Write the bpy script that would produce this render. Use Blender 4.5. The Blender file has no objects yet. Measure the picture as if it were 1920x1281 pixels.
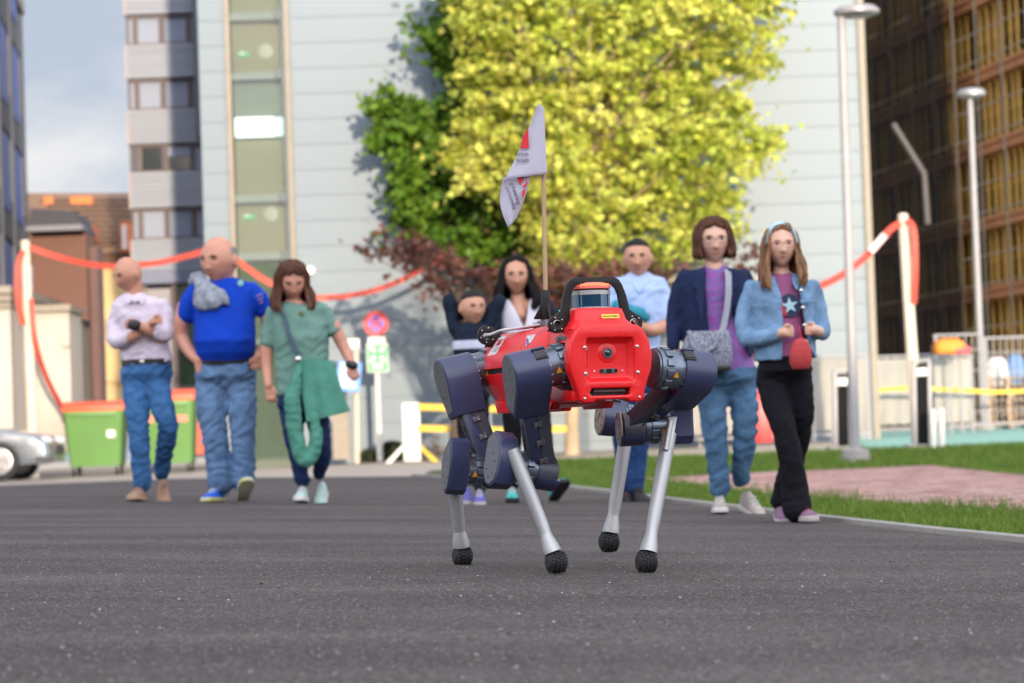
import bpy, bmesh, math, random
import numpy as np
from mathutils import Vector as V, Matrix, Euler
random.seed(7); rng = np.random.default_rng(7)
sc = bpy.context.scene; COL = sc.collection
R = math.radians
# ------------------------------------------------------------------ camera
FPX, CX, CY, HOR, ROLL, CAMZ = 5000.0, 960.0, 640.5, 835.0, R(2.0), 0.38
th = math.atan((HOR-CY)/FPX)
Fv = V((0, math.cos(th), math.sin(th))); U0 = V((0, -math.sin(th), math.cos(th))); R0 = V((1,0,0))
Rv = R0*math.cos(ROLL)-U0*math.sin(ROLL); Uv = R0*math.sin(ROLL)+U0*math.cos(ROLL)
cam = bpy.data.cameras.new('camera'); camo = bpy.data.objects.new('camera', cam); COL.objects.link(camo)
m = Matrix.Identity(4)
for i in range(3):
    m[i][0] = Rv[i]; m[i][1] = Uv[i]; m[i][2] = -Fv[i]
m[2][3] = CAMZ; camo.matrix_world = m
cam.sensor_width = 36; cam.lens = FPX*36/1920; cam.clip_start = 0.1; cam.clip_end = 2000
cam.dof.use_dof = True; cam.dof.focus_distance = 7.95; cam.dof.aperture_fstop = 5.0
sc.camera = camo
# ------------------------------------------------------------------ world, sun, exposure
SUN_EL, SUN_AZ = R(8.0), R(170)
W = bpy.data.worlds.new('World'); sc.world = W; W.use_nodes = True
nt = W.node_tree; nt.nodes.clear()
def wn(t, **k):
    n = nt.nodes.new(t)
    for a, b in k.items(): setattr(n, a, b)
    return n
out = wn('ShaderNodeOutputWorld'); bg = wn('ShaderNodeBackground'); bg.inputs[1].default_value = 0.10
sky = wn('ShaderNodeTexSky', sky_type='NISHITA', sun_disc=False, sun_elevation=SUN_EL, sun_rotation=SUN_AZ, air_density=1.0, dust_density=1.6, ozone_density=1.5)
tc = wn('ShaderNodeTexCoord'); mp = wn('ShaderNodeMapping'); mp.inputs['Scale'].default_value = (1,1,2.6)
no = wn('ShaderNodeTexNoise'); no.inputs['Scale'].default_value = 4.6; no.inputs['Detail'].default_value = 6; no.inputs['Roughness'].default_value = 0.55
cr = wn('ShaderNodeValToRGB'); cr.color_ramp.elements[0].position = .42; cr.color_ramp.elements[0].color = (5.6,6.3,7.6,1)
cr.color_ramp.elements[1].position = .60; cr.color_ramp.elements[1].color = (10.2,9.9,9.9,1)
cf = wn('ShaderNodeMath', operation='MULTIPLY'); 
mx = wn('ShaderNodeMix', data_type='RGBA'); mx.inputs[0].default_value = .90
nt.links.new(tc.outputs['Generated'], mp.inputs[0]); nt.links.new(mp.outputs[0], no.inputs['Vector'])
nt.links.new(no.outputs[0], cr.inputs[0]); nt.links.new(sky.outputs[0], mx.inputs[6]); nt.links.new(cr.outputs[0], mx.inputs[7])
# the sky brightens gently towards the low sun
dp = wn('ShaderNodeVectorMath', operation='DOT_PRODUCT'); dp.inputs[1].default_value = (math.sin(SUN_AZ)*math.cos(SUN_EL), math.cos(SUN_AZ)*math.cos(SUN_EL), math.sin(SUN_EL))
nt.links.new(tc.outputs['Generated'], dp.inputs[0])
r1 = wn('ShaderNodeMapRange'); r1.inputs[1].default_value = -1; r1.inputs[2].default_value = 1; nt.links.new(dp.outputs['Value'], r1.inputs[0])
pw = wn('ShaderNodeMath', operation='POWER'); pw.inputs[1].default_value = 1.8; nt.links.new(r1.outputs[0], pw.inputs[0])
r2 = wn('ShaderNodeMath', operation='MULTIPLY_ADD'); r2.inputs[1].default_value = 2.1; r2.inputs[2].default_value = .60; nt.links.new(pw.outputs[0], r2.inputs[0])
vs_ = wn('ShaderNodeVectorMath', operation='SCALE'); nt.links.new(mx.outputs[2], vs_.inputs[0]); nt.links.new(r2.outputs[0], vs_.inputs['Scale'])
nt.links.new(vs_.outputs[0], bg.inputs[0]); nt.links.new(bg.outputs[0], out.inputs[0])
sl = bpy.data.lights.new('sun', 'SUN'); sl.energy = 3.6; sl.angle = R(1.0); sl.color = (1.0, .83, .62)
so = bpy.data.objects.new('sun', sl); COL.objects.link(so)
SD = V((math.sin(SUN_AZ)*math.cos(SUN_EL), math.cos(SUN_AZ)*math.cos(SUN_EL), math.sin(SUN_EL)))
so.rotation_euler = SD.to_track_quat('Z','Y').to_euler(); so.location = (20,-40,30)
sc.view_settings.view_transform = 'Standard'; sc.view_settings.look = 'None'
sc.view_settings.exposure = 0.72; sc.view_settings.gamma = 1; sc.view_settings.use_curve_mapping = False
try:
    sc.cycles.use_denoising = True
    sc.cycles.max_bounces = 6; sc.cycles.transparent_max_bounces = 8; sc.cycles.caustics_reflective = False; sc.cycles.caustics_refractive = False
    sc.cycles.sample_clamp_indirect = 6
except Exception: pass
# ------------------------------------------------------------------ geometry helpers
def Uq(px, py, d):
    """world point seen at photo pixel (px,py) at distance d along Y"""
    q = Fv + Rv*((px-CX)/FPX) + Uv*((CY-py)/FPX)
    p = q*(d/q.y); return V((p.x, p.y, p.z+CAMZ))
XS = [-40,-10,-4,0,4,10,40]; YS = [-60,20,32,45,60,100,500]
ZT = [[.14,.14,.14,0,-.14,-.14,-.14],[.14,.14,.14,0,-.14,-.14,-.14],[.09,.09,.12,.02,-.04,-.02,-.02],[.08,.08,.11,.13,.16,.18,.18],
      [.08,.10,.16,.33,.38,.38,.38],[.08,.13,.18,.38,.48,.48,.48],[.08,.13,.18,.38,.48,.48,.48]]
def gz(x, y):
    def loc(a, v):
        v = min(max(v, a[0]), a[-1]-1e-6)
        for i in range(len(a)-1):
            if v < a[i+1]: return i, (v-a[i])/(a[i+1]-a[i])
    i, t = loc(XS, x); j, s = loc(YS, y)
    a = ZT[j][i]*(1-t)+ZT[j][i+1]*t; b = ZT[j+1][i]*(1-t)+ZT[j+1][i+1]*t
    return a*(1-s)+b*s
def G(px, py):
    """world point on the ground seen at photo pixel"""
    d = 5.0; prev = None
    q = Fv + Rv*((px-CX)/FPX) + Uv*((CY-py)/FPX)
    while d < 300:
        p = q*(d/q.y); z = p.z+CAMZ
        if z < gz(p.x, p.y): break
        d *= 1.004
    lo, hi = d/1.004, d
    for _ in range(20):
        mm = (lo+hi)/2; p = q*(mm/q.y)
        if p.z+CAMZ < gz(p.x,p.y): hi = mm
        else: lo = mm
    p = q*(hi/q.y); return V((p.x, p.y, p.z+CAMZ))
class Fr:
    def __init__(s, o, x=(1,0,0), y=(0,1,0), z=(0,0,1)): s.o=V(o); s.x=V(x); s.y=V(y); s.z=V(z)
    def __call__(s, u, v, w): return s.o + s.x*u + s.y*v + s.z*w
    def at(s, u, v, w): return Fr(s(u,v,w), s.x, s.y, s.z)
def axfr(o, z, up=(0,0,1)):
    z = V(z).normalized(); up = V(up)
    x = up.cross(z)
    if x.length < 1e-4: x = V((1,0,0)).cross(z)
    x.normalize(); y = z.cross(x); return Fr(o, x, y, z)
def topof(o):
    while o.parent: o = o.parent
    return o
class MB:
    def __init__(s): s.v=[]; s.f=[]; s.m=[]
    def add(s, vs, fs, mi=0):
        n=len(s.v); s.v += [tuple(a) for a in vs]; s.f += [tuple(i+n for i in f) for f in fs]; s.m += [mi]*len(fs); return s
    def box(s, fr, u0,u1,v0,v1,w0,w1, mi=0):
        vs=[fr(u,v,w) for w in (w0,w1) for v in (v0,v1) for u in (u0,u1)]
        return s.add(vs, [(0,2,3,1),(4,5,7,6),(0,1,5,4),(2,6,7,3),(0,4,6,2),(1,3,7,5)], mi)
    def prism(s, fr, prof, w0, w1, mi=0, scale1=1.0):
        n=len(prof); cu=sum(p[0] for p in prof)/n; cv=sum(p[1] for p in prof)/n
        vs=[fr(u,v,w0) for u,v in prof]+[fr(cu+(u-cu)*scale1,cv+(v-cv)*scale1,w1) for u,v in prof]
        return s.add(vs, [tuple(range(n))[::-1], tuple(range(n,2*n))]+[(i,(i+1)%n,n+(i+1)%n,n+i) for i in range(n)], mi)
    def lathe(s, fr, prof, n=24, mi=0, cap=True):
        vs=[fr(r*math.cos(2*math.pi*i/n), r*math.sin(2*math.pi*i/n), w) for w,r in prof for i in range(n)]
        fs=[(k*n+i,k*n+(i+1)%n,(k+1)*n+(i+1)%n,(k+1)*n+i) for k in range(len(prof)-1) for i in range(n)]
        if cap: fs += [tuple(range(n))[::-1], tuple((len(prof)-1)*n+i for i in range(n))]
        return s.add(vs, fs, mi)
    def tube(s, pts, rs, n=10, mi=0):
        pts=[V(p) for p in pts]
        if not hasattr(rs,'__len__'): rs=[rs]*len(pts)
        vs=[]; up=V((.13,.21,1)).normalized(); X=None
        for i,p in enumerate(pts):
            t=(pts[min(i+1,len(pts)-1)]-pts[max(i-1,0)]).normalized()
            X = (up.cross(t)).normalized() if X is None else (X - t*X.dot(t)).normalized()
            Y=t.cross(X)
            vs += [p+X*rs[i]*math.cos(2*math.pi*k/n)+Y*rs[i]*math.sin(2*math.pi*k/n) for k in range(n)]
        fs=[(k*n+i,k*n+(i+1)%n,(k+1)*n+(i+1)%n,(k+1)*n+i) for k in range(len(pts)-1) for i in range(n)]
        fs += [tuple(range(n))[::-1], tuple((len(pts)-1)*n+i for i in range(n))]
        return s.add(vs, fs, mi)
    def ell(s, c, rx, ry, rz, rot=None, nu=16, nv=10, fn=None, mi=0):
        c=V(c); vs=[]; rot = rot or Matrix.Identity(3)
        for j in range(nv+1):
            a=math.pi*j/nv
            for i in range(nu):
                b=2*math.pi*i/nu
                d=V((math.sin(a)*math.cos(b), math.sin(a)*math.sin(b), math.cos(a)))
                k = fn(d) if fn else 1.0
                vs.append(c+rot@V((d.x*rx*k,d.y*ry*k,d.z*rz*k)))
        fs=[(j*nu+i,(j+1)*nu+i,(j+1)*nu+(i+1)%nu,j*nu+(i+1)%nu) for j in range(nv) for i in range(nu)]
        return s.add(vs, fs, mi)
    def mesh(s, name, mats, origin=(0,0,0), bevel=0, smooth=None, seg=2):
        me=bpy.data.meshes.new(name); o=V(origin)
        me.from_pydata([V(a)-o for a in s.v], [], s.f)
        for mt in (mats if isinstance(mats,(list,tuple)) else [mats]): me.materials.append(mt)
        if any(s.m): me.polygons.foreach_set('material_index', s.m)
        bm=bmesh.new(); bm.from_mesh(me)
        bmesh.ops.remove_doubles(bm, verts=bm.verts, dist=1e-6)
        bmesh.ops.recalc_face_normals(bm, faces=bm.faces)
        if bevel:
            es=[e for e in bm.edges if len(e.link_faces)==2 and e.calc_face_angle(0)>R(28)]
            if es: bmesh.ops.bevel(bm, geom=es, offset=bevel, segments=seg, affect='EDGES', profile=.6, clamp_overlap=True)
        bm.to_mesh(me); bm.free()
        if smooth is not None:
            me.polygons.foreach_set('use_smooth',[True]*len(me.polygons)); me.set_sharp_from_angle(angle=R(smooth))
        return me
    def build(s, name, mats, parent=None, bevel=0, smooth=35, origin=None, **tags):
        og = topof(parent).location if parent else (origin if origin is not None else s.base())
        me=s.mesh(name, mats, og, bevel, smooth)
        o=bpy.data.objects.new(name, me); COL.objects.link(o)
        if parent: o.parent=parent
        else: o.location=V(og)
        for k,v in tags.items(): o[k]=v
        return o
    def base(s):
        a=np.array([tuple(v) for v in s.v]); lo=a.min(0); hi=a.max(0)
        return V(((lo[0]+hi[0])/2,(lo[1]+hi[1])/2,lo[2]))
def thing(name, label, cat, loc, group=None):
    o=bpy.data.objects.new(name,None); COL.objects.link(o); o.location=V(loc); o.empty_display_size=.2
    o['label']=label; o['category']=cat
    if group: o['group']=group
    bpy.context.view_layer.update() if False else None
    return o
def inst(name, me, parent=None, loc=(0,0,0), rot=(0,0,0), scale=(1,1,1), **tags):
    o=bpy.data.objects.new(name,me); COL.objects.link(o)
    o.location=V(loc)-(topof(parent).location if parent else V((0,0,0))); o.rotation_euler=rot; o.scale=scale
    if parent: o.parent=parent
    for k,v in tags.items(): o[k]=v
    return o
# ------------------------------------------------------------------ materials
def lin(c): return tuple(((x/255)/12.92 if x/255<=.04045 else ((x/255+.055)/1.055)**2.4) for x in c)
def mat(name, col, rough=.6, metal=0, var=.12, vscale=8, bump=0, bscale=60, spec=.5, coat=0, sheen=0, col2=None, detail=4, emit=None, estr=0, stretch=None, subs=0, isl=0, trans=0, bdist=.01):
    M=bpy.data.materials.new(name); M.use_nodes=True; t=M.node_tree; N=t.nodes; L=t.links
    b=N['Principled BSDF']; c=tuple(col)+(1,)
    b.inputs['Roughness'].default_value=rough; b.inputs['Metallic'].default_value=metal; b.inputs['Specular IOR Level'].default_value=spec
    if coat: b.inputs['Coat Weight'].default_value=coat; b.inputs['Coat Roughness'].default_value=.08
    if sheen: b.inputs['Sheen Weight'].default_value=sheen
    if subs: b.inputs['Subsurface Weight'].default_value=subs; b.inputs['Subsurface Scale'].default_value=.02; b.inputs['Subsurface Radius'].default_value=(1,.4,.25)
    tcn=N.new('ShaderNodeTexCoord'); mpn=N.new('ShaderNodeMapping'); L.new(tcn.outputs['Object'], mpn.inputs[0])
    if stretch: mpn.inputs['Scale'].default_value=stretch
    nz=N.new('ShaderNodeTexNoise'); nz.inputs['Scale'].default_value=vscale; nz.inputs['Detail'].default_value=detail; nz.inputs['Roughness'].default_value=.6
    L.new(mpn.outputs[0], nz.inputs['Vector'])
    rp=N.new('ShaderNodeValToRGB'); rp.color_ramp.elements[0].position=.3; rp.color_ramp.elements[1].position=.7
    c2=tuple(col2)+(1,) if col2 else tuple(min(1,x*(1+var)) for x in col)+(1,)
    c1=tuple(col)+(1,) if col2 else tuple(x*(1-var) for x in col)+(1,)
    rp.color_ramp.elements[0].color=c1; rp.color_ramp.elements[1].color=c2; L.new(nz.outputs[0], rp.inputs[0])
    last=rp.outputs[0]
    if isl:
        g=N.new('ShaderNodeNewGeometry'); hs=N.new('ShaderNodeHueSaturation'); ma=N.new('ShaderNodeMapRange'); ma.inputs[3].default_value=1-isl; ma.inputs[4].default_value=1+isl
        L.new(g.outputs['Random Per Island'], ma.inputs[0]); L.new(ma.outputs[0], hs.inputs['Value']); L.new(last, hs.inputs['Color'])
        ma2=N.new('ShaderNodeMapRange'); ma2.inputs[3].default_value=.5-isl*.05; ma2.inputs[4].default_value=.5+isl*.05; mt=N.new('ShaderNodeMath'); mt.operation='FRACT'; mm=N.new('ShaderNodeMath'); mm.operation='MULTIPLY'; mm.inputs[1].default_value=7.31
        L.new(g.outputs['Random Per Island'], mm.inputs[0]); L.new(mm.outputs[0], mt.inputs[0]); L.new(mt.outputs[0], ma2.inputs[0]); L.new(ma2.outputs[0], hs.inputs['Hue'])
        last=hs.outputs[0]
    L.new(last, b.inputs['Base Color'])
    mr=N.new('ShaderNodeMapRange'); mr.inputs[3].default_value=max(0,rough-.08); mr.inputs[4].default_value=min(1,rough+.08); L.new(nz.outputs[0], mr.inputs[0]); L.new(mr.outputs[0], b.inputs['Roughness'])
    if bump:
        bz=N.new('ShaderNodeTexNoise'); bz.inputs['Scale'].default_value=bscale; bz.inputs['Detail'].default_value=3; L.new(mpn.outputs[0], bz.inputs['Vector'])
        bp=N.new('ShaderNodeBump'); bp.inputs['Strength'].default_value=min(1,bump); bp.inputs['Distance'].default_value=bdist; L.new(bz.outputs[0], bp.inputs['Height']); L.new(bp.outputs[0], b.inputs['Normal'])
    if emit: b.inputs['Emission Color'].default_value=tuple(emit)+(1,); b.inputs['Emission Strength'].default_value=estr
    if trans:
        tr=N.new('ShaderNodeBsdfTranslucent'); ms=N.new('ShaderNodeMixShader'); ms.inputs[0].default_value=trans
        L.new(last, tr.inputs[0]); L.new(b.outputs[0], ms.inputs[1]); L.new(tr.outputs[0], ms.inputs[2]); L.new(ms.outputs[0], N['Material Output'].inputs[0])
    return M
def text_mesh(s, size, name, mt, ext=.0006):
    cu=bpy.data.curves.new(name,'FONT'); cu.body=s; cu.size=size; cu.extrude=ext; cu.align_x='CENTER'; cu.align_y='CENTER'; cu.resolution_u=3
    o=bpy.data.objects.new(name,cu); COL.objects.link(o); dg=bpy.context.evaluated_depsgraph_get(); dg.update()
    me=bpy.data.meshes.new_from_object(o.evaluated_get(dg)); bpy.data.objects.remove(o); me.materials.clear(); me.materials.append(mt); return me
def put_text(s, size, name, mt, parent, fr, mirror=False, **tags):
    me=text_mesh(s,size,name,mt)
    M=Matrix(((fr.x[0]*(-1 if mirror else 1),fr.y[0],fr.z[0],fr.o[0]),(fr.x[1]*(-1 if mirror else 1),fr.y[1],fr.z[1],fr.o[1]),(fr.x[2]*(-1 if mirror else 1),fr.y[2],fr.z[2],fr.o[2]),(0,0,0,1)))
    me.transform(M); me.transform(Matrix.Translation(-topof(parent).location))
    o=bpy.data.objects.new(name,me); COL.objects.link(o); o.parent=parent
    for k,v in tags.items(): o[k]=v
    return o
def rect(x0,y0,x1,y1): return [(x0,y0),(x1,y0),(x1,y1),(x0,y1)]
def rrect(hw,hh,r,n=4,cx=0,cy=0):
    o=[]
    for (sx,sy,a0) in ((1,1,0),(-1,1,90),(-1,-1,180),(1,-1,270)):
        for k in range(n+1):
            a=R(a0+90*k/n); o.append((cx+sx*(hw-r)+r*math.cos(a), cy+sy*(hh-r)+r*math.sin(a)))
    return o
def plate(name, outline, holes, fr, w0, w1, mt, parent, bevel=0, **tags):
    """extruded outline with holes"""
    cu=bpy.data.curves.new(name,'CURVE'); cu.dimensions='2D'; cu.fill_mode='BOTH'
    for pts in [outline]+holes:
        sp=cu.splines.new('POLY'); sp.points.add(len(pts)-1); sp.use_cyclic_u=True
        for i,(u,v) in enumerate(pts): sp.points[i].co=(u,v,0,1)
    cu.extrude=(w1-w0)/2-bevel; cu.bevel_depth=bevel; cu.bevel_resolution=2; cu.offset=-bevel
    o=bpy.data.objects.new(name,cu); COL.objects.link(o); dg=bpy.context.evaluated_depsgraph_get(); dg.update()
    me=bpy.data.meshes.new_from_object(o.evaluated_get(dg)); bpy.data.objects.remove(o); me.materials.clear(); me.materials.append(mt)
    c=fr.o+fr.z*((w0+w1)/2)
    M=Matrix(((fr.x[0],fr.y[0],fr.z[0],c[0]),(fr.x[1],fr.y[1],fr.z[1],c[1]),(fr.x[2],fr.y[2],fr.z[2],c[2]),(0,0,0,1)))
    me.transform(M); og=topof(parent).location; me.transform(Matrix.Translation(-og))
    bm=bmesh.new(); bm.from_mesh(me); bmesh.ops.remove_doubles(bm,verts=bm.verts,dist=1e-5); bmesh.ops.recalc_face_normals(bm,faces=bm.faces); bm.to_mesh(me); bm.free()
    me.polygons.foreach_set('use_smooth',[True]*len(me.polygons)); me.set_sharp_from_angle(angle=R(35))
    o=bpy.data.objects.new(name,me); COL.objects.link(o); o.parent=parent
    for k,v in tags.items(): o[k]=v
    return o
# ------------------------------------------------------------------ ground and its surfaces
M_asph=mat('asphalt',(.076,.069,.070),.75,var=.16,vscale=1.3,detail=8,bump=1,bscale=110,spec=.35)
def asphalt_extra():
    t=M_asph.node_tree; N=t.nodes; L=t.links; b=N['Principled BSDF']; base=b.inputs['Base Color'].links[0].from_socket
    tc=N['Texture Coordinate']
    vo=N.new('ShaderNodeTexVoronoi'); vo.inputs['Scale'].default_value=130; L.new(tc.outputs['Object'],vo.inputs['Vector'])
    sp=N.new('ShaderNodeSeparateColor'); L.new(vo.outputs['Color'],sp.inputs[0])
    rp=N.new('ShaderNodeValToRGB'); e=rp.color_ramp.elements; e[0].position=0; e[0].color=(.35,.34,.35,1); e[1].position=1; e[1].color=(3.2,3.0,2.9,1)
    a=e.new(.6); a.color=(1.0,.98,1.0,1); a=e.new(.93); a.color=(1.45,1.25,1.15,1)
    L.new(sp.outputs[0],rp.inputs[0])
    mu=N.new('ShaderNodeMix'); mu.data_type='RGBA'; mu.blend_type='MULTIPLY'; mu.inputs[0].default_value=1
    L.new(base,mu.inputs[6]); L.new(rp.outputs[0],mu.inputs[7])
    n2=N.new('ShaderNodeTexNoise'); n2.inputs['Scale'].default_value=1.1; n2.inputs['Detail'].default_value=5; mp=N.new('ShaderNodeMapping'); mp.inputs['Scale'].default_value=(.5,1.6,1); L.new(tc.outputs['Object'],mp.inputs[0]); L.new(mp.outputs[0],n2.inputs['Vector'])
    r2=N.new('ShaderNodeValToRGB'); r2.color_ramp.elements[0].position=.35; r2.color_ramp.elements[0].color=(.70,.67,.68,1); r2.color_ramp.elements[1].position=.68; r2.color_ramp.elements[1].color=(1.26,1.22,1.20,1); L.new(n2.outputs[0],r2.inputs[0])
    m2=N.new('ShaderNodeMix'); m2.data_type='RGBA'; m2.blend_type='MULTIPLY'; m2.inputs[0].default_value=1; L.new(mu.outputs[2],m2.inputs[6]); L.new(r2.outputs[0],m2.inputs[7]); L.new(m2.outputs[2],b.inputs['Base Color'])
asphalt_extra()
M_pave=mat('pale_paving',(.40,.34,.28),.85,var=.15,vscale=.8,bump=.3,bscale=20)
M_conc=mat('concrete',(.30,.28,.26),.85,var=.15,vscale=3,bump=.4,bscale=40)
M_soil=mat('soil',(.05,.07,.02),.95,var=.3,vscale=5)
M_court=mat('teal_court',(.22,.42,.36),.8,var=.08,vscale=1)
def sheet(name, rows, dz, mt, kind='structure', nx=10):
    """rows: list of (xl,yl,xr,yr) lines; tessellated on the ground"""
    vs=[];fs=[]
    for (a,b,c,d) in rows:
        for i in range(nx+1):
            t=i/nx; x=a+(c-a)*t; y=b+(d-b)*t; vs.append((x,y,gz(x,y)+dz))
    for j in range(len(rows)-1):
        for i in range(nx): k=j*(nx+1)+i; fs.append((k,k+1,k+nx+2,k+nx+1))
    mb=MB(); mb.add(vs,fs); o=mb.build(name,mt,smooth=60,origin=(0,0,0)); o['kind']=kind; return o
def dens(poly, n=3):
    o=[]
    for a,b in zip(poly[:-1],poly[1:]):
        for k in range(n): t=k/n; o.append(tuple(a[i]*(1-t)+b[i]*t for i in range(len(a))))
    o.append(poly[-1]); return o
ys=[-60,-20,-5,0,3,6,9,12,15,18,20,22,25,28,30,32,35,38,41,45,50,55,60,70,85,100,150,250,500]
sheet('ground',[(-250,y,250,y) for y in ys],-.02,M_pave,nx=160)
KP=[(1920,1018),(1750,1001),(1526,975),(1400,959),(1260,942),(1150,926),(1058,915)]
kw=[G(*p) for p in KP]; d0=(kw[0]-kw[1]); kerb=[kw[0]+d0*4.5]+kw
dl=(kw[-1]-kw[-2]).normalized(); kerb += [kw[-1]+dl*3.5+V((-.05,0,0)), kw[-1]+dl*9+V((-.5,0,0))]
kerb=[(p.x,p.y) for p in kerb]
def kx(y):
    for (a,b),(c,d) in zip(kerb[:-1],kerb[1:]):
        if b<=y<=d: return a+(c-a)*(y-b)/(d-b)
    return kerb[0][0] if y<kerb[0][1] else kerb[-1][0]
RB=G(400,893).y; RE=kerb[-1][1]
rows=[(-60,-50,kerb[0][0],-50),(-60,0,kerb[0][0],0)]+[(-60,y,kx(y),y) for y in (kerb[0][1],7,8,9,10,11,12,13,14,16,18,20,22,24,26,28,30,32)]+[(-60,RB-.5,kx(34),RE)]
sheet('road',rows,.000,M_asph,nx=60)
# kerb: flush concrete edging stones
ker=MB(); n=0
kk=dens([(x,y) for x,y in kerb],6)
kpar=MB().box(Fr((0,0,0)),-.5,.5,-.032,.032,-.1,.0).mesh('kerb_stone',M_conc,bevel=.004)
L=0; pts=[V((x,y,0)) for x,y in kerb]
kroot=thing('kerb','thin concrete edging between the asphalt and the near grass strip','kerb',(pts[1].x,pts[1].y,gz(pts[1].x,pts[1].y)))
for a,b in zip(pts[:-1],pts[1:]):
    nseg=max(1,round((b-a).length/1.0))
    for k in range(nseg):
        p=a.lerp(b,(k+.5)/nseg); dv=(b-a)/nseg; q0=a.lerp(b,k/nseg); q1=a.lerp(b,(k+1)/nseg)
        if p.y<4: continue
        z0=gz(q0.x,q0.y); z1=gz(q1.x,q1.y); vv=V((dv.x,dv.y,z1-z0)); eu=vv.to_track_quat('X','Z').to_euler()
        inst('kerb_stone',kpar,kroot,(p.x+.05,p.y,(z0+z1)/2+.022),eu,((vv.length-.006),1,1))
# grass soil, brick path
PN=[(1180,903),(1320,915),(1452,934),(1700,953),(1920,968)]; PF=[(1180,900),(1320,893),(1452,886),(1700,876),(1920,867)]
pn=[G(*p) for p in PN]; pf=[G(*p) for p in PF]
ex=pn[-1]+(pn[-1]-pn[-2])*6; pn.append(V((ex.x,ex.y,0))); ex=pf[-1]+(pf[-1]-pf[-2])*4; pf.append(V((ex.x,ex.y,0)))
gend=[G(1040,857),G(1300,853),G(1521,850),G(1920,852)]
GY=sum(p.y for p in gend)/4
rows=[(kx(y)+.1,y,16,y) for y in (3,5,7,9,11,13,15,17,19,21,23,25,27,29,31,33,36)]+[(kx(38)+.1,GY-4,16,GY-4),(.9,GY,16,GY)]
sheet('verge_soil',rows,-.010,M_soil,nx=24)
M_brick=mat('brick_paver',(.34,.17,.15),.85,var=.35,vscale=2.2,bump=.3,bscale=60,isl=.35,col2=(.44,.30,.27))
M_joint=mat('joint_sand',(.13,.11,.095),.95)
sheet('brick_path',[(a.x,a.y,b.x,b.y) for a,b in zip(pn,pf)],-.004,M_joint,nx=12)
path=bpy.data.objects['brick_path']
def inpath(x,y):
    def yy(pl):
        for a,b in zip(pl[:-1],pl[1:]):
            if a.x<=x<=b.x: return a.y+(b.y-a.y)*(x-a.x)/(b.x-a.x+1e-9)
        return None
    a=yy(pn); b=yy(pf); return a is not None and b is not None and a<y<b
bricks=[]; th0=R(28); c0,s0=math.cos(th0),math.sin(th0)
for i in range(-100,140):
    for j in range(-60,420):
        u=(i+(.5 if j%2 else 0))*.24; v=j*.12
        x=c0*u-s0*v+2; y=s0*u+c0*v+10
        if x<11 and inpath(x,y): bricks.append((x,y))
bricks.sort(key=lambda p:p[1])
bme=MB().box(Fr((0,0,0)),-.115,.115,-.055,.055,-.05,0).mesh('brick',M_brick,bevel=.004)
for (x,y) in bricks[:300]:
    inst('brick',bme,path,(x,y,gz(x,y)+.014+random.uniform(-.002,.002)),(random.uniform(-.01,.01),random.uniform(-.01,.01),th0))
mb=MB()
for (x,y) in bricks[300:]:
    fr=Fr((x,y,gz(x,y)+.013+random.uniform(-.002,.002)),(c0,s0,0),(-s0,c0,0))
    mb.add([fr(a,b,w) for (a,b,w) in ((-.115,-.055,-.03),(.115,-.055,-.03),(.115,.055,-.03),(-.115,.055,-.03),(-.11,-.05,0),(.11,-.05,0),(.11,.05,0),(-.11,.05,0))],[(4,5,6,7),(0,1,5,4),(1,2,6,5),(2,3,7,6),(3,0,4,7)])
mb.build('paving_bricks',M_brick,path,smooth=None,kind='stuff')
# teal court and concrete apron in the right background
cp=[G(1640,846),G(1700,846),G(1960,846)]
sheet('sports_court',[(G(1640,845).x,G(1640,845).y,18,G(1640,845).y),(G(1690,822).x,62,18,62)],.006,M_court,nx=10)
# grass blades
M_grass=mat('grass_blade',(.085,.18,.022),.6,col2=(.20,.27,.045),vscale=2.2,isl=.35,trans=.35,spec=.3)
def blades(name, n, region, hmin, hmax, w, tall=None, label=None):
    vs=np.empty((n*5,3)); k=0
    P=[]
    while len(P)<n:
        x,y=region()
        P.append((x,y))
    P=np.array(P); z=np.array([gz(a,b)-.01 for a,b in P])
    h=rng.uniform(hmin,hmax,n)*(0.7+.6*np.abs(np.sin(P[:,0]*3.1+P[:,1]*1.7)))
    if tall is not None: h*=np.array([tall(a,b) for a,b in P])
    an=rng.uniform(0,2*np.pi,n); ln=rng.uniform(.05,.7,n)*h; la=rng.uniform(0,2*np.pi,n)
    dx=np.cos(an)*w/2; dy=np.sin(an)*w/2; bx=np.cos(la)*ln; by=np.sin(la)*ln
    vs[0::5]=np.c_[P[:,0]-dx,P[:,1]-dy,z]; vs[1::5]=np.c_[P[:,0]+dx,P[:,1]+dy,z]
    vs[2::5]=np.c_[P[:,0]+dx*.7+bx*.35,P[:,1]+dy*.7+by*.35,z+h*.6]; vs[3::5]=np.c_[P[:,0]-dx*.7+bx*.35,P[:,1]-dy*.7+by*.35,z+h*.6]
    vs[4::5]=np.c_[P[:,0]+bx,P[:,1]+by,z+h*.97]
    b=np.arange(n)*5; f=np.empty((n*2,4),int)
    me=bpy.data.meshes.new(name); me.vertices.add(n*5); me.vertices.foreach_set('co',vs.ravel())
    loops=np.empty((n,7),int); loops[:,0:4]=np.c_[b,b+1,b+2,b+3]; loops[:,4:7]=np.c_[b+3,b+2,b+4]
    me.loops.add(n*7); me.loops.foreach_set('vertex_index',loops.ravel())
    me.polygons.add(n*2); st=np.empty((n,2),int); st[:,0]=np.arange(n)*7; st[:,1]=np.arange(n)*7+4; me.polygons.foreach_set('loop_start',st.ravel())
    me.materials.append(M_grass); me.update(); me.validate()
    o=bpy.data.objects.new(name,me); COL.objects.link(o); o['kind']='stuff'; o['label']=label; o['category']='grass'
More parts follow.
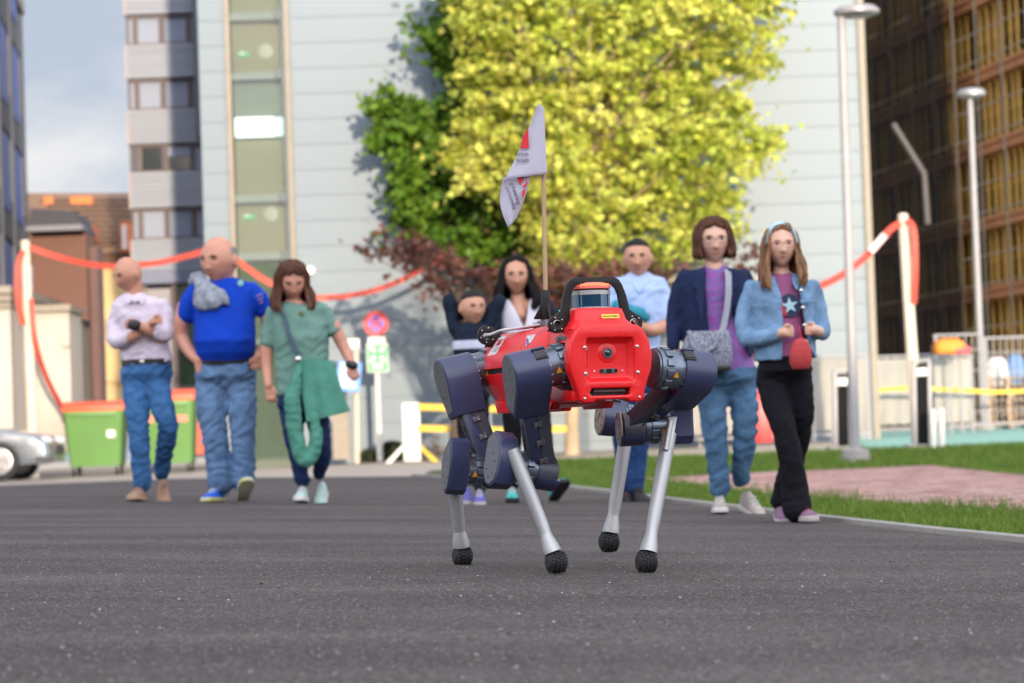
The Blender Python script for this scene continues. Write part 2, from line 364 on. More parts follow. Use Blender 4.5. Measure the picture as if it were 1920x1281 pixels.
def neary(x):
    for a,b in zip(pn[:-1],pn[1:]):
        if a.x<=x<=b.x: return a.y+(b.y-a.y)*(x-a.x)/(b.x-a.x+1e-9)
    return 60
def r1():
    while True:
        y=rng.uniform(8.5,31)**1.0; x=rng.uniform(0,6.0)
        if x>kx(y)+.11 and not inpath(x,y-.03) and x<.26*y+.3 and (y<neary(x)+.05): return x,y
def tall1(x,y):
    e=neary(x)-y; 
    return 1.0+ (1.0*math.exp(-(e/.35)**2) if 0<=e<1.2 else 0)
blades('grass',95000,r1,.025,.065,.006,tall1,'green grass strip between the asphalt edge and the red brick path')
def r2():
    while True:
        y=rng.uniform(28,GY); x=rng.uniform(-.2,9.5)
        if x>kx(min(y,37))+.11 and not inpath(x,y): return x,y
blades('grass',60000,r2,.03,.09,.014,None,'sunlit grass strip beyond the red brick path under the maple')
# grit on the near asphalt
def grit():
    n=42000; M=mat('asphalt_grit',(.105,.094,.090),.8,var=.3,vscale=30,isl=.65,spec=.3)
    y=4.0+7.5*rng.random(n)**1.6; x=rng.uniform(-1,1,n)*(.2*y+.1)
    s=rng.uniform(.0014,.0042,n); s[rng.random(n)<.012]*=1.9
    z=np.array([gz(a,b) for a,b in zip(x,y)])
    an=rng.uniform(0,6.28,n); vs=np.empty((n,5,3))
    for k in range(4):
        r=s*rng.uniform(.8,1.3,n); a=an+k*1.57; vs[:,k]=np.c_[x+r*np.cos(a),y+r*np.sin(a),z-.0004]
    vs[:,4]=np.c_[x+s*rng.uniform(-.3,.3,n),y,z+s*rng.uniform(.35,.8,n)]
    b=np.arange(n)*5; L=np.stack([np.c_[b+i,b+(i+1)%4,b+4] for i in range(4)],1)
    keep=np.array([xx<kx(yy)-.02 for xx,yy in zip(x,y)])
    L=L[keep]
    me=bpy.data.meshes.new('grit'); me.from_pydata(vs.reshape(-1,3).tolist(),[],L.reshape(-1,3).tolist()); me.materials.append(M)
    o=bpy.data.objects.new('grit',me); COL.objects.link(o); o['kind']='stuff'; o['label']='loose grit and proud stone chips on the near asphalt'; o['category']='grit'
    M2=mat('pale_chip',(.33,.31,.31),.5,isl=.4)
    mb=MB()
    for i in range(120):
        yy=4.3+4.5*random.random()**1.3; xx=random.uniform(-1,1)*.2*yy
        fr=Fr((xx,yy,gz(xx,yy)+.0004)); s=random.uniform(.0018,.0042)
        mb.prism(fr,[(s*random.uniform(.6,1.4)*math.cos(a),s*random.uniform(.6,1.4)*math.sin(a)) for a in (0,1.2,2.5,3.8,5.1)],-.001,s*.5,scale1=.6)
    o=mb.build('stone_chips',M2,smooth=None,origin=(0,0,0),kind='stuff'); o['label']='pale stone chips scattered on the near asphalt'; o['category']='stone chips'
    # one brown leaf fragment and the paving seam
    mb=MB(); a=G(0,1112); b=G(420,1104); c=G(900,1090)
    def sm(p,w):
        vs=[];fs=[]
        for i,q in enumerate(p):
            vs+= [(q.x,q.y-w*(.6+.4*math.sin(i*1.7)),gz(q.x,q.y)+.0006),(q.x,q.y,gz(q.x,q.y)+.0012),(q.x,q.y+w*(.6+.4*math.cos(i*2.3)),gz(q.x,q.y)+.0005)]
        for i in range(len(p)-1):
            for k in range(2): j=i*3+k; fs.append((j,j+1,j+4,j+3))
        mb.add(vs,fs)
    ln=[]
    for i in range(60):
        t=i/59; p=a.lerp(b,t*2) if t<.5 else b.lerp(c,t*2-1); ln.append(V((p.x,p.y+.012*math.sin(i*.9)+.02*math.sin(i*.23),0)))
    sm(ln,.03); o=mb.build('paving_seam',M_asph,smooth=60,origin=(0,0,0)); o['kind']='structure'
    mb=MB(); p=G(492,1097); fr=Fr((p.x,p.y,p.z)); mb.add([fr(-.009,0,.002),fr(-.003,-.004,.006),(fr(.009,0,.003)),fr(.002,.005,.008)],[(0,1,2,3)])
    mb.build('dry_leaf',mat('dry_leaf',(.25,.10,.05),.8),None,label='tiny curled brown dry leaf on the asphalt left of the robot',category='leaf')
grit()
# ------------------------------------------------------------------ the four-legged robot
M_red=mat('red_shell',(.74,.010,.014),.30,var=.06,vscale=30,bump=.05,bscale=300,spec=.5)
M_blue=mat('dark_blue_cover',(.034,.042,.105),.36,var=.12,vscale=25,bump=.03,bscale=300,spec=.6)
M_drive=mat('drive_metal',(.16,.19,.24),.32,metal=.75,var=.08,vscale=20)
M_gray=mat('grey_plastic',(.105,.105,.12),.5,var=.08,vscale=30)
M_beam=mat('beam_plastic',(.055,.06,.082),.42,var=.1,vscale=30)
M_pale=mat('pale_disc',(.34,.29,.25),.5,var=.06,vscale=20)
M_black=mat('black_anodised',(.012,.010,.011),.45,spec=.3,var=.1,vscale=30)
M_dark=mat('dark_cavity',(.008,.008,.009),.6)
M_alu=mat('aluminium_tube',(.42,.42,.43),.46,metal=.65,var=.12,vscale=12,stretch=(1,1,.25))
M_rub=mat('rubber',(.014,.014,.015),.7,var=.2,vscale=40,bump=.3,bscale=120)
M_scr=mat('screw_steel',(.6,.58,.55),.25,metal=1,var=.05)
M_lens=mat('lens_glass',(.01,.012,.014),.06,coat=1)
M_lid=mat('lidar_glass',(.004,.055,.12),.04,metal=.35,coat=1,var=.02)
M_org=mat('warning_sticker',(.80,.32,.02),.5)
M_yel=mat('yellow_sticker',(.80,.62,.06),.5)
M_ink=mat('black_print',(.012,.012,.014),.6)
M_white=mat('white_label',(.62,.60,.60),.45,var=.04)
M_beac=mat('beacon_lens',(.80,.20,.18),.25,emit=(1,.10,.05),estr=.12,coat=.6)
M_led=mat('beacon_led',(1,.35,.1),.4,emit=(1,.22,.08),estr=.40)
M_green=mat('green_led',(.02,.6,.4),.3,emit=(.02,.8,.45),estr=1.0)
M_wood=mat('wood_stick',(.45,.30,.17),.6,var=.25,vscale=14,stretch=(1,1,.1),bump=.3,bscale=90)
M_cable=mat('white_cable',(.6,.58,.60),.45)
PSI=R(19)
fx=V((math.sin(PSI),-math.cos(PSI),0)); fy=V((math.cos(PSI),math.sin(PSI),0))
face=Uq(1145,678,7.75)
B=face-fx*.45; B=V((B.x,B.y,B.z))
rz=gz(B.x,B.y)
robot=thing('quadruped_robot','red and dark blue four-legged robot with a black carry handle, ahead of the people','robot',(B.x,B.y,rz))
BF=Fr(B,fx,fy,(0,0,1))     # u forward, v image-right, w up
# hull as loft of cross sections
def loft(mb, secs, mi=0, cap=True):
    n=len(secs[0]); b=len(mb.v); vs=[p for s in secs for p in s]
    fs=[(k*n+i,k*n+(i+1)%n,(k+1)*n+(i+1)%n,(k+1)*n+i) for k in range(len(secs)-1) for i in range(n)]
    if cap: fs += [tuple(range(n))[::-1], tuple((len(secs)-1)*n+i for i in range(n))]
    mb.add(vs,fs,mi)
def half(pts): return pts+[(-a,b) for a,b in pts[::-1]]
up=[(.135,.008),(.128,.05),(.098,.098),(.062,.122),(.02,.126)]
lo=[(.03,-.122),(.085,-.118),(.115,-.07),(.133,-.008)]
def sec(u,prof,sy,sz,dz=0): return [BF(u,a*sy,b*sz+dz) for a,b in half(prof)]
upU=[(-.505,.62,.45),(-.49,.74,.68),(-.45,.85,.88),(-.37,.93,.99),(-.26,.93,.99),(-.10,.97,1.0),(.06,.99,1.02),(.17,.98,1.0),(.215,.78,.97)]
mb=MB(); loft(mb,[sec(u,up,sy,sz) for u,sy,sz in upU]); hull=mb.build('upper_shell',M_red,robot,bevel=.004,smooth=40)
loU=[(-.505,.60,.16),(-.49,.74,.34),(-.45,.84,.55),(-.37,.90,.80),(-.26,.93,.97),(-.10,.97,1.0),(.06,.99,1.02),(.17,.98,1.0),(.215,.78,.97)]
mb=MB(); loft(mb,[sec(u,lo,sy,sz) for u,sy,sz in loU]); mb.build('lower_shell',M_red,robot,bevel=.004,smooth=40)
mb=MB(); loft(mb,[[BF(u,a*sy*.94,b) for a,b in half([(.13,.012),(.13,-.012)])] for u,sy,sz in upU]); mb.build('seam_band',M_dark,robot,bevel=0)
for s in (-1,1):
    mb=MB(); mb.prism(Fr(BF(0,s*.085,-.11),fx,(0,0,1),fy),[(-.30,-.022),(-.17,-.022),(-.15,.01),(-.33,.02)],-.016,.016); mb.build('skid',M_red,robot,bevel=.004)
    mb=MB(); mb.prism(Fr(BF(0,s*.085,-.11),fx,(0,0,1),fy),[(.02,-.022),(.19,-.022),(.21,0),(0,0)],-.016,.016); mb.build('skid',M_red,robot,bevel=.004)
# front shoulder frame between hull and face: dark core with red top and bottom beams
mb=MB(); mb.box(BF,.19,.40,-.085,.085,-.095,.09); mb.build('drive_core',M_dark,robot,bevel=.01)
mb=MB(); loft(mb,[[BF(u,a*k,b) for a,b in half([(.112,.060),(.100,.104),(.03,.112)])]+[] for u,k in ((.20,.98),(.26,1.0),(.36,1.0),(.425,.96))])
mb.build('shoulder_beam',M_red,robot,bevel=.005)
for s in (-1,1): mb=MB(); mb.prism(Fr(BF(0,s*.098,0),fx,(0,0,1),fy*s),[(.14,-.088),(.30,-.112),(.42,-.112),(.42,-.082),(.33,-.076),(.20,-.05)],-.014,.014); mb.build('lower_beam',M_red,robot,bevel=.005)
for s in (-1,1):
    for u in (.345,):
        mb=MB(); mb.box(BF.at(u,s*.098,.072),-.055,.03,-.012,.012,-.006,.010); 
        mb.lathe(Fr(BF(u-.02,s*.114,.07),fx,(0,0,1),fy*s),[(0,.008),(.004,.008),(.005,.003)],12)
        mb.build('inner_bracket',M_gray,robot,bevel=.001)
# face shield
half_o=[(.030,.110),(.088,.106),(.104,.094),(.124,.058),(.130,.020),(.127,-.022),(.112,-.062),(.104,-.086),(.101,-.110),(.088,-.119),(.055,-.118),(.047,-.110)]
outl=half_o+[(-a,b) for a,b in half_o[::-1]]
slot=[(.058,-.077),(.058,-.094),(.050,-.098),(-.062,-.098),(-.068,-.090),(-.060,-.077)]
rec=rrect(.0735,.0625,.008,3,0,.006)
FF=Fr(BF(0,0,0),fy,(0,0,1),fx)   # u right, v up, w forward
plate('face_shield',outl,[slot,rec],FF,.405,.452,M_red,robot,bevel=.006)
mb=MB()
o1=rrect(.078,.067,.010,3,0,.006); i1=rrect(.060,.050,.008,3,0,.004)
n=len(o1); vs=[FF(a,b,.4485) for a,b in o1]+[FF(a,b,.424) for a,b in i1]
mb.add(vs,[(i,(i+1)%n,n+(i+1)%n,n+i) for i in range(n)]+[tuple(n+i for i in range(n))])
mb.add([FF(a,b,.410) for a,b in o1],[tuple(range(n))])
mb.build('recess_tray',M_red,robot,bevel=.002)
mb=MB(); mb.box(FF,-.066,.058,-.099,-.074,.38,.425); mb.build('slot_shadow_box',M_dark,robot)
mb=MB(); mb.box(FF,-.05,.05,-.088,-.080,.426,.434); mb.build('slot_bar',M_gray,robot,bevel=.002)
mb=MB()   # raised collar and the front camera
mb.lathe(FF.at(0,.026,.424),[(0,.030),(.002,.026),(.003,.018)],28); mb.build('camera_collar',M_red,robot)
mb=MB(); mb.lathe(FF.at(0,.026,.426),[(0,.0155),(.006,.0150),(.0065,.0115),(.003,.0105),(.003,.002)],28,cap=False); cam1=mb.build('front_camera',M_gray,robot)
mb=MB(); mb.lathe(FF.at(0,.026,.426),[(0,.0105),(.003,.010),(.0045,.006),(.005,.001)],24); mb.build('lens',M_lens,cam1)
mb=MB(); mb.prism(FF.at(.002,-.0265,.424),rrect(.0275,.0072,.007,4),0,.0025); dc=mb.build('depth_camera',M_gray,robot,bevel=.001)
for u,r in ((-.0215,.0060),(.0215,.0060)):
    mb=MB(); mb.lathe(FF.at(.002+u,-.0265,.4265),[(0,r),(.001,r),(.0012,r*.5)],20); mb.build('lens',M_lens,dc)
mb=MB(); mb.prism(FF.at(.003,-.0265,.4265),rrect(.0095,.006,.005,4),0,.001); mb.build('lens',M_lens,dc)
sm_=MB(); sm_.lathe(Fr((0,0,0),(1,0,0),(0,1,0),(0,0,1)),[(0,.0052),(.0015,.0052),(.0026,.0036),(.0026,.0022),(.001,.0018)],14); scr=sm_.mesh('screw',M_scr,smooth=40)
def screw(fr,sc_=1,par=robot):
    e=Matrix((fr.x,fr.y,fr.z)).transposed().to_euler(); return inst('screw',scr,par,fr.o,e,(sc_,)*3)
for s in (-1,1):
    for v in (.042,-.0335):
        mb=MB(); mb.lathe(FF.at(s*.0815+.002,v,.4515),[(0,.011),(.0006,.0095),(-.0006,.0068)],20,cap=False); mb.build('screw_seat',M_red,robot)
        screw(FF.at(s*.0815+.002,v,.4515))
    screw(FF.at(s*.085,-.106,.4525),.75); screw(FF.at(.002+s*.044,-.027,.424),.55)
screw(FF.at(0,.050,.424),.7)
# turret
mb=MB(); 
def rr3(hu,hv,r,cu,w): return [BF(cu+a,b,w) for a,b in rrect(hu,hv,r,4)]
loft(mb,[rr3(.112,.104,.03,.315,.098),rr3(.104,.092,.03,.312,.112),rr3(.090,.083,.028,.307,.126),rr3(.081,.075,.026,.304,.157),rr3(.074,.068,.024,.303,.161)])
mb.build('sensor_turret',M_red,robot,bevel=.002,smooth=50)
LF=BF.at(.305,0,.161); u0,v0=.0,.0
LZ=Fr(LF.o,(1,0,0),(0,1,0),(0,0,1))
mb=MB(); mb.lathe(LZ,[(0,.060),(.004,.060),(.005,.058)],40); lid=mb.build('lidar',M_alu,robot)
mb=MB(); mb.lathe(LZ.at(0,0,.005),[(0,.0565),(.036,.0565)],40); mb.build('lidar_window',M_lid,lid)
mb=MB(); mb.lathe(LZ.at(0,0,.041),[(0,.0585),(.012,.0585),(.013,.057)],40); mb.build('lidar_cap',M_alu,lid)
mb=MB()
for k in range(7): a=k*.9; mb.box(LZ.at(.046*math.cos(a),.046*math.sin(a),.054),-.008,.008,-.008,.008,0,.005)
mb.lathe(LZ.at(0,0,.054),[(0,.040),(.005,.040)],24)
mb.build('beacon_mount',M_black,lid)
mb=MB(); mb.lathe(LZ.at(0,0,.059),[(0,.057),(.005,.0585),(.011,.0575),(.017,.049),(.0185,.045)],40); bea=mb.build('warning_beacon',M_beac,robot)
led=MB().box(Fr((0,0,0)),-.0016,.0016,-.001,.001,-.0028,.0028).mesh('led',M_led)
for k in range(44):
    a=-math.pi*.5+ (k-21.5)*.072; r=.0578
    inst('led',led,bea,LZ(r*math.cos(a),r*math.sin(a),.0700),(0,0,a+math.pi/2))
# yellow sticker with print
ex=fy; tn=(V((0,0,1))*.30+fx).normalized(); tv=tn.cross(ex)*1; tv=-tv if tv.z<0 else tv
SF=Fr(BF(.4045,.022,.134),ex,tv,tn)
mb=MB(); mb.prism(SF,rrect(.0272,.0062,.001,2),-.0005,.0012); st=mb.build('yellow_sticker',M_yel,robot)
put_text('Hand on WeBlack',.0066,'sticker_text',M_ink,st,SF.at(0,0,.0016))
# green status light on turret left rear
mb=MB(); mb.lathe(Fr(BF(.25,-.072,.158)),[(0,.009),(.004,.009),(.005,.007)],16); mb.lathe(Fr(BF(.25,-.072,.163)),[(0,.005),(.002,.004)],12); mb.build('status_button',[M_green],robot)
# handle (arch plate with round ends)
def arcpts(pts,r,n=5):
    o=[]; N=len(pts)
    for i in range(N):
        p=V(pts[i]+(0,)) ; a=V(pts[i-1]+(0,)); b=V(pts[(i+1)%N]+(0,)); ri=min(r if not isinstance(r,list) else r[i],(a-p).length*.45,(b-p).length*.45)
        if ri<1e-5: o.append(pts[i]); continue
        s=p+(a-p).normalized()*ri; e=p+(b-p).normalized()*ri
        for k in range(n+1):
            t=k/n; q=s*(1-t)**2+p*2*t*(1-t)+e*t*t; o.append((q.x,q.y))
    return o
def disc(cx,cy,r,a0,a1,n=12): return [(cx+r*math.cos(R(a0+(a1-a0)*k/n)),cy+r*math.sin(R(a0+(a1-a0)*k/n))) for k in range(n+1)]
def handle(name,u,zc,par,arch=True,only=None):
    HF=Fr(BF(u,0,zc),fy,(0,0,1),fx)
    xd=.121
    right=[(.095,-.012)]+disc(xd,0,.027,-150,75)+[(.102,.060)]
    o_r=[(.098,.045),(.090,.085)]
    outer=arcpts([(.080,.138),(-.080,.138)],0)
    R_=disc(xd,0,.027,-155,80,14)+[(.108,.040),(.099,.082)]+[(.088,.112),(.078,.128),(.062,.137)]
    Lh=[(-a,b) for a,b in R_[::-1]]
    inner_l=[(-.094,-.012),(-.083,.004),(-.080,.040),(-.073,.086),(-.066,.103),(-.054,.114)]
    pts=R_+Lh+inner_l+[(-a,b) for a,b in inner_l[::-1]]
    h=plate(name,pts,[disc(s*xd,0,.0125,0,345,20) for s in (1,-1)],HF,-.007,.007,M_black,par,bevel=.0015)
    for s in (-1,1):
        mb=MB(); mb.lathe(HF.at(s*xd,0,-.012),[(0,.0245),(.004,.0245)],24,cap=False)
        mb.lathe(HF.at(s*xd,0,-.013),[(.0,.0125),(.019,.0125),(.0195,.0115),(0,.0112)],24,cap=False); mb.build('bushing',M_scr,h)
        for k in range(5): a=R(40+k*68); screw(HF.at(s*xd+.0195*math.cos(a),.0195*math.sin(a),.007),.42,h)
    return h
handle('carry_handle',.335,.117,robot)
for s in (-1,1): mb=MB(); mb.prism(Fr(BF(.335,s*.098,.10),fy*s,(0,0,1),fx),[(-.02,-.004),(.05,-.004),(.018,.03),(0,.028)],-.018,-.008); mb.build('handle_foot',M_black,robot,bevel=.001)
# rear ring with cables, top rail and flag bracket
RF=Fr(BF(-.325,-.118,.118),fy,(0,0,1),fx)
rr=plate('cable_ring',disc(0,0,.031,0,350,28),[disc(0,0,.015,0,345,20)],RF,-.007,.007,M_black,robot,bevel=.001)
for k in range(6): a=R(20+k*60); screw(RF.at(.023*math.cos(a),.023*math.sin(a),.007),.42,rr)
mb=MB(); mb.prism(Fr(BF(-.325,-.095,.09),fy,(0,0,1),fx),[(-.03,-.01),(.05,-.01),(.04,.02),(0,.04)],-.012,-.006); mb.build('ring_bracket',M_black,robot)
for k in range(3):
    mb=MB(); p0=RF(-.003+.004*k,-.004+.004*k,-.03); p1=RF(0,.0,.02+.01*k); p2=BF(-.15,-.075+.012*k,.130); p3=BF(-.02,-.05+.015*k,.134)
    mb.tube([p0,p1,p0.lerp(p2,.5)+V((0,0,.006)),p2,p3],.0042,8); mb.build('cable',M_cable,robot,smooth=80)
mb=MB(); mb.box(BF,-.09,.10,-.045,.045,.122,.142); 
for k in range(4): mb.lathe(Fr(BF(-.075+.05*k,-.03,.142)),[(0,.006),(.005,.006)],10)
mb.build('top_rail',M_gray,robot,bevel=.002)
mb=MB(); mb.box(BF,.06,.20,-.06,.03,.118,.152); mb.build('mount_block',mat('mount_block',(.30,.27,.24),.5),robot,bevel=.006)
PB=Uq(1024,600,8.02)
PB0=V((PB.x,PB.y,BF(0,0,.142).z))
pole_top=Uq(1016.5,200,8.02); ax=(pole_top-PB0).normalized()
mb=MB(); Pf=axfr(PB0,ax)
mb.lathe(Pf,[(0,.0165),(.045,.0150),(.088,.0125)],20)
for k in range(4):
    a=k*math.pi/2+.35; e=Pf.x*math.cos(a)+Pf.y*math.sin(a)
    mb.prism(Fr(PB0,e,ax,e.cross(ax)),[(.0,0),(.038,0),(.038,.005),(.012,.050),(0,.050)],-.003,.003)
mb.build('flag_holder',M_black,robot,bevel=.001)
mb=MB(); mb.tube([PB0+ax*.07,pole_top-ax*.01],.0068,14); mb.build('flag_stick',M_wood,robot,smooth=80)
# labels and the latch on the hull side
def side_fr(u,v,w,nrm,upv=(0,0,1)):
    z=V(nrm).normalized(); x=V(upv).cross(z).normalized(); return Fr(BF(u,v,w),x,z.cross(x),z)
# ------------------------------------------------------------------ legs
lug=MB().prism(Fr((0,0,0)),rrect(.0085,.0042,.002,2),-.009,.011).mesh('lug',M_drive,bevel=.0012,smooth=40)
def Lfr(o,lat,dn):
    lat=V(lat).normalized(); dn=V(dn); dn=(dn-lat*dn.dot(lat)).normalized(); return Fr(o,dn.cross(lat),dn*-1,lat)  # u sideways, v up(-down), w outward
def drive(par,fr,r,w0,w1,sticker=True,ph=0):
    mb=MB(); L=w1-w0
    mb.lathe(fr,[(w0,r*.90),(w0+.006,r*.90),(w0+.006,r),(w0+L*.30,r),(w0+L*.30,r*.955),(w1-.010,r*.955),(w1-.010,r*.985),(w1,r*.985)],40)
    d=mb.build('drive_housing',M_drive,par,bevel=.0008,smooth=40)
    k=0
    for a in range(0,360,30):
        aa=R(a+ph); p=fr(r*1.0*math.cos(aa),r*1.0*math.sin(aa),w0+L*.36)
        rad=(fr.x*math.cos(aa)+fr.y*math.sin(aa)); e=Matrix((rad.cross(fr.z)*1,rad,fr.z)).transposed()
        e=Matrix((fr.z.cross(rad)*-1,rad,fr.z)).transposed()
        if e.determinant()<0: e=Matrix((fr.z.cross(rad),rad,fr.z)).transposed()
        inst('lug',lug,d,p,e.to_euler(),(1.35,1.1,1.15))
    sb=MB()
    for a in range(0,360,24):
        aa=R(a+ph); q=Fr(fr((r*.985)*math.cos(aa),(r*.985)*math.sin(aa),w1-.007),fr.x,fr.y,fr.z); sb.lathe(q,[(-.003,.0026),(.003,.0026)],6)
    sb.build('rim_bolts',M_scr,d,kind='stuff')
    if sticker:
        aa=None
        # orange warning triangle facing the camera side
        tocam=V((0,-1,-.25)); rad=(tocam-fr.z*tocam.dot(fr.z)).normalized(); tz=fr.z.cross(rad)
        o=fr(0,0,w0+L*.62)+rad*(r*.972)
        f=Fr(o,fr.z,tz if tz.z>0 else -tz,rad); s=.0105
        mb=MB(); mb.prism(f,[(-s*.9,-s*.8),(s*.9,-s*.8),(0,s*.9)],-.001,.0012); mb.build('warning_sticker',M_org,d)
    return d
def cover(par,fr,prof,w0,w1,discmat=M_gray,rdisc=None,cut=None,label=None,name='thigh_cover',holes=5,oval=(1,1.35),dshift=0):
    mb=MB(); mb.prism(fr,prof,w0,w1-.006); 
    n=len(prof); cu=sum(p[0] for p in prof)/n; cv=sum(p[1] for p in prof)/n
    c=mb.build(name,M_blue,par,bevel=.0075,smooth=50) if False else None
    mb=MB(); pr2=[(cu+(u-cu)*.90,cv+(v-cv)*.93) for u,v in prof]
    secs=[[fr(u,v,w0) for u,v in prof],[fr(u,v,w1-.010) for u,v in prof],[fr(cu+(u-cu)*.975,cv+(v-cv)*.98,w1-.003) for u,v in prof],[fr(u,v,w1) for u,v in pr2]]
    loft(mb,secs); c=mb.build(name,M_blue,par,smooth=38)
    mb=MB(); pr3=[(cu+(u-cu)*.84,cv+(v-cv)*.88) for u,v in prof]; mb.prism(fr,pr3,w1-.001,w1+.0014); dd=mb.build('end_plate',discmat,c,smooth=38)
    hb=MB(); rad=rdisc or .03
    for k in range(holes+1):
        a=R(100+k*300/(holes+1)); hb.lathe(fr.at(rad*.75*math.cos(a)*oval[0],rad*.8*math.sin(a)*oval[1]+dshift,w1+.0014),[(0,.0034),(.0005,.0034)],10)
    hb.build('bolt_holes',M_dark,c,kind='stuff')
    return c
def cov_prof(r,length,wb,n=14):
    p=[(r*math.cos(R(a)),r*math.sin(R(a))) for a in np.linspace(0,180,n)]
    return p+[(-r,-r*.35),(-wb,-length),(wb,-length),(r,-r*.35)]
def clip(par,fr):
    mb=MB(); mb.box(fr,-.012,.012,-.007,.007,0,.006)
    for s in (-1,1): mb.lathe(Fr(fr(s*.0095,-.009,.0055),fr.x,fr.z,fr.y),[(0,.0038),(.018,.0038)],8)
    mb.build('cable_clip',M_scr if False else M_gray,par,bevel=.0008)
    screw(fr.at(.006,-.004,.0068),.5,par); screw(fr.at(-.006,.005,.0068),.5,par)
def treaded_foot(par,c,dirn,lift=0):
    """rubber foot around the tube end; dirn = tube direction downwards"""
    lat=fy.copy(); f=Fr(c,fx,(0,0,1),lat)
    mb=MB(); r=.031
    secs=[(-.030,.016),(-.028,.023),(-.019,.029),(0,.031),(.019,.029),(.028,.023),(.030,.016)]
    mb.lathe(f,secs,28); ft=mb.build('rubber_foot',M_rub,par,smooth=50)
    tb=MB()
    for a in range(0,360,20):
        for j,w in enumerate((-.0175,-.006,.006,.0175)):
            aa=R(a+(10 if j%2 else 0)); rr_=r*(1 if abs(w)<.01 else .945)
            q=Fr(f(rr_*math.cos(aa),rr_*math.sin(aa),w), -f.x*math.sin(aa)+f.y*math.cos(aa), f.z, f.x*math.cos(aa)+f.y*math.sin(aa))
            tb.box(q,-.0038,.0038,-.0044,.0044,-.003,.0028)
    o=tb.build('foot_tread',M_rub,ft,bevel=.0006,smooth=None,kind='stuff')
def shank(par,top,foot,r0,r1,neck=.80):
    t=V(foot)-V(top); L=t.length; d=t.normalized(); f=axfr(top,d); e=L-.030
    mb=MB(); mb.lathe(f,[(-.01,r0),(e*neck-.03,r0*.92),(e*neck,r1),(e-.055,r1),(e-.018,r1*1.42),(e,r1*1.5)],32)
    return mb.build('shank_tube',M_alu,par,smooth=30)
def leg(label,H,Hout,K,Kout,T,Fp,rH=.060,rK=.049,covL=.125,kprof=None,inner_disc=None,beam_w=.038,kneecap=True,shank_r=(.0225,.0185),kcov=(.0,.06),up_knee=None,bracket=False,hidden=False,ang=None,inhole=False):
    """H hip drive start on body, Hout outward end of thigh cover; K inner knee, Kout outer end of shank cap; T tube top; Fp foot centre"""
    H,Hout,K,Kout,T,Fp=[V(a) for a in (H,Hout,K,Kout,T,Fp)]
    lat=(Hout-H).normalized(); L=(Hout-H).length
    lg=bpy.data.objects.new('leg',None); COL.objects.link(lg); lg.parent=robot; lg['label']=label
    thc=H+lat*(L-.055)             # centre of thigh cover width
    dn=K-thc; f=Lfr(H,lat,dn)
    if not hidden:
        drive(lg,f,rH,.0,L-.105)
        c=cover(lg,Fr(H,f.x,f.y,f.z),cov_prof(.066,covL,.034),L-.108,L,rdisc=.042,dshift=-.02)
        if ang: # cooling fins in a notch near the body side, towards the camera
            tocam=V((0,-1,ang)); rad=(tocam-lat*tocam.dot(lat)).normalized(); tz=lat.cross(rad)
            q=Fr(H+lat*(L-.093)+rad*.0655,lat,tz,rad)
            mb=MB(); mb.box(q,-.018,.020,-.020,.020,-.012,.0012); mb.build('fin_recess',M_dark,c,bevel=.002)
            for k in range(8):
                mb=MB(); mb.box(q,-.014+k*.0042,-.0125+k*.0042,-.015,.012,0,.0035); mb.build('cooling_fin',M_gray,c)
            mb=MB(); mb.box(q,-.020,.022,.016 if tz.z>0 else -.024,.024 if tz.z>0 else -.016,-.004,.007); mb.build('hood',M_blue,c,bevel=.003)
    # thigh beam from thc to K
    a0=thc+dn.normalized()*.03; tl=(K-a0).length; bd=(K-a0).normalized(); bl=(lat-bd*lat.dot(bd)).normalized(); bs=bd.cross(bl)
    if bs.y>0: bs=-bs
    bf=Fr(a0,bl,bd,bs)     # u outward, v down, w toward camera
    mb=MB(); loft(mb,[[bf(u,v,w) for u,w in ((-a,-.026),(a,-.026),(a,.026),(-a,.026))] for v,a in ((0,beam_w*1.05),(tl*.5,beam_w),(tl*.8,beam_w*1.02),(tl+.01,beam_w*1.25))])
    bm_=mb.build('thigh_beam',M_beam,lg,bevel=.003)
    mb=MB(); mb.box(bf,-.0008,.0008,.05,tl-.01,.0255,.0266); mb.build('cover_seam',M_dark,bm_)
    mb=MB(); mb.box(bf,.0015,beam_w*.9,.02,tl-.015,.026,.0275); mb.build('cover_strip',M_blue,bm_,bevel=.001)
    for k in (0.42,.62,.82): clip(lg,bf.at(0,tl*k,.0272))
    # engraved name on the outer side
    tf=Fr(bf(beam_w*1.02+.0012,tl*.58,0), bd if True else bd, lat.cross(bd) , lat)
    put_text('ANYmal',.026,'engraving',M_black,bm_,Fr(tf.o,bd,(lat.cross(bd)),lat))
    # knee
    kl=(Kout-K).normalized(); KL=(Kout-K).length; sh=Fp-T; kf=Lfr(K,kl,up_knee if up_knee is not None else sh)
    mb=MB(); mb.lathe(kf,[(-.034,rK*.9),(-.03,rK),(.03,rK),(.034,rK*.95)],32); mb.build('knee_housing',M_beam,lg)
    if kneecap:
        pts=[(rK*1.12*math.cos(R(a)),rK*1.12*math.sin(R(a))) for a in np.linspace(175,372,16)]
        inn=[(rK*1.03*math.cos(R(a)),rK*1.03*math.sin(R(a))) for a in np.linspace(372,175,16)]
        kq=Lfr(K,kl,dn)
        mb=MB(); mb.prism(kq,pts+inn,-.042,.030); mb.build('knee_guard',M_blue,lg,bevel=.001)
        if inner_disc:
            mb=MB(); mb.lathe(kq.at(0,0,-.042),[(-.004,rK*1.0),(0,rK*1.1),(.004,rK*1.1)],32); gd=mb.build('knee_disc',inner_disc,lg)
            hb=MB()
            for k in range(8): a=R(k*45+12); hb.lathe(kq.at(rK*.72*math.cos(a),rK*.72*math.sin(a),-.046),[(-.0008,.0036),(.001,.0036)],10)
            hb.build('bolt_holes',M_dark,gd,kind='stuff')
    drive(lg,kf,rK*.94,.03,KL-.058,ph=9)
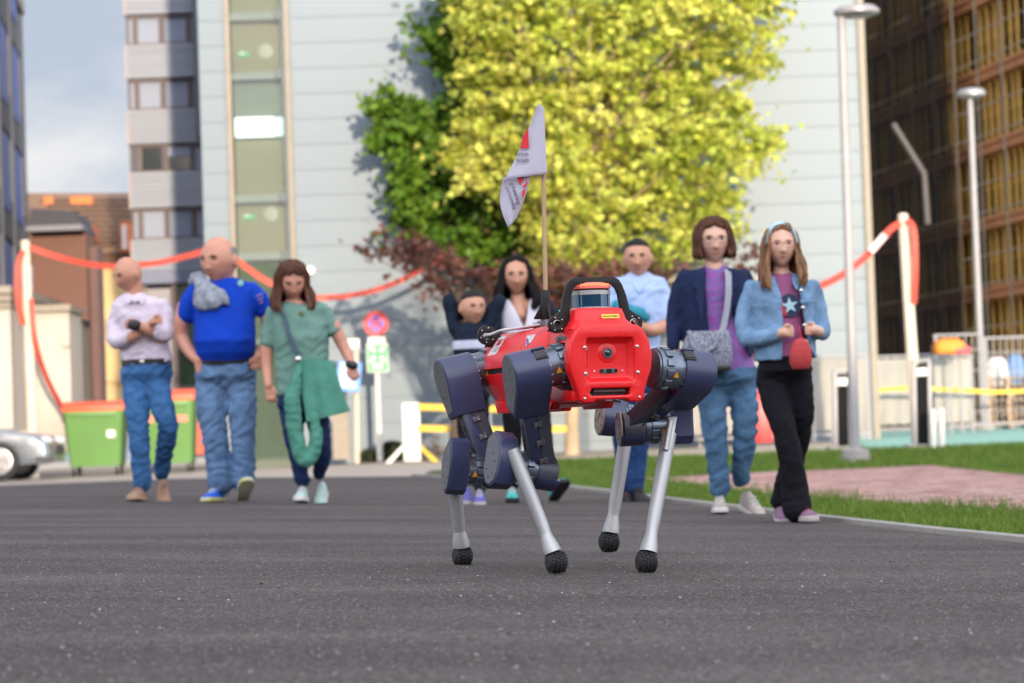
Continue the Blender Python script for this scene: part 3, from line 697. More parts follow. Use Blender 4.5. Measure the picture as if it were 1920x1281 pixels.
    cpr=kprof or [(.045,.03),(.028,.088),(-.020,.092),(-.050,.055),(-.053,-.015),(-.040,-.048),(-.012,-.062),(.020,-.058),(.044,-.035)]
    cover(lg,Fr(K,kf.x,kf.y,kf.z),cpr,KL-.062,KL,rdisc=.034,name='shank_cover',holes=4,dshift=-.005)
    if bracket:
        q=axfr(T,sh); mb=MB(); mb.box(Fr(T,kl,sh.normalized(),kl.cross(sh.normalized())),-.014,.014,-.058,.05,-.022,.02); mb.build('tube_clamp',M_alu,lg,bevel=.004)
        mb=MB(); mb.tube([T-sh.normalized()*.05+V((-.004,-.026,0)),T+V((-.004,-.026,.0)),T+sh.normalized()*.045+V((-.004,-.026,0))],.009,10); mb.build('clamp_bolt',M_alu,lg,smooth=60)
    tb=shank(lg,T,Fp,*shank_r)
    treaded_foot(lg,Fp,sh)
    return lg
leg('front leg nearest the flag side, foot planted furthest forward',
    Uq(1066,681,7.83),Uq(955,706,7.775),Uq(1016,884,8.0),Uq(921,869,7.92),Uq(963,850,7.90),Uq(1043,1054,7.86),
    rH=.0605,rK=.050,covL=.132,ang=.9,
    kprof=[(.050,.035),(.046,.078),(.010,.100),(-.030,.082),(-.052,.040),(-.050,-.020),(-.034,-.056),(-.006,-.070),(.024,-.062),(.046,-.030)],up_knee=V((-.10,0,-1)))
leg('rear leg on the flag side',
    Uq(935,686,8.53),Uq(826,712,8.465),Uq(925,884,8.45),Uq(836,880,8.40),Uq(852,915,8.45),Uq(867,1042,8.5),
    rH=.060,rK=.050,covL=.130,up_knee=V((.18,0,-1)),
    kprof=[(.052,-.02),(.052,.03),(.030,.062),(-.030,.098),(-.052,.085),(-.054,.045),(-.046,-.01),(-.020,-.066),(.010,-.078),(.044,-.060)])
leg('front leg nearest the people on the right',
    Uq(1221,690,7.97),Uq(1325,700,8.06),Uq(1186,803,8.14),Uq(1296,798,8.16),Uq(1254,818,8.10),Uq(1212,1054,7.98),
    rH=.061,rK=.049,covL=.118,inner_disc=M_pale,bracket=True,ang=.9,
    kprof=[(.040,.020),(.046,.060),(.020,.072),(-.024,.072),(-.046,.040),(-.050,-.010),(-.046,-.045),(-.020,-.056),(.022,-.054),(.042,-.03)],up_knee=V((-.15,0,-1)))
leg('rear leg seen under the belly with its foot lifted',
    Uq(1100,700,8.72),Uq(1192,706,8.76),Uq(1148,786,8.62),Uq(1232,792,8.66),Uq(1173,822,8.60),Uq(1142,1016,8.58),
    rH=.055,rK=.050,inner_disc=M_pale,hidden=True)
# side latch, white labels
lf=side_fr(-.395,-.118,.0,(-fy)*1+fx*.45)
mb=MB(); mb.prism(lf,rrect(.021,.034,.007,3),-.006,.012); lt=mb.build('side_latch',M_gray,robot,bevel=.0015)
mb=MB(); mb.box(lf,-.010,.010,-.009,.007,.0115,.0132); mb.build('latch_slot',M_dark,lt)
# labels laid on the shell where they are printed
from mathutils.bvhtree import BVHTree
def decal(name,quad,objs,mt,par,off=.0012,n=8,only=None):
    dg=None; og=topof(par).location; V0=V((0,0,CAMZ)); vs=[];fs=[]; bv=[]
    for o in objs:
        bm=bmesh.new(); bm.from_mesh(o.data); bv.append(BVHTree.FromBMesh(bm)); bm.free()
    for j in range(n+1):
        for i in range(n+1):
            u,v=i/n,j/n; x=(quad[0][0]*(1-u)+quad[1][0]*u)*(1-v)+(quad[3][0]*(1-u)+quad[2][0]*u)*v; y=(quad[0][1]*(1-u)+quad[1][1]*u)*(1-v)+(quad[3][1]*(1-u)+quad[2][1]*u)*v
            q=Uq(x,y,10); d=(q-V0).normalized(); best=None
            for b in bv:
                h=b.ray_cast(V0-og,d)
                if h[0] is not None and (best is None or h[3]<best[1]): best=(h[0]+og-d*off,h[3])
            if best is None: return None
            vs.append(best[0])
    for j in range(n):
        for i in range(n): k=j*(n+1)+i; fs.append((k,k+1,k+n+2,k+n+1))
    mb=MB(); mb.add(vs,fs); return mb.build(name,mt,par,smooth=60)
us=[o for o in COL.objects if o.name in ('upper_shell',)]
l1=decal('white_label',[(936,632),(950,630),(930,664),(913,668)],us,M_white,robot)
M_lgrey=mat('label_grey_print',(.10,.09,.13),.6); M_purp=mat('label_purple_print',(.10,.07,.30),.6)
if l1:
    decal('label_symbol',[(937,637),(944,636),(937,647),(929,649)],us,M_redlab if 'M_redlab' in globals() else mat('label_red_print',(.45,.03,.05),.6),l1,.002,3)
    for k in range(3): decal('label_line',[(930-k*3.2,652+k*3.6),(938-k*3.2,650+k*3.6),(937-k*3.2,651.4+k*3.6),(929-k*3.2,653.4+k*3.6)],us,M_lgrey,l1,.002,2)
l2=decal('white_label',[(988,628),(1005,626),(997,640),(986,650)],us,M_white,robot)
if l2: decal('label_emblem',[(987,636),(990,634),(992,645),(988,650)],us,M_purp,l2,.002,3)
# ------------------------------------------------------------------ people
def skinm(n,c): return mat(n,c,.5,var=.10,vscale=14,subs=.12,bump=.15,bscale=120)
def cloth(n,c,var=.14,vs=10,bump=.8,bs=16,sheen=0,col2=None,rough=.85,detail=5): return mat(n,c,rough,spec=.18,var=var,vscale=vs,bump=bump,bscale=bs,sheen=sheen,col2=col2,detail=detail,bdist=.016)
S_tan=skinm('skin_tan',(.53,.25,.165)); S_pink=skinm('skin_pink',(.55,.255,.175)); S_warm=skinm('skin_warm',(.55,.275,.18)); S_fair=skinm('skin_fair',(.63,.37,.275))
M_teeth=mat('teeth',(.62,.58,.52),.3)
M_lash=mat('eye_line',(.05,.025,.02),.6)
M_lip=mat('lips',(.40,.11,.09),.4); M_eye=mat('eye_white',(.42,.36,.34),.3); M_iris=mat('eye_iris',(.03,.018,.012),.15)
H_black=mat('hair_black',(.010,.008,.008),.6,spec=.25,var=.4,vscale=60,stretch=(1,1,.12),bump=.8,bscale=120)
H_brown=mat('hair_brown',(.10,.038,.020),.5,spec=.3,var=.5,vscale=50,stretch=(1,1,.12),bump=.8,bscale=120)
H_blond=mat('hair_light_brown',(.24,.115,.055),.5,spec=.3,var=.5,vscale=50,stretch=(1,1,.1),bump=.8,bscale=120)
H_grey=mat('hair_grey_stubble',(.20,.19,.19),.7,var=.3,vscale=80)
M_jean=cloth('jeans_mid_blue',(.045,.13,.30),var=.35,vs=9); M_jean2=cloth('jeans_faded_blue',(.11,.19,.33),var=.30,vs=8); M_jean3=cloth('jeans_navy',(.014,.028,.085),var=.3); M_jean4=cloth('jeans_blue',(.065,.135,.235),var=.35,vs=9)
M_belt=mat('belt_leather',(.012,.011,.012),.35)
def skin_smooth(v,it=4,f=.6): pass
from mathutils import noise as MN
def folds(me,amp,sc_):
    n=len(me.vertices); co=np.empty(n*3); me.vertices.foreach_get('co',co); no=np.empty(n*3); me.vertices.foreach_get('normal',no); co=co.reshape(-1,3); no=no.reshape(-1,3)
    k=.09/max(.05,sc_+.02); d=np.empty(n); sd=random.uniform(0,9)
    for i in range(n):
        x,y,z=co[i]; w=MN.noise(V((x*3+sd,y*3,z*2.2)))*.10
        a=MN.noise(V(((x+w)*5*k+(z)*6*k,y*7*k,(z-.55*x+w)*15*k+sd))); b=MN.noise(V(((x-w)*6*k-z*5*k,y*7*k+3,(z+.8*x)*11*k-sd)))
        d[i]=(1-2.6*abs(a))*.62+(1-2.6*abs(b))*.38-.25
    co+=no*(d*amp*.42)[:,None]; me.vertices.foreach_set('co',co.ravel()); me.update()
def blob(name,mb,mt,parent,vox=.010,it=4,disp=0,dscale=.09,seed=0,**tags):
    me=mb.mesh(name+'_src',mt,topof(parent).location)
    o=bpy.data.objects.new(name,me); COL.objects.link(o)
    r=o.modifiers.new('r','REMESH'); r.mode='VOXEL'; r.voxel_size=vox; r.use_smooth_shade=True
    s=o.modifiers.new('s','SMOOTH'); s.factor=.5; s.iterations=it
    if 0:
        tx=bpy.data.textures.new(name+'_folds','CLOUDS'); tx.noise_scale=dscale; tx.noise_depth=2
        d=o.modifiers.new('d','DISPLACE'); d.texture=tx; d.strength=disp; d.mid_level=.5; d.texture_coords='OBJECT' if False else 'LOCAL'
        s2=o.modifiers.new('s2','SMOOTH'); s2.factor=.5; s2.iterations=1
    dg=bpy.context.evaluated_depsgraph_get(); dg.update()
    m2=bpy.data.meshes.new_from_object(o.evaluated_get(dg)); bpy.data.objects.remove(o)
    if disp: folds(m2,disp,dscale)
    m2.name=name; m2.materials.clear(); m2.materials.append(mt); m2.polygons.foreach_set('use_smooth',[True]*len(m2.polygons))
    o=bpy.data.objects.new(name,m2); COL.objects.link(o); o.parent=parent
    for k,v in tags.items(): o[k]=v
    return o
class Person:
    def __init__(s,D,foot,label,group=None):
        s.D=D; p=Uq(foot[0],foot[1],D); s.root=thing('person',label,'person',(p.x,p.y,gz(p.x,p.y)),group); s.k=D/FPX
        s.skin=MB()
        dz=p.z-gz(p.x,p.y); print('person',label[:30],'D',round(D,2),'foot off ground',round(dz,3))
        s.dz=dz
    def J(s,px,py,off=0): return Uq(px,py,s.D-off)
    def torso(s,mb,rings,n=22,sq=2.4,rnd=True):
        rings=[tuple(r) if len(r)>4 else tuple(r)+(0,) for r in rings]
        if rnd:
            a=rings[0]; b=rings[-1]; rings=[(a[0],a[1]-3,a[2]*.72,a[3]*.72,a[4])]+rings+[(b[0],b[1]+6,b[2]*.86,b[3]*.82,b[4]),(b[0],b[1]+14,b[2]*.55,b[3]*.5,b[4])]
        # interpolate
        R2=[]
        for a,b in zip(rings[:-1],rings[1:]):
            for t in (0,.34,.67): R2.append(tuple(a[i]*(1-t)+b[i]*t for i in range(5)))
        R2.append(rings[-1]); secs=[]
        for cx,y,hw,dep,off in R2:
            c=s.J(cx,y,off); h=hw*s.k; sec=[]
            for i in range(n):
                a=2*math.pi*i/n; ca,sa=math.cos(a),math.sin(a); q=(abs(ca)**sq+abs(sa)**sq)**(-1/sq)
                sec.append(c+V((ca*q*h,sa*q*dep,0)))
            secs.append(sec)
        loft(mb,secs); return s
    def limb(s,mb,pts,n=14,caps=True,flat=1.0):
        P=[s.J(*p[:3]) for p in pts]; rr=[p[3]*s.k for p in pts]; PP=[];RR=[]
        for i in range(len(P)-1):
            p0=P[max(i-1,0)];p1=P[i];p2=P[i+1];p3=P[min(i+2,len(P)-1)]
            for t in (0,.25,.5,.75):
                a=.5*((2*p1)+(p2-p0)*t+(2*p0-5*p1+4*p2-p3)*t*t+(3*p1-p0-3*p2+p3)*t**3); PP.append(a); RR.append(rr[i]*(1-t)+rr[i+1]*t)
        PP.append(P[-1]); RR.append(rr[-1]); mb.tube(PP,RR,n)
        if caps: mb.ell(P[0],rr[0],rr[0],rr[0]); mb.ell(P[-1],rr[-1],rr[-1],rr[-1])
        return s
    def head(s,px,py,hpx,yaw=0,pitch=0,roll=0,skin=S_tan,off=.02,glasses=None,smile=False,fat=1.0,brow=H_black,lids=False,feat=True):
        c=s.J(px,py,off); H=hpx*s.k/2; s.hc=c; s.H=H
        Rm=(Matrix.Rotation(R(yaw),3,'Z')@Matrix.Rotation(R(pitch),3,'X')@Matrix.Rotation(R(roll),3,'Y')); s.HR=Rm
        def surf(d,inflate=0):
            d=V(d).normalized(); x,y,z=d
            g=lambda cx,cz,sx,sz: math.exp(-((x-cx)/sx)**2-((z-cz)/sz)**2)*(1 if y<0 else 0)*min(1,max(0,-y*2))
            wx=.72*fat*(1-(.33*min(1,max(0,-z-.10)/.8)**1.25)); wy=.84*(1-(.10*max(0,-z)) if y<0 else 1.0-.22*max(0,-z))
            if z>.5: pass
            k=1.0+.17*g(0,-.27,.15,.11)+.06*g(0,-.31,.24,.06)+.09*g(0,-.04,.085,.18)-.09*g(.40,.05,.16,.10)-.09*g(-.40,.05,.16,.10)+.025*g(0,.22,.5,.08)+.03*g(0,-.52,.20,.07)-.02*g(0,-.62,.2,.04)+.05*g(0,-.85,.25,.12)+.02*g(.42,-.25,.18,.2)+.02*g(-.42,-.25,.18,.2)
            p=V((x*wx,y*wy,z))*H*(k+inflate)
            return c+Rm@p
        s.surf=surf
        nu,nv=44,34; vs=[];
        for j in range(nv+1):
            a=math.pi*j/nv
            for i in range(nu):
                b=2*math.pi*i/nu; vs.append(surf((math.sin(a)*math.cos(b),math.sin(a)*math.sin(b),math.cos(a))))
        s.skin.add(vs,[(j*nu+i,(j+1)*nu+i,(j+1)*nu+(i+1)%nu,j*nu+(i+1)%nu) for j in range(nv) for i in range(nu)])
        for sg in (-1,1): s.skin.ell(c+Rm@V((sg*.735*fat*H,.10*H,-.06*H)),.07*H,.18*H,.27*H,Rm)
        s.brow=brow
        if feat:
            rt=s.root
            for sg in (-1,1):
                p=surf((sg*.40,-.90,.03)); mb=MB(); mb.ell(p-Rm@V((0,-.012*H,0)),.150*H,.06*H,(.024 if lids else .036)*H,Rm); e=mb.build('eye',M_eye,rt,smooth=180)
                mb=MB(); mb.ell(p+Rm@V((0,-.042*H,0)),.050*H,.03*H,(.020 if lids else .030)*H,Rm,10,8); mb.build('iris',M_iris,e,smooth=180)
                mb=MB(); mb.tube([surf((sg*a,-.90,b),.008) for a,b in ((.17,.14),(.38,.195),(.60,.125))],[.026*H,.034*H,.014*H],6); mb.build('eyebrow',brow,rt,smooth=80)
                mb=MB(); mb.tube([surf((sg*a,-.90,b),.012) for a,b in ((.22,.035),(.40,.085),(.60,.030))],[.012*H,.024*H,.016*H],6); mb.build('eyelid',M_lash,rt,smooth=80)
                mb=MB(); mb.ell(surf((sg*.095,-.93,-.345),.012),.026*H,.02*H,.014*H,Rm,8,6); mb.build('nostril',M_lash,rt)
            mb=MB(); w=.36 if smile else .28; z=-.56
            mb.tube([surf((a,-.85,z+(.045 if smile else .01)*(abs(a)/w)**2*1.0),.004) for a in np.linspace(-w,w,7)],[.008*H,.026*H,.036*H,.040*H,.036*H,.026*H,.008*H],8); mb.build('lips',M_lip,rt,smooth=80)
            if smile: mb=MB(); mb.tube([surf((a,-.85,z+.045*(abs(a)/w)**2),.020) for a in np.linspace(-w*.62,w*.62,5)],[.005*H,.014*H,.017*H,.014*H,.005*H],6); mb.build('teeth',M_teeth,rt,smooth=80)
            if glasses:
                mb=MB()
                for sg in (-1,1):
                    pc=surf((sg*.39,-.90,.02),.12); pts=[pc+Rm@V((.23*H*math.cos(a),sg*0,.15*H*math.sin(a))) for a in np.linspace(0,2*math.pi,17)]
                    mb.tube(pts,.012*H,6); mb.tube([pc+Rm@V((sg*.23*H,0,.04*H)),c+Rm@V((sg*.75*H,-.1*H,.08*H))],.012*H,6)
                mb.tube([surf((-.15,-.93,.05),.12),surf((.15,-.93,.05),.12)],.012*H,6)
                mb.build('glasses',glasses,rt,smooth=80)
        return s
    def hand(s,px,py,off,dr,length=26,curl=.5,thumb=(1,0),r=2.3,palm=11,spread=.5,side=1):
        """dr: unit pixel direction the fingers point (x right, y down); thumb: pixel direction of the thumb"""
        dx,dy=dr; n=math.hypot(dx,dy); dx/=n; dy/=n; tx,ty=thumb; nn=math.hypot(tx,ty) or 1; tx/=nn; ty/=nn
        wx,wy=-dy,dx
        if wx*tx+wy*ty<0: wx,wy=-wx,-wy
        L=length; mb=s.skin
        for k in range(4):   # palm built of four rays
            a=(k-1.5)*palm*.40
            s.limb(mb,[(px,py,off,palm*.42),(px+dx*L*.24+wx*a*.7,py+dy*L*.24+wy*a*.7,off,palm*.36),(px+dx*L*.48+wx*a,py+dy*L*.48+wy*a,off,palm*.28)],10)
            ln=L*(.44,.50,.47,.36)[3-k]; a2=a*(1+.25*spread)
            c=curl
            p0=(px+dx*L*.46+wx*a,py+dy*L*.46+wy*a,off,r*1.15)
            p1=(px+dx*(L*.46+ln*.45)+wx*a2,py+dy*(L*.46+ln*.45)+wy*a2,off+ln*s.k*.25*c,r)
            p2=(px+dx*(L*.46+ln*(.9-.45*c))+wx*a2,py+dy*(L*.46+ln*(.9-.45*c))+wy*a2,off-ln*s.k*(.15-.0)*c,r*.8)
            s.limb(mb,[p0,p1,p2],8)
        s.limb(mb,[(px+dx*L*.12+wx*palm*.5,py+dy*L*.12+wy*palm*.5,off,r*1.3),(px+dx*L*.30+wx*palm*.95,py+dy*L*.30+wy*palm*.95,off+.01,r*1.2),(px+dx*L*.52+wx*palm*1.05,py+dy*L*.52+wy*palm*1.05,off+.015,r*.9)],8)
        return s
    def finish(s,skin,vox=.0055,it=2):
        return blob('body',s.skin,skin,s.root,vox,it)
    def shoe(s,px,py,off=0,yaw=0,pitch=0,L=.28,W=.10,up=None,sole=None,lace=None,dz=0):
        """px,py: pixel of the heel's ground contact-ish centre; shoe points to the camera"""
        o=s.J(px,py,off); M=Matrix.Rotation(R(yaw),3,'Z')@Matrix.Rotation(R(pitch),3,'X')
        f=Fr(o,M@V((1,0,0)),M@V((0,-1,0)),M@V((0,0,1)))  # u right, v forward, w up
        mb=MB(); out=[]
        foot=[(-.036,-.02),(.036,-.02),(.040,.06),(.050,.16),(.048,.21),(.032,.250),(0,.262),(-.032,.250),(-.048,.21),(-.050,.16),(-.040,.06)]
        sx=W/.10; sy=L/.28
        fp=[(a*sx,b*sy) for a,b in foot]; mb.prism(f,fp,0,.028); so=mb.build('sole',sole,s.root,bevel=.006)
        mb=MB(); rows=[]
        for v,hw,h in ((-.015,.030,.10),(.03,.036,.115),(.08,.038,.098),(.13,.043,.072),(.18,.045,.056),(.22,.040,.044),(.25,.022,.034)):
            rows.append([f(hw*sx*math.cos(a)*1.0,v*sy,.022+(h-.022)*max(0,math.sin(a))**.8) for a in np.linspace(0,math.pi,12)]+[f(-hw*sx*.9,v*sy,.02),f(hw*sx*.9,v*sy,.02)])
        loft(mb,rows); sh=mb.build('shoe',up,s.root,bevel=.004,smooth=60)
        if lace:
            mb=MB()
            for k in range(4): v=.085+.026*k; h=(.098-.0135*k); mb.tube([f(-.022*sx,v*sy,h-.006),f(0,v*sy+.006,h+.005),f(.022*sx,v*sy,h-.006)],.0035,6)
            mb.build('laces',lace,sh,smooth=80)
    def strap(s,name,pts,w,mt,t=.004,nrm=(0,-1,0)):
        P=[s.J(*p) for p in pts]; mb=MB(); secs=[]
        for i,p in enumerate(P):
            tg=(P[min(i+1,len(P)-1)]-P[max(i-1,0)]).normalized(); sd=tg.cross(V(nrm)).normalized()*w/2; nn=V(nrm)*t/2
            secs.append([p-sd-nn,p+sd-nn,p+sd+nn,p-sd+nn])
        loft(mb,secs); return mb.build(name,mt,s.root,smooth=40)
def curtain(p,name,mt,L,fl=8,front=46,half=52,t=.13,fwd=0,wave=.6,edge=None):
    """one sheet of hair: strands from the crown over the skull, then falling; L(phi) px below ear level"""
    H=p.H; k=p.k; nph=84; nt=26; out=[];inn=[]; rnd=random.Random(3)
    for i in range(nph):
        ph=2*math.pi*i/nph; deg=(math.degrees(ph)+180)%360-180; ad=abs(deg)
        isf=ad<half; amax=R(front+ad*.30) if isf else R(98)
        ln=0 if isf else L(deg); jit=.022*math.sin(i*1.9)*math.sin(i*.7)+rnd.uniform(-.010,.010); ln*=1+.10*math.sin(i*2.3)+rnd.uniform(-.05,.05); ss=math.sin(ph)
        tot=amax*H + ln*k; rowo=[];rowi=[]
        for j in range(nt+1):
            d=tot*j/nt; 
            if d<=amax*H: 
                a=max(.02,d/H); tt=t*(.6+.4*min(1,a/.7))+jit*(a/1.5)
                if isf and j==nt: tt=.01
                q=p.surf((math.sin(a)*math.sin(ph),-math.sin(a)*math.cos(ph),math.cos(a)),tt); qi=p.surf((math.sin(a)*math.sin(ph),-math.sin(a)*math.cos(ph),math.cos(a)),-.04)
            else:
                e=(d-amax*H); a=amax; o0=p.surf((math.sin(a)*math.sin(ph),-math.sin(a)*math.cos(ph),math.cos(a)),t+jit); o1=p.surf((math.sin(a)*math.sin(ph),-math.sin(a)*math.cos(ph),math.cos(a)),-.06)
                f=e/(ln*k+1e-6); out_=(o0-p.hc); out_.z=0; out_=out_.normalized() if out_.length>1e-4 else V((0,1,0))
                bow=fl*k*(f**.8)*(1-.35*f*f)+wave*.006*math.sin(ph*9+f*7)
                q=o0+V((0,-fwd*f*k if ad<120 else 0,-e))+out_*bow; qi=o1+V((0,-fwd*f*k if ad<120 else 0,-e*.97))+out_*(bow*.55)
                if f>.85: q=q.lerp(qi,(f-.85)/.15*.8)
            rowo.append(q); rowi.append(qi)
        out.append(rowo); inn.append(rowi)
    mb=MB(); n1=nt+1; N=nph*n1; vs=[q for r in out for q in r]+[q for r in inn for q in r]; fs=[]
    for i in range(nph):
        i2=(i+1)%nph
        d1=(math.degrees(2*math.pi*i/nph)+180)%360-180; d2=(math.degrees(2*math.pi*i2/nph)+180)%360-180
        cut=(abs(d1)<half)!=(abs(d2)<half)
        for j in range(nt):
            a,b,c,d=i*n1+j,i*n1+j+1,i2*n1+j+1,i2*n1+j
            if cut and j>nt*.45: continue
            fs.append((a,b,c,d)); fs.append((N+d,N+c,N+b,N+a))
        e=nt; 
        if not cut: fs.append((i*n1+e,N+i*n1+e,N+i2*n1+e,i2*n1+e))
        else:
            for j in range(int(nt*.45)+1,nt):
                for q in (i,i2): a,b=q*n1+j,q*n1+j+1; fs.append((a,b,N+b,N+a))
    mb.add(vs,fs); o=mb.build(name,mt,p.root,smooth=80)
    mb=MB()
    for q in range(150):
        i=rnd.randrange(nph); row=out[i]; a0=rnd.randrange(0,nt//2); e0=rnd.uniform(.004,.016); ph=rnd.uniform(0,6); pts=[]
        for j in range(a0,nt+1,2):
            dd=(row[j]-p.hc); dd.z*=.3; dd=dd.normalized() if dd.length>1e-4 else V((0,0,1)); f=(j-a0)/(nt-a0+1e-6)
            pts.append(row[j]+dd*(e0*math.sin(f*3.0)*.8+.004*math.sin(ph+f*6))+V((.006*math.sin(ph+j*.5),0,-.012*f)))
        if len(pts)>3: mb.tube(pts,[.0015]+[.0034]*(len(pts)-2)+[.0008],5)
    mb.build('hair_strands',mt,o,smooth=80,kind='stuff'); return o
def DG(px,py): return G(px,py).y
def hairshell(s,name,mt,cond,t=.10,nu=150,nv=110,infl=None):
    """cap of hair that follows the head where cond(dir) holds, with thickness"""
    mb=MB(); vs=[]; ok=[]
    for j in range(nv+1):
        a=math.pi*j/nv
        for i in range(nu):
            b=2*math.pi*i/nu; d=V((math.sin(a)*math.cos(b),math.sin(a)*math.sin(b),math.cos(a)))
            vs.append(s.surf(d,t*(infl(d) if infl else 1))); ok.append(cond(d))
    n=len(vs); vs2=[s.surf((math.sin(math.pi*j/nv)*math.cos(2*math.pi*i/nu),math.sin(math.pi*j/nv)*math.sin(2*math.pi*i/nu),math.cos(math.pi*j/nv)),-.03) for j in range(nv+1) for i in range(nu)]
    fs=[]
    E={}
    for j in range(nv):
        for i in range(nu):
            q=(j*nu+i,(j+1)*nu+i,(j+1)*nu+(i+1)%nu,j*nu+(i+1)%nu)
            if all(ok[k] for k in q):
                fs.append(q); fs.append(tuple(k+n for k in q[::-1]))
                for a_,b_ in zip(q,q[1:]+q[:1]): E[(a_,b_)]=E.get((a_,b_),0)+1
    for (a_,b_) in list(E):
        if (b_,a_) not in E: fs.append((b_,a_,a_+n,b_+n))
    mb.add(vs+vs2,fs); return mb.build(name,mt,s.root,smooth=70)
# --- 1 man in a pale shirt, arms crossed
p=Person(DG(268,940),(268,940),'bald man in a pale pink shirt and jeans with crossed arms, at the far left')
p.torso(p.skin,[(250,552,13,.055),(258,566,30,.07),(262,600,38,.08),(270,690,36,.08)])
p.limb(p.skin,[(252,530,0,15),(252,560,0,15)])
p.head(240,515,66,yaw=-48,pitch=14,skin=S_tan,smile=True,off=.03,lids=True)
p.limb(p.skin,[(300,632,.10,12),(275,618,.19,10.5),(254,610,.23,8.5)])
p.hand(256,610,.235,(-1,-.05),28,curl=.7,thumb=(0,-1),r=2.4,palm=10)
p.limb(p.skin,[(222,642,.08,11),(246,632,.17,10),(262,622,.18,8.5)])
p.limb(p.skin,[(285,606,.20,8),(292,600,.22,8)]); p.hand(288,604,.235,(1,-.45),22,curl=.8,thumb=(0,-1),r=2.2,palm=9)
p.finish(S_tan)
mb=MB(); p.torso(mb,[(252,552,20,.06),(256,560,38,.08),(261,570,50,.10),(264,590,50,.12),(267,625,46,.12),(271,655,46,.12),(275,676,47,.12),(275,684,45,.115)])
p.limb(mb,[(305,573,0,14),(313,600,.03,14),(311,628,.08,14),(290,623,.15,12)]); p.limb(mb,[(223,578,0,14),(214,610,.02,13.5),(217,640,.07,14),(238,635,.15,12)])
M_sh1=cloth('pale_pink_shirt',(.62,.54,.63),var=.06,bs=14)
blob('shirt',mb,M_sh1,p.root,.0085,3,.024,.07)
mb=MB()
for sg,x in ((-1,238),(1,268)): mb.add([p.J(253+sg*4,562,.13),p.J(x,553,.10),p.J(x+sg*4,560,.10),p.J(253+sg*14,570,.14)],[(0,1,2,3)])
mb.tube([p.J(234,556,.0),p.J(253,548,-.06),p.J(272,552,.0),p.J(266,560,.09),p.J(253,566,.125),p.J(240,560,.09),p.J(234,556,.0)],.010,8)
mb.build('collar',M_sh1,p.root,smooth=60)
mb=MB(); p.torso(mb,[(275,674,47.5,.122),(275,685,47.5,.122)],rnd=False); mb.build('belt',M_belt,p.root)
mb=MB(); mb.box(Fr(p.J(266,679,.125)),-.016,.016,-.006,.0,-.013,.013); mb.build('belt_buckle',M_scr,p.root,bevel=.003)
mb=MB(); p.torso(mb,[(275,682,46,.12),(275,700,48,.125),(274,718,46,.085)]); p.limb(mb,[(256,715,0,26),(257,760,.03,24),(260,805,.06,20),(263,860,.03,18),(266,905,.0,17.5)]); p.limb(mb,[(292,715,0,25),(304,760,.06,22),(315,800,.05,19),(309,845,-.10,17),(303,884,-.22,15)])
blob('jeans',mb,M_jean,p.root,.0085,3,.027,.06)
M_suede=mat('tan_suede',(.33,.20,.13),.8,bump=.3); M_tansole=mat('tan_sole',(.42,.27,.18),.7)
p.shoe(266,940,-.03,yaw=-8,pitch=-4,up=M_suede,sole=M_tansole,lace=M_suede)
p.shoe(306,920,-.28,yaw=8,pitch=28,up=M_suede,sole=M_tansole,lace=M_suede)
mb=MB(); p.limb(mb,[(249,609,.235,10.5),(255,610,.232,10.5)]); mb.prism(Fr(p.J(252,609,.275)),rrect(.022,.024,.006,3),0,.01) if False else mb.box(Fr(p.J(252,609,.285)),-.02,.02,-.006,.006,-.022,.022); mb.build('wristwatch',M_belt,p.root,bevel=.002)
# --- 2 man in a royal blue T-shirt
p=Person(DG(430,941),(430,941),'heavy balding man in a royal blue T-shirt with a grey sweater over one shoulder')
p.torso(p.skin,[(420,530,18,.07),(420,545,36,.08),(421,600,46,.10),(422,690,44,.10)])
p.limb(p.skin,[(418,515,-.01,21),(419,545,0,23)])
p.head(411,488,88,yaw=-32,pitch=4,off=.03,fat=1.10,lids=True)
p.limb(p.skin,[(346,575,.0,14),(340,605,-.01,14.5),(341,632,-.02,13),(356,660,.03,11.5),(372,676,.09,9.5)])
p.hand(372,676,.10,(.35,1),30,curl=.2,thumb=(1,-.1),r=2.9,palm=13)
p.limb(p.skin,[(496,575,.0,13),(503,605,-.01,13.5),(503,632,-.02,12),(494,655,.03,10.5),(484,670,.09,9)])
p.hand(484,670,.10,(-.25,1),28,curl=.2,thumb=(-1,-.1),r=2.8,palm=12)
p.finish(S_pink)
M_tee=cloth('royal_blue_tee',(.004,.045,.42),var=.06,bs=10,bump=.4,sheen=0)
mb=MB(); p.torso(mb,[(420,524,26,.075),(420,532,48,.10),(420,548,58,.12),(421,575,57,.15,.01),(421,610,57,.17,.03),(422,640,58,.19,.05),(423,662,55,.175,.035),(423,680,49,.15,.01)])
p.limb(mb,[(372,548,0,20),(358,565,0,21),(350,588,.0,19)]); p.limb(mb,[(470,548,0,20),(484,562,0,20),(493,580,.0,17)])
blob('t_shirt',mb,M_tee,p.root,.010,4,.012,.10)
mb=MB(); p.torso(mb,[(423,671,52,.16,.01),(423,684,52,.155,.01)],rnd=False); mb.build('belt',M_belt,p.root)
mb=MB(); p.torso(mb,[(423,682,54,.155),(423,705,57,.16),(422,722,53,.11)]); p.limb(mb,[(398,715,0,31),(397,760,.02,29),(400,805,.04,25),(408,855,.02,23),(414,905,0,23)]); p.limb(mb,[(449,715,0,31),(453,760,.03,28),(456,805,.05,24),(457,855,.03,22),(456,900,.02,22)])
blob('jeans',mb,M_jean2,p.root,.0085,3,.030,.06)
M_bs=mat('blue_mesh_shoe',(.01,.10,.55),.6,var=.2); M_ys=mat('yellow_sole',(.45,.42,.03),.6,col2=(.6,.6,.55),vscale=9); M_ws=mat('white_sole',(.6,.62,.64),.6)
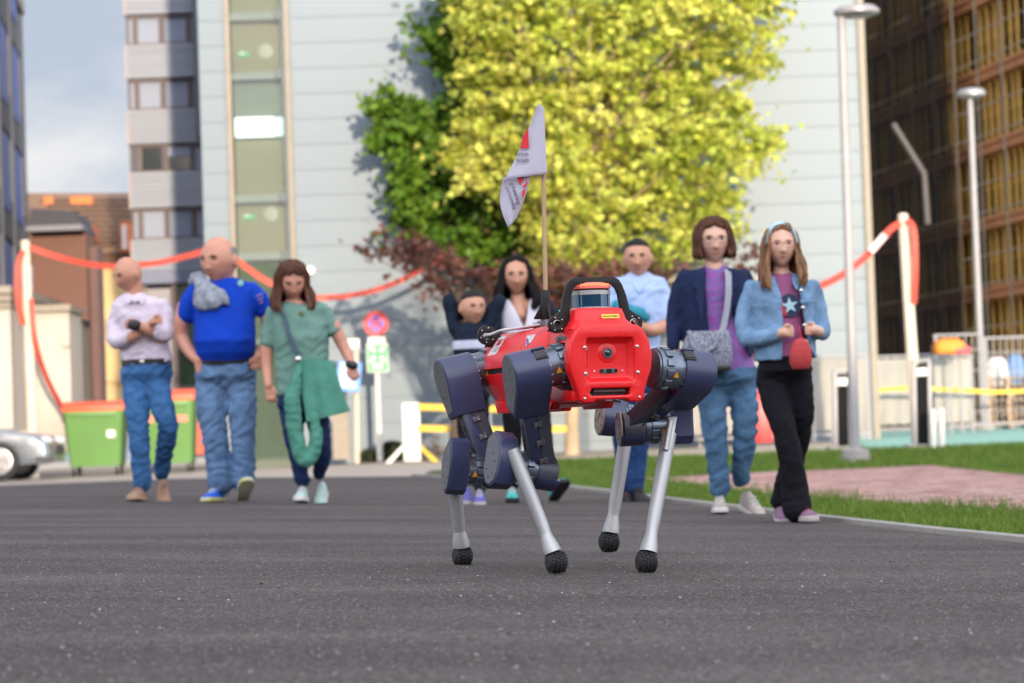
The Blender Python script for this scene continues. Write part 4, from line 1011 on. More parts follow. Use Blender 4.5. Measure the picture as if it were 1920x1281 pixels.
p.shoe(412,941,-.05,yaw=-14,pitch=-2,up=M_bs,sole=M_ys,lace=M_ws,L=.30,W=.11); p.shoe(456,937,.0,yaw=14,pitch=-28,up=M_bs,sole=M_ys,lace=M_ws,L=.30,W=.11)
M_swt=mat('grey_knit',(.16,.18,.22),.9,var=.5,vscale=26,bump=1,bscale=60,col2=(.34,.36,.41))
mb=MB(); p.limb(mb,[(362,528,-.03,9),(374,520,.05,11),(386,538,.11,13),(395,555,.15,14),(402,568,.17,15)]); p.limb(mb,[(364,520,0,8),(376,532,.10,12),(375,555,.14,12),(376,572,.15,11)]); p.limb(mb,[(394,538,.12,8),(412,552,.15,11),(424,566,.17,7)]); p.limb(mb,[(372,565,.15,10),(384,577,.16,8)])
blob('grey_sweater',mb,M_swt,p.root,.0085,3,.022,.06)
hairshell(p,'hair',H_grey,lambda d: (-.05<d.z<.50+.12*d.y and d.y>-.12) or (d.z>-.25 and d.z<.5 and d.y>.40),.012)
mb=MB(); mb.lathe(Fr(p.J(451,531,.125),(1,0,0),(0,0,1),(0,-1,0)),[(0,.021),(.004,.020),(.006,.014)],16); mb.build('chest_badge',mat('pale_badge',(.22,.45,.40),.5),p.root)
mb=MB(); 
for k in range(3): mb.tube([p.J(480+4*k,556+7*k,.13-.01*k),p.J(492,551+7*k,.09)],.005,6)
mb.build('sleeve_print',mat('sleeve_print',(.30,.16,.22),.6),p.root)
# --- 3 woman in sage green
p=Person(DG(578,943),(578,943),'woman in a sage green top looking down, with a green jacket slung from her strap')
p.torso(p.skin,[(550,562,14,.055),(553,576,36,.07),(560,610,34,.08),(566,700,36,.08)])
p.limb(p.skin,[(549,545,.0,14),(551,572,0,15)])
p.head(548,527,74,yaw=10,pitch=22,off=.04,smile=True,lids=True,brow=H_brown)
p.limb(p.skin,[(503,630,0,13),(500,660,-.01,12.5),(501,690,.0,10.5),(504,722,.04,8)]); p.hand(504,722,.04,(.18,1),40,curl=.35,thumb=(1,.3),r=2.5,palm=11)
p.limb(p.skin,[(625,610,0,13),(637,635,-.01,12.5),(648,658,.0,10.5),(659,684,.04,7.5)]); p.hand(659,684,.04,(.28,1),36,curl=.35,thumb=(-1,.2),r=2.5,palm=11)
p.finish(S_pink)
M_sage=cloth('sage_green_top',(.14,.255,.215),var=.06,bs=12,bump=.5)
mb=MB(); p.torso(mb,[(552,570,30,.07),(554,578,50,.10),(559,600,54,.12),(563,635,52,.13,.01),(566,670,50,.12),(567,700,50,.13),(566,738,50,.13)])
p.limb(mb,[(513,588,0,15),(507,612,0,16),(502,640,0,15)]); p.limb(mb,[(598,580,0,16),(611,595,0,17),(624,618,0,15)])
blob('top',mb,M_sage,p.root,.0085,3,.024,.08)
mb=MB(); p.torso(mb,[(566,725,46,.125),(568,760,48,.125),(572,775,42,.08)]); p.limb(mb,[(548,770,0,24),(550,810,.04,20),(559,860,.02,16),(567,900,0,14)]); p.limb(mb,[(592,770,0,24),(600,810,.04,20),(604,850,.0,16),(600,887,-.12,13)])
blob('jeans',mb,M_jean3,p.root,.0085,3,.021,.06)
M_canv=mat('mint_canvas',(.42,.58,.54),.8)
p.shoe(570,943,-.02,yaw=-4,pitch=-5,up=M_canv,sole=M_white,lace=M_white,L=.26,W=.09); p.shoe(607,930,-.22,yaw=-6,pitch=26,up=M_canv,sole=M_white,lace=M_white,L=.26,W=.09)
M_jack=cloth('green_jacket',(.075,.24,.18),var=.14,bs=14,bump=.7)
mb=MB(); secs=[]
for k,(x0,x1,y0,y1) in enumerate([(560,624,672,676),(562,632,700,702),(566,640,735,730),(571,650,765,755),(575,657,791,771)]):
    a=p.J(x0,y0,.15+.01*k); b=p.J(x1,y1,.13+.01*k); sec=[]
    for i in range(21):
        t=i/20; q=a.lerp(b,t); sec.append(q+V((0,-.02*math.sin(t*math.pi)-.016*math.sin(t*13+k*.3)*k*.28,0)))
    sec += [q+V((0,.05,0)) for q in sec[::-1]]; secs.append(sec)
loft(mb,secs); mb.build('hanging_jacket',M_jack,p.root,smooth=60)
mb=MB(); p.limb(mb,[(563,680,.17,6),(554,720,.19,10),(548,752,.20,15),(552,800,.20,15),(561,845,.20,14),(572,866,.20,12),(587,850,.19,13),(593,820,.18,12),(588,780,.17,9)])
blob('jacket_sleeve',mb,M_jack,p.root,.009,3,.022,.05)
p.strap('bag_strap',[(526,566,.06),(534,600,.13),(542,630,.15),(551,650,.16),(559,672,.17)],.030,mat('strap_navy',(.03,.06,.09),.6))
mb=MB(); mb.ell(p.J(559,674,.19),.022,.015,.024); mb.build('buckle',M_scr,p.root)
curtain(p,'hair',H_brown,lambda d:46,fl=17,front=50,half=50,fwd=4)
mb=MB(); p.limb(mb,[(656,683,.04,8.6),(663,686,.04,8.6)]); mb.build('wristwatch',M_belt,p.root,smooth=60)
mb=MB(); mb.lathe(Fr(p.J(565,588,.125),(1,0,0),(0,0,1),(0,-1,0)),[(0,.017),(.004,.016),(.005,.01)],14); mb.build('brooch',mat('moss_brooch',(.10,.13,.03),.5),p.root)
# --- 4 boy
p=Person(DG(893,946),(893,946),'small boy in a dark sweatshirt with a white chest stripe, hands behind his head')
p.torso(p.skin,[(885,610,10,.05),(885,620,24,.06),(884,660,26,.07),(886,720,26,.07)])
p.limb(p.skin,[(882,600,0,12),(884,615,0,12)])
p.head(886,577,66,yaw=22,pitch=3,off=.03,smile=True,lids=True)
p.hand(866,592,-.07,(.6,-.6),22,curl=.4,thumb=(0,1),r=2,palm=9); p.hand(906,590,-.07,(-.6,-.5),22,curl=.4,thumb=(0,1),r=2,palm=9)
p.finish(S_warm)
M_bd=cloth('navy_sweatshirt',(.010,.017,.035),var=.2,bs=16)
mb=MB(); p.torso(mb,[(884,606,22,.06),(884,616,32,.085),(883,640,34,.10),(885,680,33,.10),(887,730,33,.10)])
p.limb(mb,[(856,622,0,14),(847,590,-.01,13),(841,560,.0,12),(850,575,-.06,11),(866,592,-.09,9)]); p.limb(mb,[(908,618,0,14),(925,590,-.01,13),(938,562,.0,12),(926,575,-.06,11),(908,592,-.09,9)])
blob('sweatshirt',mb,M_bd,p.root,.009,3,.014,.05)
mb=MB(); p.torso(mb,[(884,639,35.5,.106),(884,655,35.5,.106)],rnd=False); mb.build('white_stripe',mat('white_stripe',(.55,.55,.68),.7),p.root,bevel=.003)
mb=MB(); p.torso(mb,[(887,715,31,.10),(887,745,33,.10),(888,752,28,.07)]); p.limb(mb,[(872,755,0,17),(872,800,.02,15),(876,850,0,12),(880,900,0,11)]); p.limb(mb,[(902,755,0,17),(902,800,.02,15),(900,850,0,12),(900,915,0,11)])
blob('trousers',mb,cloth('black_trousers',(.010,.011,.015)),p.root,.009,3,.012,.05)
M_pur=mat('purple_shoe',(.10,.09,.34),.6); M_pks=mat('pale_pink_sole',(.42,.36,.36),.6)
p.shoe(900,948,-.03,up=M_pur,sole=M_pks,L=.22,W=.085,lace=M_white); p.shoe(878,946,-.2,pitch=0,up=M_pur,sole=M_pks,L=.22,W=.085)
hairshell(p,'hair',H_black,lambda d: d.z>.42+(-d.y)*.22 or (d.y>.15 and d.z>-.35),.05)
# --- 5 woman behind the robot
p=Person(DG(975,942),(975,942),'woman with long dark curly hair and a white V-neck top behind the flag stick')
p.torso(p.skin,[(972,560,13,.055),(976,575,36,.07),(982,620,36,.08),(984,700,34,.08)])
p.limb(p.skin,[(970,545,.0,13),(973,575,.03,16),(975,590,.07,14)])
p.head(968,517,72,yaw=0,pitch=4,off=.04,smile=True,lids=True)
p.hand(1060,690,.0,(.1,1),26,thumb=(-1,0)); p.hand(925,680,.0,(-.1,1),26,thumb=(1,0))
p.finish(S_warm)
mb=MB(); p.torso(mb,[(962,566,12,.08,.02),(978,585,28,.10,.02),(984,620,38,.12),(984,680,38,.12)]) 
mb=MB()
secs=[]
for y,cx,hw,dep in ((562,974,38,.085),(580,978,46,.115),(620,984,47,.13),(700,984,45,.125)):
    c=p.J(cx,y); vn=max(0,(610-y)/60)*26
    secs.append([c+V((math.cos(a)*hw*p.k,math.sin(a)*dep,0)) for a in np.linspace(-math.pi/2+ (vn/hw),1.5*math.pi-(vn/hw),24)])
_n=len(secs[0]); mb.add([q for s_ in secs for q in s_],[(k*_n+i,k*_n+i+1,(k+1)*_n+i+1,(k+1)*_n+i) for k in range(len(secs)-1) for i in range(_n-1)]); tp=mb.build('white_top',cloth('white_blouse',(.62,.60,.68),var=.05,bs=14),p.root,smooth=60)
sm=tp.modifiers.new('thick','SOLIDIFY'); sm.thickness=.006
M_cd=cloth('navy_cardigan',(.010,.016,.035),var=.2)
mb=MB(); 
p.limb(mb,[(938,572,-.01,15),(922,600,-.01,16),(914,640,0,14),(922,680,.02,12)]); p.limb(mb,[(1020,572,-.01,16),(1038,600,-.01,16),(1050,640,0,14),(1058,690,.02,12)])
p.torso(mb,[(976,566,42,.05,-.07),(982,600,52,.06,-.08),(984,700,52,.06,-.08)])
p.limb(mb,[(1012,560,.02,9),(1024,600,.09,10),(1026,660,.10,10)]); p.limb(mb,[(938,562,.02,9),(930,600,.09,10),(934,660,.10,10)])
blob('cardigan',mb,M_cd,p.root,.009,3,.014,.05)
mb=MB(); p.torso(mb,[(984,690,45,.12),(985,730,48,.12),(984,748,40,.08)]); p.limb(mb,[(962,750,0,23),(962,800,.03,19),(962,850,.02,15),(962,905,0,13)]); p.limb(mb,[(1008,750,0,23),(1016,800,.05,19),(1024,850,.05,15),(1034,900,.08,13)])
blob('trousers',mb,cloth('black_trousers_plain',(.006,.006,.008)),p.root,.009,3,.010,.05)
M_teal=mat('teal_mesh_shoe',(.04,.46,.42),.6,var=.3,vscale=14); M_bks=mat('black_sole',(.012,.012,.014),.6)
p.shoe(961,944,-.02,pitch=-4,up=M_teal,sole=M_bks,L=.25,W=.095,lace=M_white); p.shoe(1040,938,.06,yaw=24,pitch=-32,up=M_teal,sole=M_bks,L=.25,W=.095,lace=M_white)
curtain(p,'hair',H_black,lambda d:58,fl=20,front=34,half=54,fwd=0,wave=2.6,t=.10)
# --- 6 man in a light blue shirt
p=Person(DG(1184,940),(1184,940),'smiling man with short black hair in a light blue short-sleeved shirt, arms crossed')
p.torso(p.skin,[(1197,520,14,.055),(1198,535,34,.07),(1198,600,40,.09),(1190,690,34,.08)])
p.limb(p.skin,[(1196,505,.0,15),(1198,535,.02,16)])
p.head(1196,484,72,yaw=-6,pitch=2,off=.04,smile=True,lids=True)
p.limb(p.skin,[(1238,592,.02,12),(1238,614,.07,13),(1215,618,.16,11),(1190,604,.20,9)]); p.hand(1192,606,.21,(-1,-.3),24,curl=.5,thumb=(0,-1),r=2.4)
p.limb(p.skin,[(1154,592,.02,12),(1152,614,.07,13),(1170,622,.14,11),(1195,622,.15,9)]); p.hand(1196,622,.15,(1,.0),22,curl=.5,thumb=(0,-1),r=2.4)
p.finish(S_warm)
M_lb=cloth('light_blue_shirt',(.40,.52,.80),var=.05,bs=14)
mb=MB(); p.torso(mb,[(1197,514,22,.06),(1198,524,46,.09),(1199,545,51,.12),(1197,600,46,.125),(1192,650,44,.12),(1188,705,44,.12)])
p.limb(mb,[(1236,538,0,17),(1242,565,0,19),(1243,592,.03,17)]); p.limb(mb,[(1160,538,0,17),(1153,565,0,18),(1152,592,.03,16)])
blob('shirt',mb,M_lb,p.root,.0085,3,.022,.07)
mb=MB(); mb.tube([p.J(1178,516,.0),p.J(1180,524,.06),p.J(1190,536,.11),p.J(1198,548,.125)],.011,8); mb.build('collar',M_lb,p.root,smooth=60); mb=MB(); mb.tube([p.J(1216,516,.0),p.J(1214,526,.06),p.J(1205,538,.11),p.J(1198,548,.125)],.011,8); mb.build('collar',M_lb,p.root,smooth=60)
mb=MB(); p.limb(mb,[(1160,575,.15,14),(1178,585,.19,15),(1200,590,.19,13),(1212,596,.18,8)]); blob('teal_cloth',mb,cloth('teal_cloth',(.03,.22,.30)),p.root,.009,3,.02,.05)
mb=MB(); p.torso(mb,[(1188,695,43,.12),(1186,730,46,.125),(1184,748,38,.08)]); p.limb(mb,[(1166,750,0,23),(1166,810,.03,19),(1170,860,.02,16),(1176,915,0,15)]); p.limb(mb,[(1204,750,0,23),(1202,810,.03,19),(1197,860,.0,16),(1192,915,0,15)])
blob('jeans',mb,cloth('jeans_dark_blue',(.018,.05,.15),var=.3),p.root,.009,3,.014,.05)
M_dks=mat('dark_shoe',(.02,.016,.02),.6)
p.shoe(1176,941,-.12,yaw=-5,up=M_dks,sole=M_dks,lace=mat('red_laces',(.5,.06,.05),.6)); p.shoe(1194,941,.0,yaw=10,up=M_dks,sole=M_dks,lace=M_dks)
hairshell(p,'hair',H_black,lambda d: d.z>.50+(-d.y)*.16 or (d.y>.05 and d.z>-.25),.06)
# --- 7 woman in navy blazer
p=Person(DG(1372,963),(1372,963),'woman with glasses and a brown bob in a navy blazer over a purple floral blouse')
p.torso(p.skin,[(1339,498,16,.055),(1340,512,40,.07),(1340,560,44,.09),(1352,690,40,.09)])
p.limb(p.skin,[(1339,480,.0,17),(1340,505,.02,19)])
p.head(1338,452,84,yaw=2,pitch=1,off=.04,glasses=mat('dark_glasses',(.03,.02,.025),.3),brow=H_brown,lids=True)
p.hand(1262,655,.05,(.1,1),30,thumb=(1,0),r=2.8,palm=12); p.hand(1412,650,.02,(-.1,1),30,thumb=(-1,0),r=2.8,palm=12)
p.finish(S_fair)
M_flo=mat('purple_floral',(.34,.03,.24),.8,vscale=80,col2=(.10,.16,.42),detail=1.5,bump=.4,bscale=16)
mb=MB(); p.torso(mb,[(1340,500,22,.06),(1340,512,40,.085),(1341,545,44,.115),(1344,600,44,.12),(1356,650,50,.13),(1364,696,52,.13)])
blob('blouse',mb,M_flo,p.root,.009,3,.010,.06)
M_blz=cloth('navy_blazer',(.012,.020,.060),var=.15,bs=20,bump=.5)
mb=MB()
def halfjacket(sg,edge,outer):
    secs=[]
    for (y,e,o,dep) in edge:
        a=[]
        xe,xo=e,o
        cx=1341; hw=abs(xo-cx)
        for t in np.linspace(0,1,14):
            an=-math.pi/2+t*math.pi   # front to back
            x=cx+sg*max(abs(xe-cx) if t<.02 else 0, hw*abs(math.cos(an))**.7) if t>0 else xe
            if t<=.5: x = xe+(xo-xe)*math.sin(t*math.pi)**.8
            else: x = cx+(xo-cx)*math.sin(t*math.pi)**.8
            a.append(p.J(x,y,0)+V((0,dep*math.sin(an),0)))
        b=[q+V((0,(.030 if q.y<p.D else -.030),0)) for q in a[::-1]]
        secs.append(a+b)
    loft(mb,secs)
halfjacket(-1,[(503,1322,1316,.09),(510,1321,1278,.115),(540,1320,1270,.14),(590,1323,1274,.145),(625,1326,1278,.145),(668,1310,1282,.15)],0)
halfjacket(1,[(503,1360,1368,.09),(510,1361,1402,.115),(540,1364,1408,.14),(590,1372,1406,.145),(640,1392,1410,.145),(672,1400,1412,.15)],0)
p.limb(mb,[(1286,520,0,16),(1273,550,-.01,17),(1265,595,-.01,16),(1262,640,.04,13),(1263,655,.05,12)]); p.limb(mb,[(1394,520,0,16),(1405,550,-.01,17),(1414,595,-.01,18),(1413,645,.04,15)])
blob('blazer',mb,M_blz,p.root,.009,3,.010,.07)
mb=MB()
for sg,x0 in ((-1,1320),(1,1363)):
    f=[p.J(x0,500,.085),p.J(x0+sg*17,512,.12),p.J(x0+sg*22,535,.145),p.J(x0+sg*12,545,.155),p.J(x0+sg*16,552,.155),p.J(x0+sg*3,612,.165),p.J(x0+sg*1,560,.16),p.J(x0,520,.13)]
    n=len(f); mb.add(f+[q+V((0,.012,0)) for q in f],[tuple(range(n)),tuple(range(2*n-1,n-1,-1))]+[(i,(i+1)%n,n+(i+1)%n,n+i) for i in range(n)])
mb.build('lapels',M_blz,p.root,smooth=30)
mb=MB(); p.torso(mb,[(1364,690,53,.13),(1364,712,56,.135),(1365,730,50,.085)]); p.limb(mb,[(1338,725,0,31),(1337,770,.03,26),(1340,806,.05,23),(1345,860,.03,20),(1350,915,.0,19)]); p.limb(mb,[(1390,725,0,31),(1396,770,.02,26),(1397,810,.03,23),(1393,855,-.02,19),(1389,895,-.10,17)])
blob('jeans',mb,M_jean4,p.root,.0085,3,.030,.06)
M_snk=mat('grey_beige_shoe',(.36,.31,.28),.75); 
p.shoe(1350,963,-.04,yaw=-4,pitch=-3,up=M_snk,sole=M_white,lace=M_white,L=.27,W=.095); p.shoe(1396,955,-.16,yaw=22,pitch=16,up=M_snk,sole=M_white,lace=M_white,L=.27,W=.095)
p.strap('bag_strap',[(1364,505,.10),(1366,520,.145),(1366,550,.165),(1363,580,.175),(1358,606,.18),(1352,628,.20)],.034,mat('grey_strap',(.28,.28,.34),.7))
M_bag=mat('patterned_bag',(.05,.065,.12),.6,vscale=110,col2=(.30,.30,.35),detail=0,bump=.2)
mb=MB(); secs=[]
for y,x0,x1,dp in ((622,1292,1366,.05),(640,1282,1370,.075),(665,1276,1372,.085),(688,1280,1370,.08)):
    a=p.J(x0,y,.22); b=p.J(x1,y-2,.22); h=(b-a)/2; c=(a+b)/2
    secs.append([c+h*q[0]+V((0,dp*q[1],0)) for q in rrect(1,1,.35,4)])
loft(mb,secs); bg_=mb.build('handbag',M_bag,p.root,bevel=.006,smooth=50)
mb=MB(); mb.box(Fr(p.J(1324,690,.22)),-.13,.13,-.078,.075,-.022,.008); mb.build('bag_base',M_belt,bg_,bevel=.01)
mb=MB(); mb.tube([p.J(1292,622,.27),p.J(1298,650,.32),p.J(1320,664,.33),p.J(1340,650,.32),p.J(1348,622,.27)],.014,8); mb.build('bag_handle',M_bag,bg_,smooth=80)
curtain(p,'hair',H_brown,lambda d:24,fl=5,front=48,half=48,fwd=2,t=.15)
# --- 8 girl in denim jacket
p=Person(DG(1482,980),(1482,980),'girl with red glasses and a pale headband in a denim jacket and black trousers')
p.torso(p.skin,[(1465,508,13,.05),(1466,525,40,.065),(1466,560,42,.08),(1470,670,38,.08)])
p.limb(p.skin,[(1464,495,.0,15),(1465,520,.02,16)])
p.head(1464,462,80,yaw=2,pitch=-2,off=.04,glasses=mat('red_glasses',(.35,.03,.07),.3),brow=H_blond,lids=False)
p.limb(p.skin,[(1455,626,.16,10),(1470,624,.19,9)]); p.hand(1466,624,.19,(1,-.15),30,curl=.9,thumb=(0,-1),r=2.8,palm=13)
p.limb(p.skin,[(1536,622,.14,10),(1525,618,.18,9)]); p.hand(1530,620,.18,(-1,-.15),28,curl=.9,thumb=(0,-1),r=2.8,palm=13)
p.finish(S_fair)
M_mag=cloth('mauve_tee',(.30,.09,.20),var=.08)
mb=MB(); p.torso(mb,[(1465,514,20,.06),(1466,524,38,.08),(1467,560,42,.105),(1468,620,42,.11),(1470,675,44,.11)]); blob('t_shirt',mb,M_mag,p.root,.009,3,.008,.05)
M_den=cloth('light_denim',(.16,.27,.42),var=.32,vs=8,bs=22,bump=.7)
mb=MB()
def hj2(sg,rows,cx=1467):
    secs=[]
    for (y,xe,xo,dep) in rows:
        a=[]
        for t in np.linspace(0,1,14):
            an=-math.pi/2+t*math.pi
            x = xe+(xo-xe)*math.sin(t*math.pi)**.8 if t<=.5 else cx+(xo-cx)*math.sin(t*math.pi)**.8
            a.append(p.J(x,y,0)+V((0,dep*math.sin(an),0)))
        secs.append(a+[q+V((0,(.030 if q.y<p.D else -.030),0)) for q in a[::-1]])
    loft(mb,secs)
hj2(-1,[(520,1450,1446,.08),(530,1452,1405,.105),(560,1462,1400,.125),(610,1463,1408,.13),(650,1462,1412,.13),(678,1461,1413,.135)])
hj2(1,[(520,1482,1492,.08),(530,1489,1528,.105),(560,1497,1531,.125),(610,1505,1528,.13),(650,1512,1528,.13),(672,1522,1530,.135)])
p.limb(mb,[(1409,540,0,15),(1400,570,-.01,16),(1394,605,.02,16),(1400,634,.06,15.5),(1430,634,.13,14),(1455,626,.16,13)]); p.limb(mb,[(1524,538,0,15),(1533,570,-.01,15.5),(1540,605,.02,15),(1543,624,.06,14),(1533,621,.13,13)])
blob('denim_jacket',mb,M_den,p.root,.008,3,.012,.05)
for sg,x0 in ((-1,1448),(1,1484)):
    mb=MB(); f=[p.J(x0,512,.06),p.J(x0+sg*12,514,.06),p.J(x0+sg*20,524,.09),p.J(x0+sg*10,545,.135),p.J(x0+sg*2,530,.12)]
    n=len(f); mb.add(f+[q+V((0,.014,0)) for q in f],[tuple(range(n)),tuple(range(2*n-1,n-1,-1))]+[(i,(i+1)%n,n+(i+1)%n,n+i) for i in range(n)])
    mb.build('collar',M_den,p.root,bevel=.003,smooth=40)
for x,y in ((1426,568),(1516,560)):
    mb=MB(); mb.box(Fr(p.J(x,y,.150)),-.04,.04,.0,.010,-.020,-.004); mb.build('pocket_flap',M_den,p.root,bevel=.002)
for yy in (545,577,610,640): mb=MB(); mb.ell(p.J(1502+(yy-545)*.10,yy,.150),.010,.006,.010); mb.build('button',M_scr,p.root,smooth=80)
mb=MB()
c=p.J(1481,573,.118); st=[]
for k in range(10): a=math.pi/2+k*math.pi/5+.12; r=(.042 if k%2==0 else .017); st.append((r*math.cos(a),r*math.sin(a)))
fs_=Fr(c,(1,0,0),(0,0,1),(0,-1,0))
M_navp=mat('navy_print',(.012,.02,.07),.7); M_redp=mat('red_print',(.42,.02,.03),.7); M_pstar=mat('pale_blue_print',(.35,.58,.66),.7)
m2=MB(); m2.prism(fs_.at(0,0,-.004),[(.052*math.cos(a),.058*math.sin(a)) for a in np.linspace(0,6.1,22)],0,.004); m2.build('round_print',M_navp,p.root)
m2=MB(); m2.prism(fs_.at(0,0,.0005),[(-.05,.02),(-.036,.03),(-.02,-.02),(-.014,-.05),(-.044,-.045)],0,.0015); m2.build('red_patch',M_redp,p.root)
mb.prism(fs_.at(0,0,.002),st,0,.0015) if False else None
m2=MB(); vs=[fs_(a,b,.0035) for a,b in st]+[fs_(0,0,.0035)]; m2.add(vs,[(i,(i+1)%10,10) for i in range(10)]); m2.build('star_print',M_pstar,p.root)
M_flr=cloth('black_flared_trousers',(.007,.007,.011),var=.2)
mb=MB(); p.torso(mb,[(1470,668,46,.11),(1471,695,52,.12),(1471,712,48,.08)]); p.limb(mb,[(1445,715,0,28),(1458,765,.04,27),(1470,806,.07,23),(1482,860,.06,23),(1490,915,.03,26),(1494,952,.03,28)]); p.limb(mb,[(1497,715,0,27),(1503,765,-.01,24),(1501,806,-.05,21),(1488,860,-.16,21),(1472,915,-.27,22),(1466,940,-.30,22)])
blob('trousers',mb,M_flr,p.root,.009,3,.014,.05)
M_prs=mat('grey_purple_shoe',(.14,.12,.20),.7,col2=(.25,.10,.17),vscale=7)
p.shoe(1496,979,-.06,yaw=14,pitch=-2,up=M_prs,sole=M_pks,lace=M_redp,L=.25,W=.09); p.shoe(1463,976,-.36,yaw=0,pitch=4,up=M_prs,sole=M_pks,L=.25,W=.09)
curtain(p,'hair',H_blond,lambda d:74 if d<0 else 66,fl=16,front=38,half=48,fwd=14,t=.11)
hairshell(p,'headband',mat('pale_blue_band',(.40,.60,.70),.6),lambda d: abs(d.y+.42)<.13 and d.z>.05,.20)
mb=MB(); secs=[]
for y,hw,dp in ((634,5,.012),(642,14,.030),(660,20,.036),(680,20,.034),(692,15,.022)):
    c=p.J(1501,y,.22); secs.append([c+V((q[0]*hw*p.k,q[1]*dp,0)) for q in rrect(1,1,.4,3)])
loft(mb,secs); mb.build('red_pouch',mat('red_pouch',(.40,.035,.035),.7,bump=.5,bscale=30),p.root,bevel=.004,smooth=60)
p.strap('pouch_cord',[(1497,612,.22),(1500,622,.225),(1502,636,.222)],.008,M_redp)
# ------------------------------------------------------------------ buildings
def tagd(o,label,cat,group=None):
    o['label']=label; o['category']=cat
    if group: o['group']=group
    return o
class Fac:
    """facade helper: maps photo pixels to a vertical plane facing the camera at distance D"""
    def __init__(s,D,xref,yref): s.D=D; s.xr=xref; s.yr=yref
    def X(s,px,py=None): return Uq(px,s.yr if py is None else py,s.D).x
    def Z(s,py,px=None): return Uq(s.xr if px is None else px,py,s.D).z
    def box(s,mb,x0,y0,x1,y1,dn=0,df=.1,mi=0):
        """dn: nearer than the plane (m), df: behind it"""
        mb.box(Fr((0,s.D,0)),s.X(x0),s.X(x1),-dn,df,s.Z(y1),s.Z(y0),mi); return mb
# the building behind the camera whose shadow lies over the street
M_bk=mat('render_ochre',(.42,.38,.33),.85,var=.1,vscale=.6); M_wdark=mat('dark_glazing',(.02,.025,.03),.15)
t=thing('office_building','long five storey office block behind the viewpoint that shades the street','building',(0,-26,0))
BH=9.2
mb=MB(); mb.box(Fr((0,0,0)),-50,60,-38,-24,-1,BH); mb.build('wall',M_bk,t)
mb=MB(); mb.box(Fr((0,0,0)),-50.4,60.4,-38.4,-23.7,BH,BH+.35); mb.build('roof',M_conc,t)
wm=MB().box(Fr((0,0,0)),-.8,.8,-.02,.02,-.75,.75).mesh('window',M_wdark)
for i in range(36):
    for j in range(3): inst('window',wm,t,(-47+i*3,-23.97,1.6+j*2.9))
# --- pale panel-clad building with the stair window
F=Fac(52,1000,400)
M_clad=mat('pale_cladding',(.158,.203,.246),.5,var=.14,vscale=.25,stretch=(.4,1,3),spec=.5,isl=.06)
M_trim=mat('cream_trim',(.27,.235,.19),.6)
M_olive=mat('olive_interior',(.20,.185,.10),.8,var=.05,vscale=.8); M_gg=mat('grey_green_interior',(.155,.185,.155),.8,var=.05,vscale=.8)
M_slab=mat('slab_edge',(.22,.25,.25),.6); M_fr=mat('dark_frame',(.035,.06,.075),.4)
hall=thing('clad_building','tall windowless building with pale horizontal metal cladding and a stair window strip','building',(F.X(1000),53,gz(F.X(1000),52)))
zb=-.6; ztop=14.5; xl=F.X(381); xr=F.X(1632); xs0=F.X(441); xs1=F.X(544)
mb=MB(); mb.box(Fr((0,0,0)),xl,xs0,52.03,52.3,zb,ztop); mb.box(Fr((0,0,0)),xs1,xr,52.03,52.3,zb,ztop)
mb.box(Fr((0,0,0)),xl,xl+.25,52.3,57,zb,ztop); mb.box(Fr((0,0,0)),xr-.25,xr,52.3,57,zb,ztop); mb.box(Fr((0,0,0)),xl,xr,57,57.3,zb,ztop)
mb.build('wall',mat('cladding_backing',(.150,.190,.225),.7),hall)
mb=MB(); mb.box(Fr((0,0,0)),xl-.1,xr+.1,51.9,57.4,ztop,ztop+.3); mb.build('roof',M_trim,hall)
pm={}
def panel(x0,x1,z0,h=.497):
    w=round(x1-x0-.012,3)
    if w not in pm:
        mb=MB(); fr=Fr((0,0,0)); vs=[];pr=[(0,0),(-.011,.003),(-.015,h*.5),(-.011,h-.006),(0,h-.003)]
        mb.prism(Fr((-w/2,0,0),(0,1,0),(0,0,1),(1,0,0)),pr,0,w); pm[w]=mb.mesh('wall_panel',M_clad,bevel=0,smooth=20)
    inst('wall_panel',pm[w],hall,((x0+x1)/2,52.028,z0))
nz_=int((ztop-zb)/.5)
for j in range(nz_):
    z=zb+j*.5; panel(xl,xs0-.09,z)
    n=4; xx=[xs1+.09+(xr-.12-xs1-.09)*k/n for k in range(n+1)]
    for k in range(n): panel(xx[k],xx[k+1],z)
mb=MB(); mb.box(Fr((0,0,0)),xr-.11,xr+.02,51.95,52.4,zb,ztop); mb.build('corner_trim',M_trim,hall)
mb=MB(); mb.box(Fr((0,0,0)),xs0-.09,xs0,51.93,52.3,zb,ztop); mb.build('window_trim',M_trim,hall); mb=MB(); mb.box(Fr((0,0,0)),xs1,xs1+.09,51.93,52.3,zb,ztop); mb.build('window_trim',M_trim,hall)
mb=MB(); mb.box(Fr((0,0,0)),xs1-.07,xs1,51.97,52.2,zb,ztop); mb.build('window_frame',M_fr,hall)
zz=lambda py: F.Z(py,490)
segs=[(-140,28,M_olive),(28,140,M_olive),(140,213,M_gg),(213,258,None),(258,370,M_olive),(370,478,M_olive),(478,650,M_gg),(650,900,M_gg)]
for a,b,m_ in segs:
    if m_: mb=MB(); mb.box(Fr((0,0,0)),xs0,xs1,52.38,52.5,zz(b),zz(a)); mb.build('stair_wall',m_,hall)
for py in (28,140,371,480,640):
    mb=MB(); mb.box(Fr((0,0,0)),xs0,xs1-.075,52.10,52.37,zz(py+7),zz(py-7)); mb.build('floor_slab',M_slab,hall)
    mb=MB(); mb.box(Fr((0,0,0)),xs1-.2,xs1-.075,52.0,52.12,zz(py+9),zz(py-9)); mb.build('bracket',M_fr,hall)
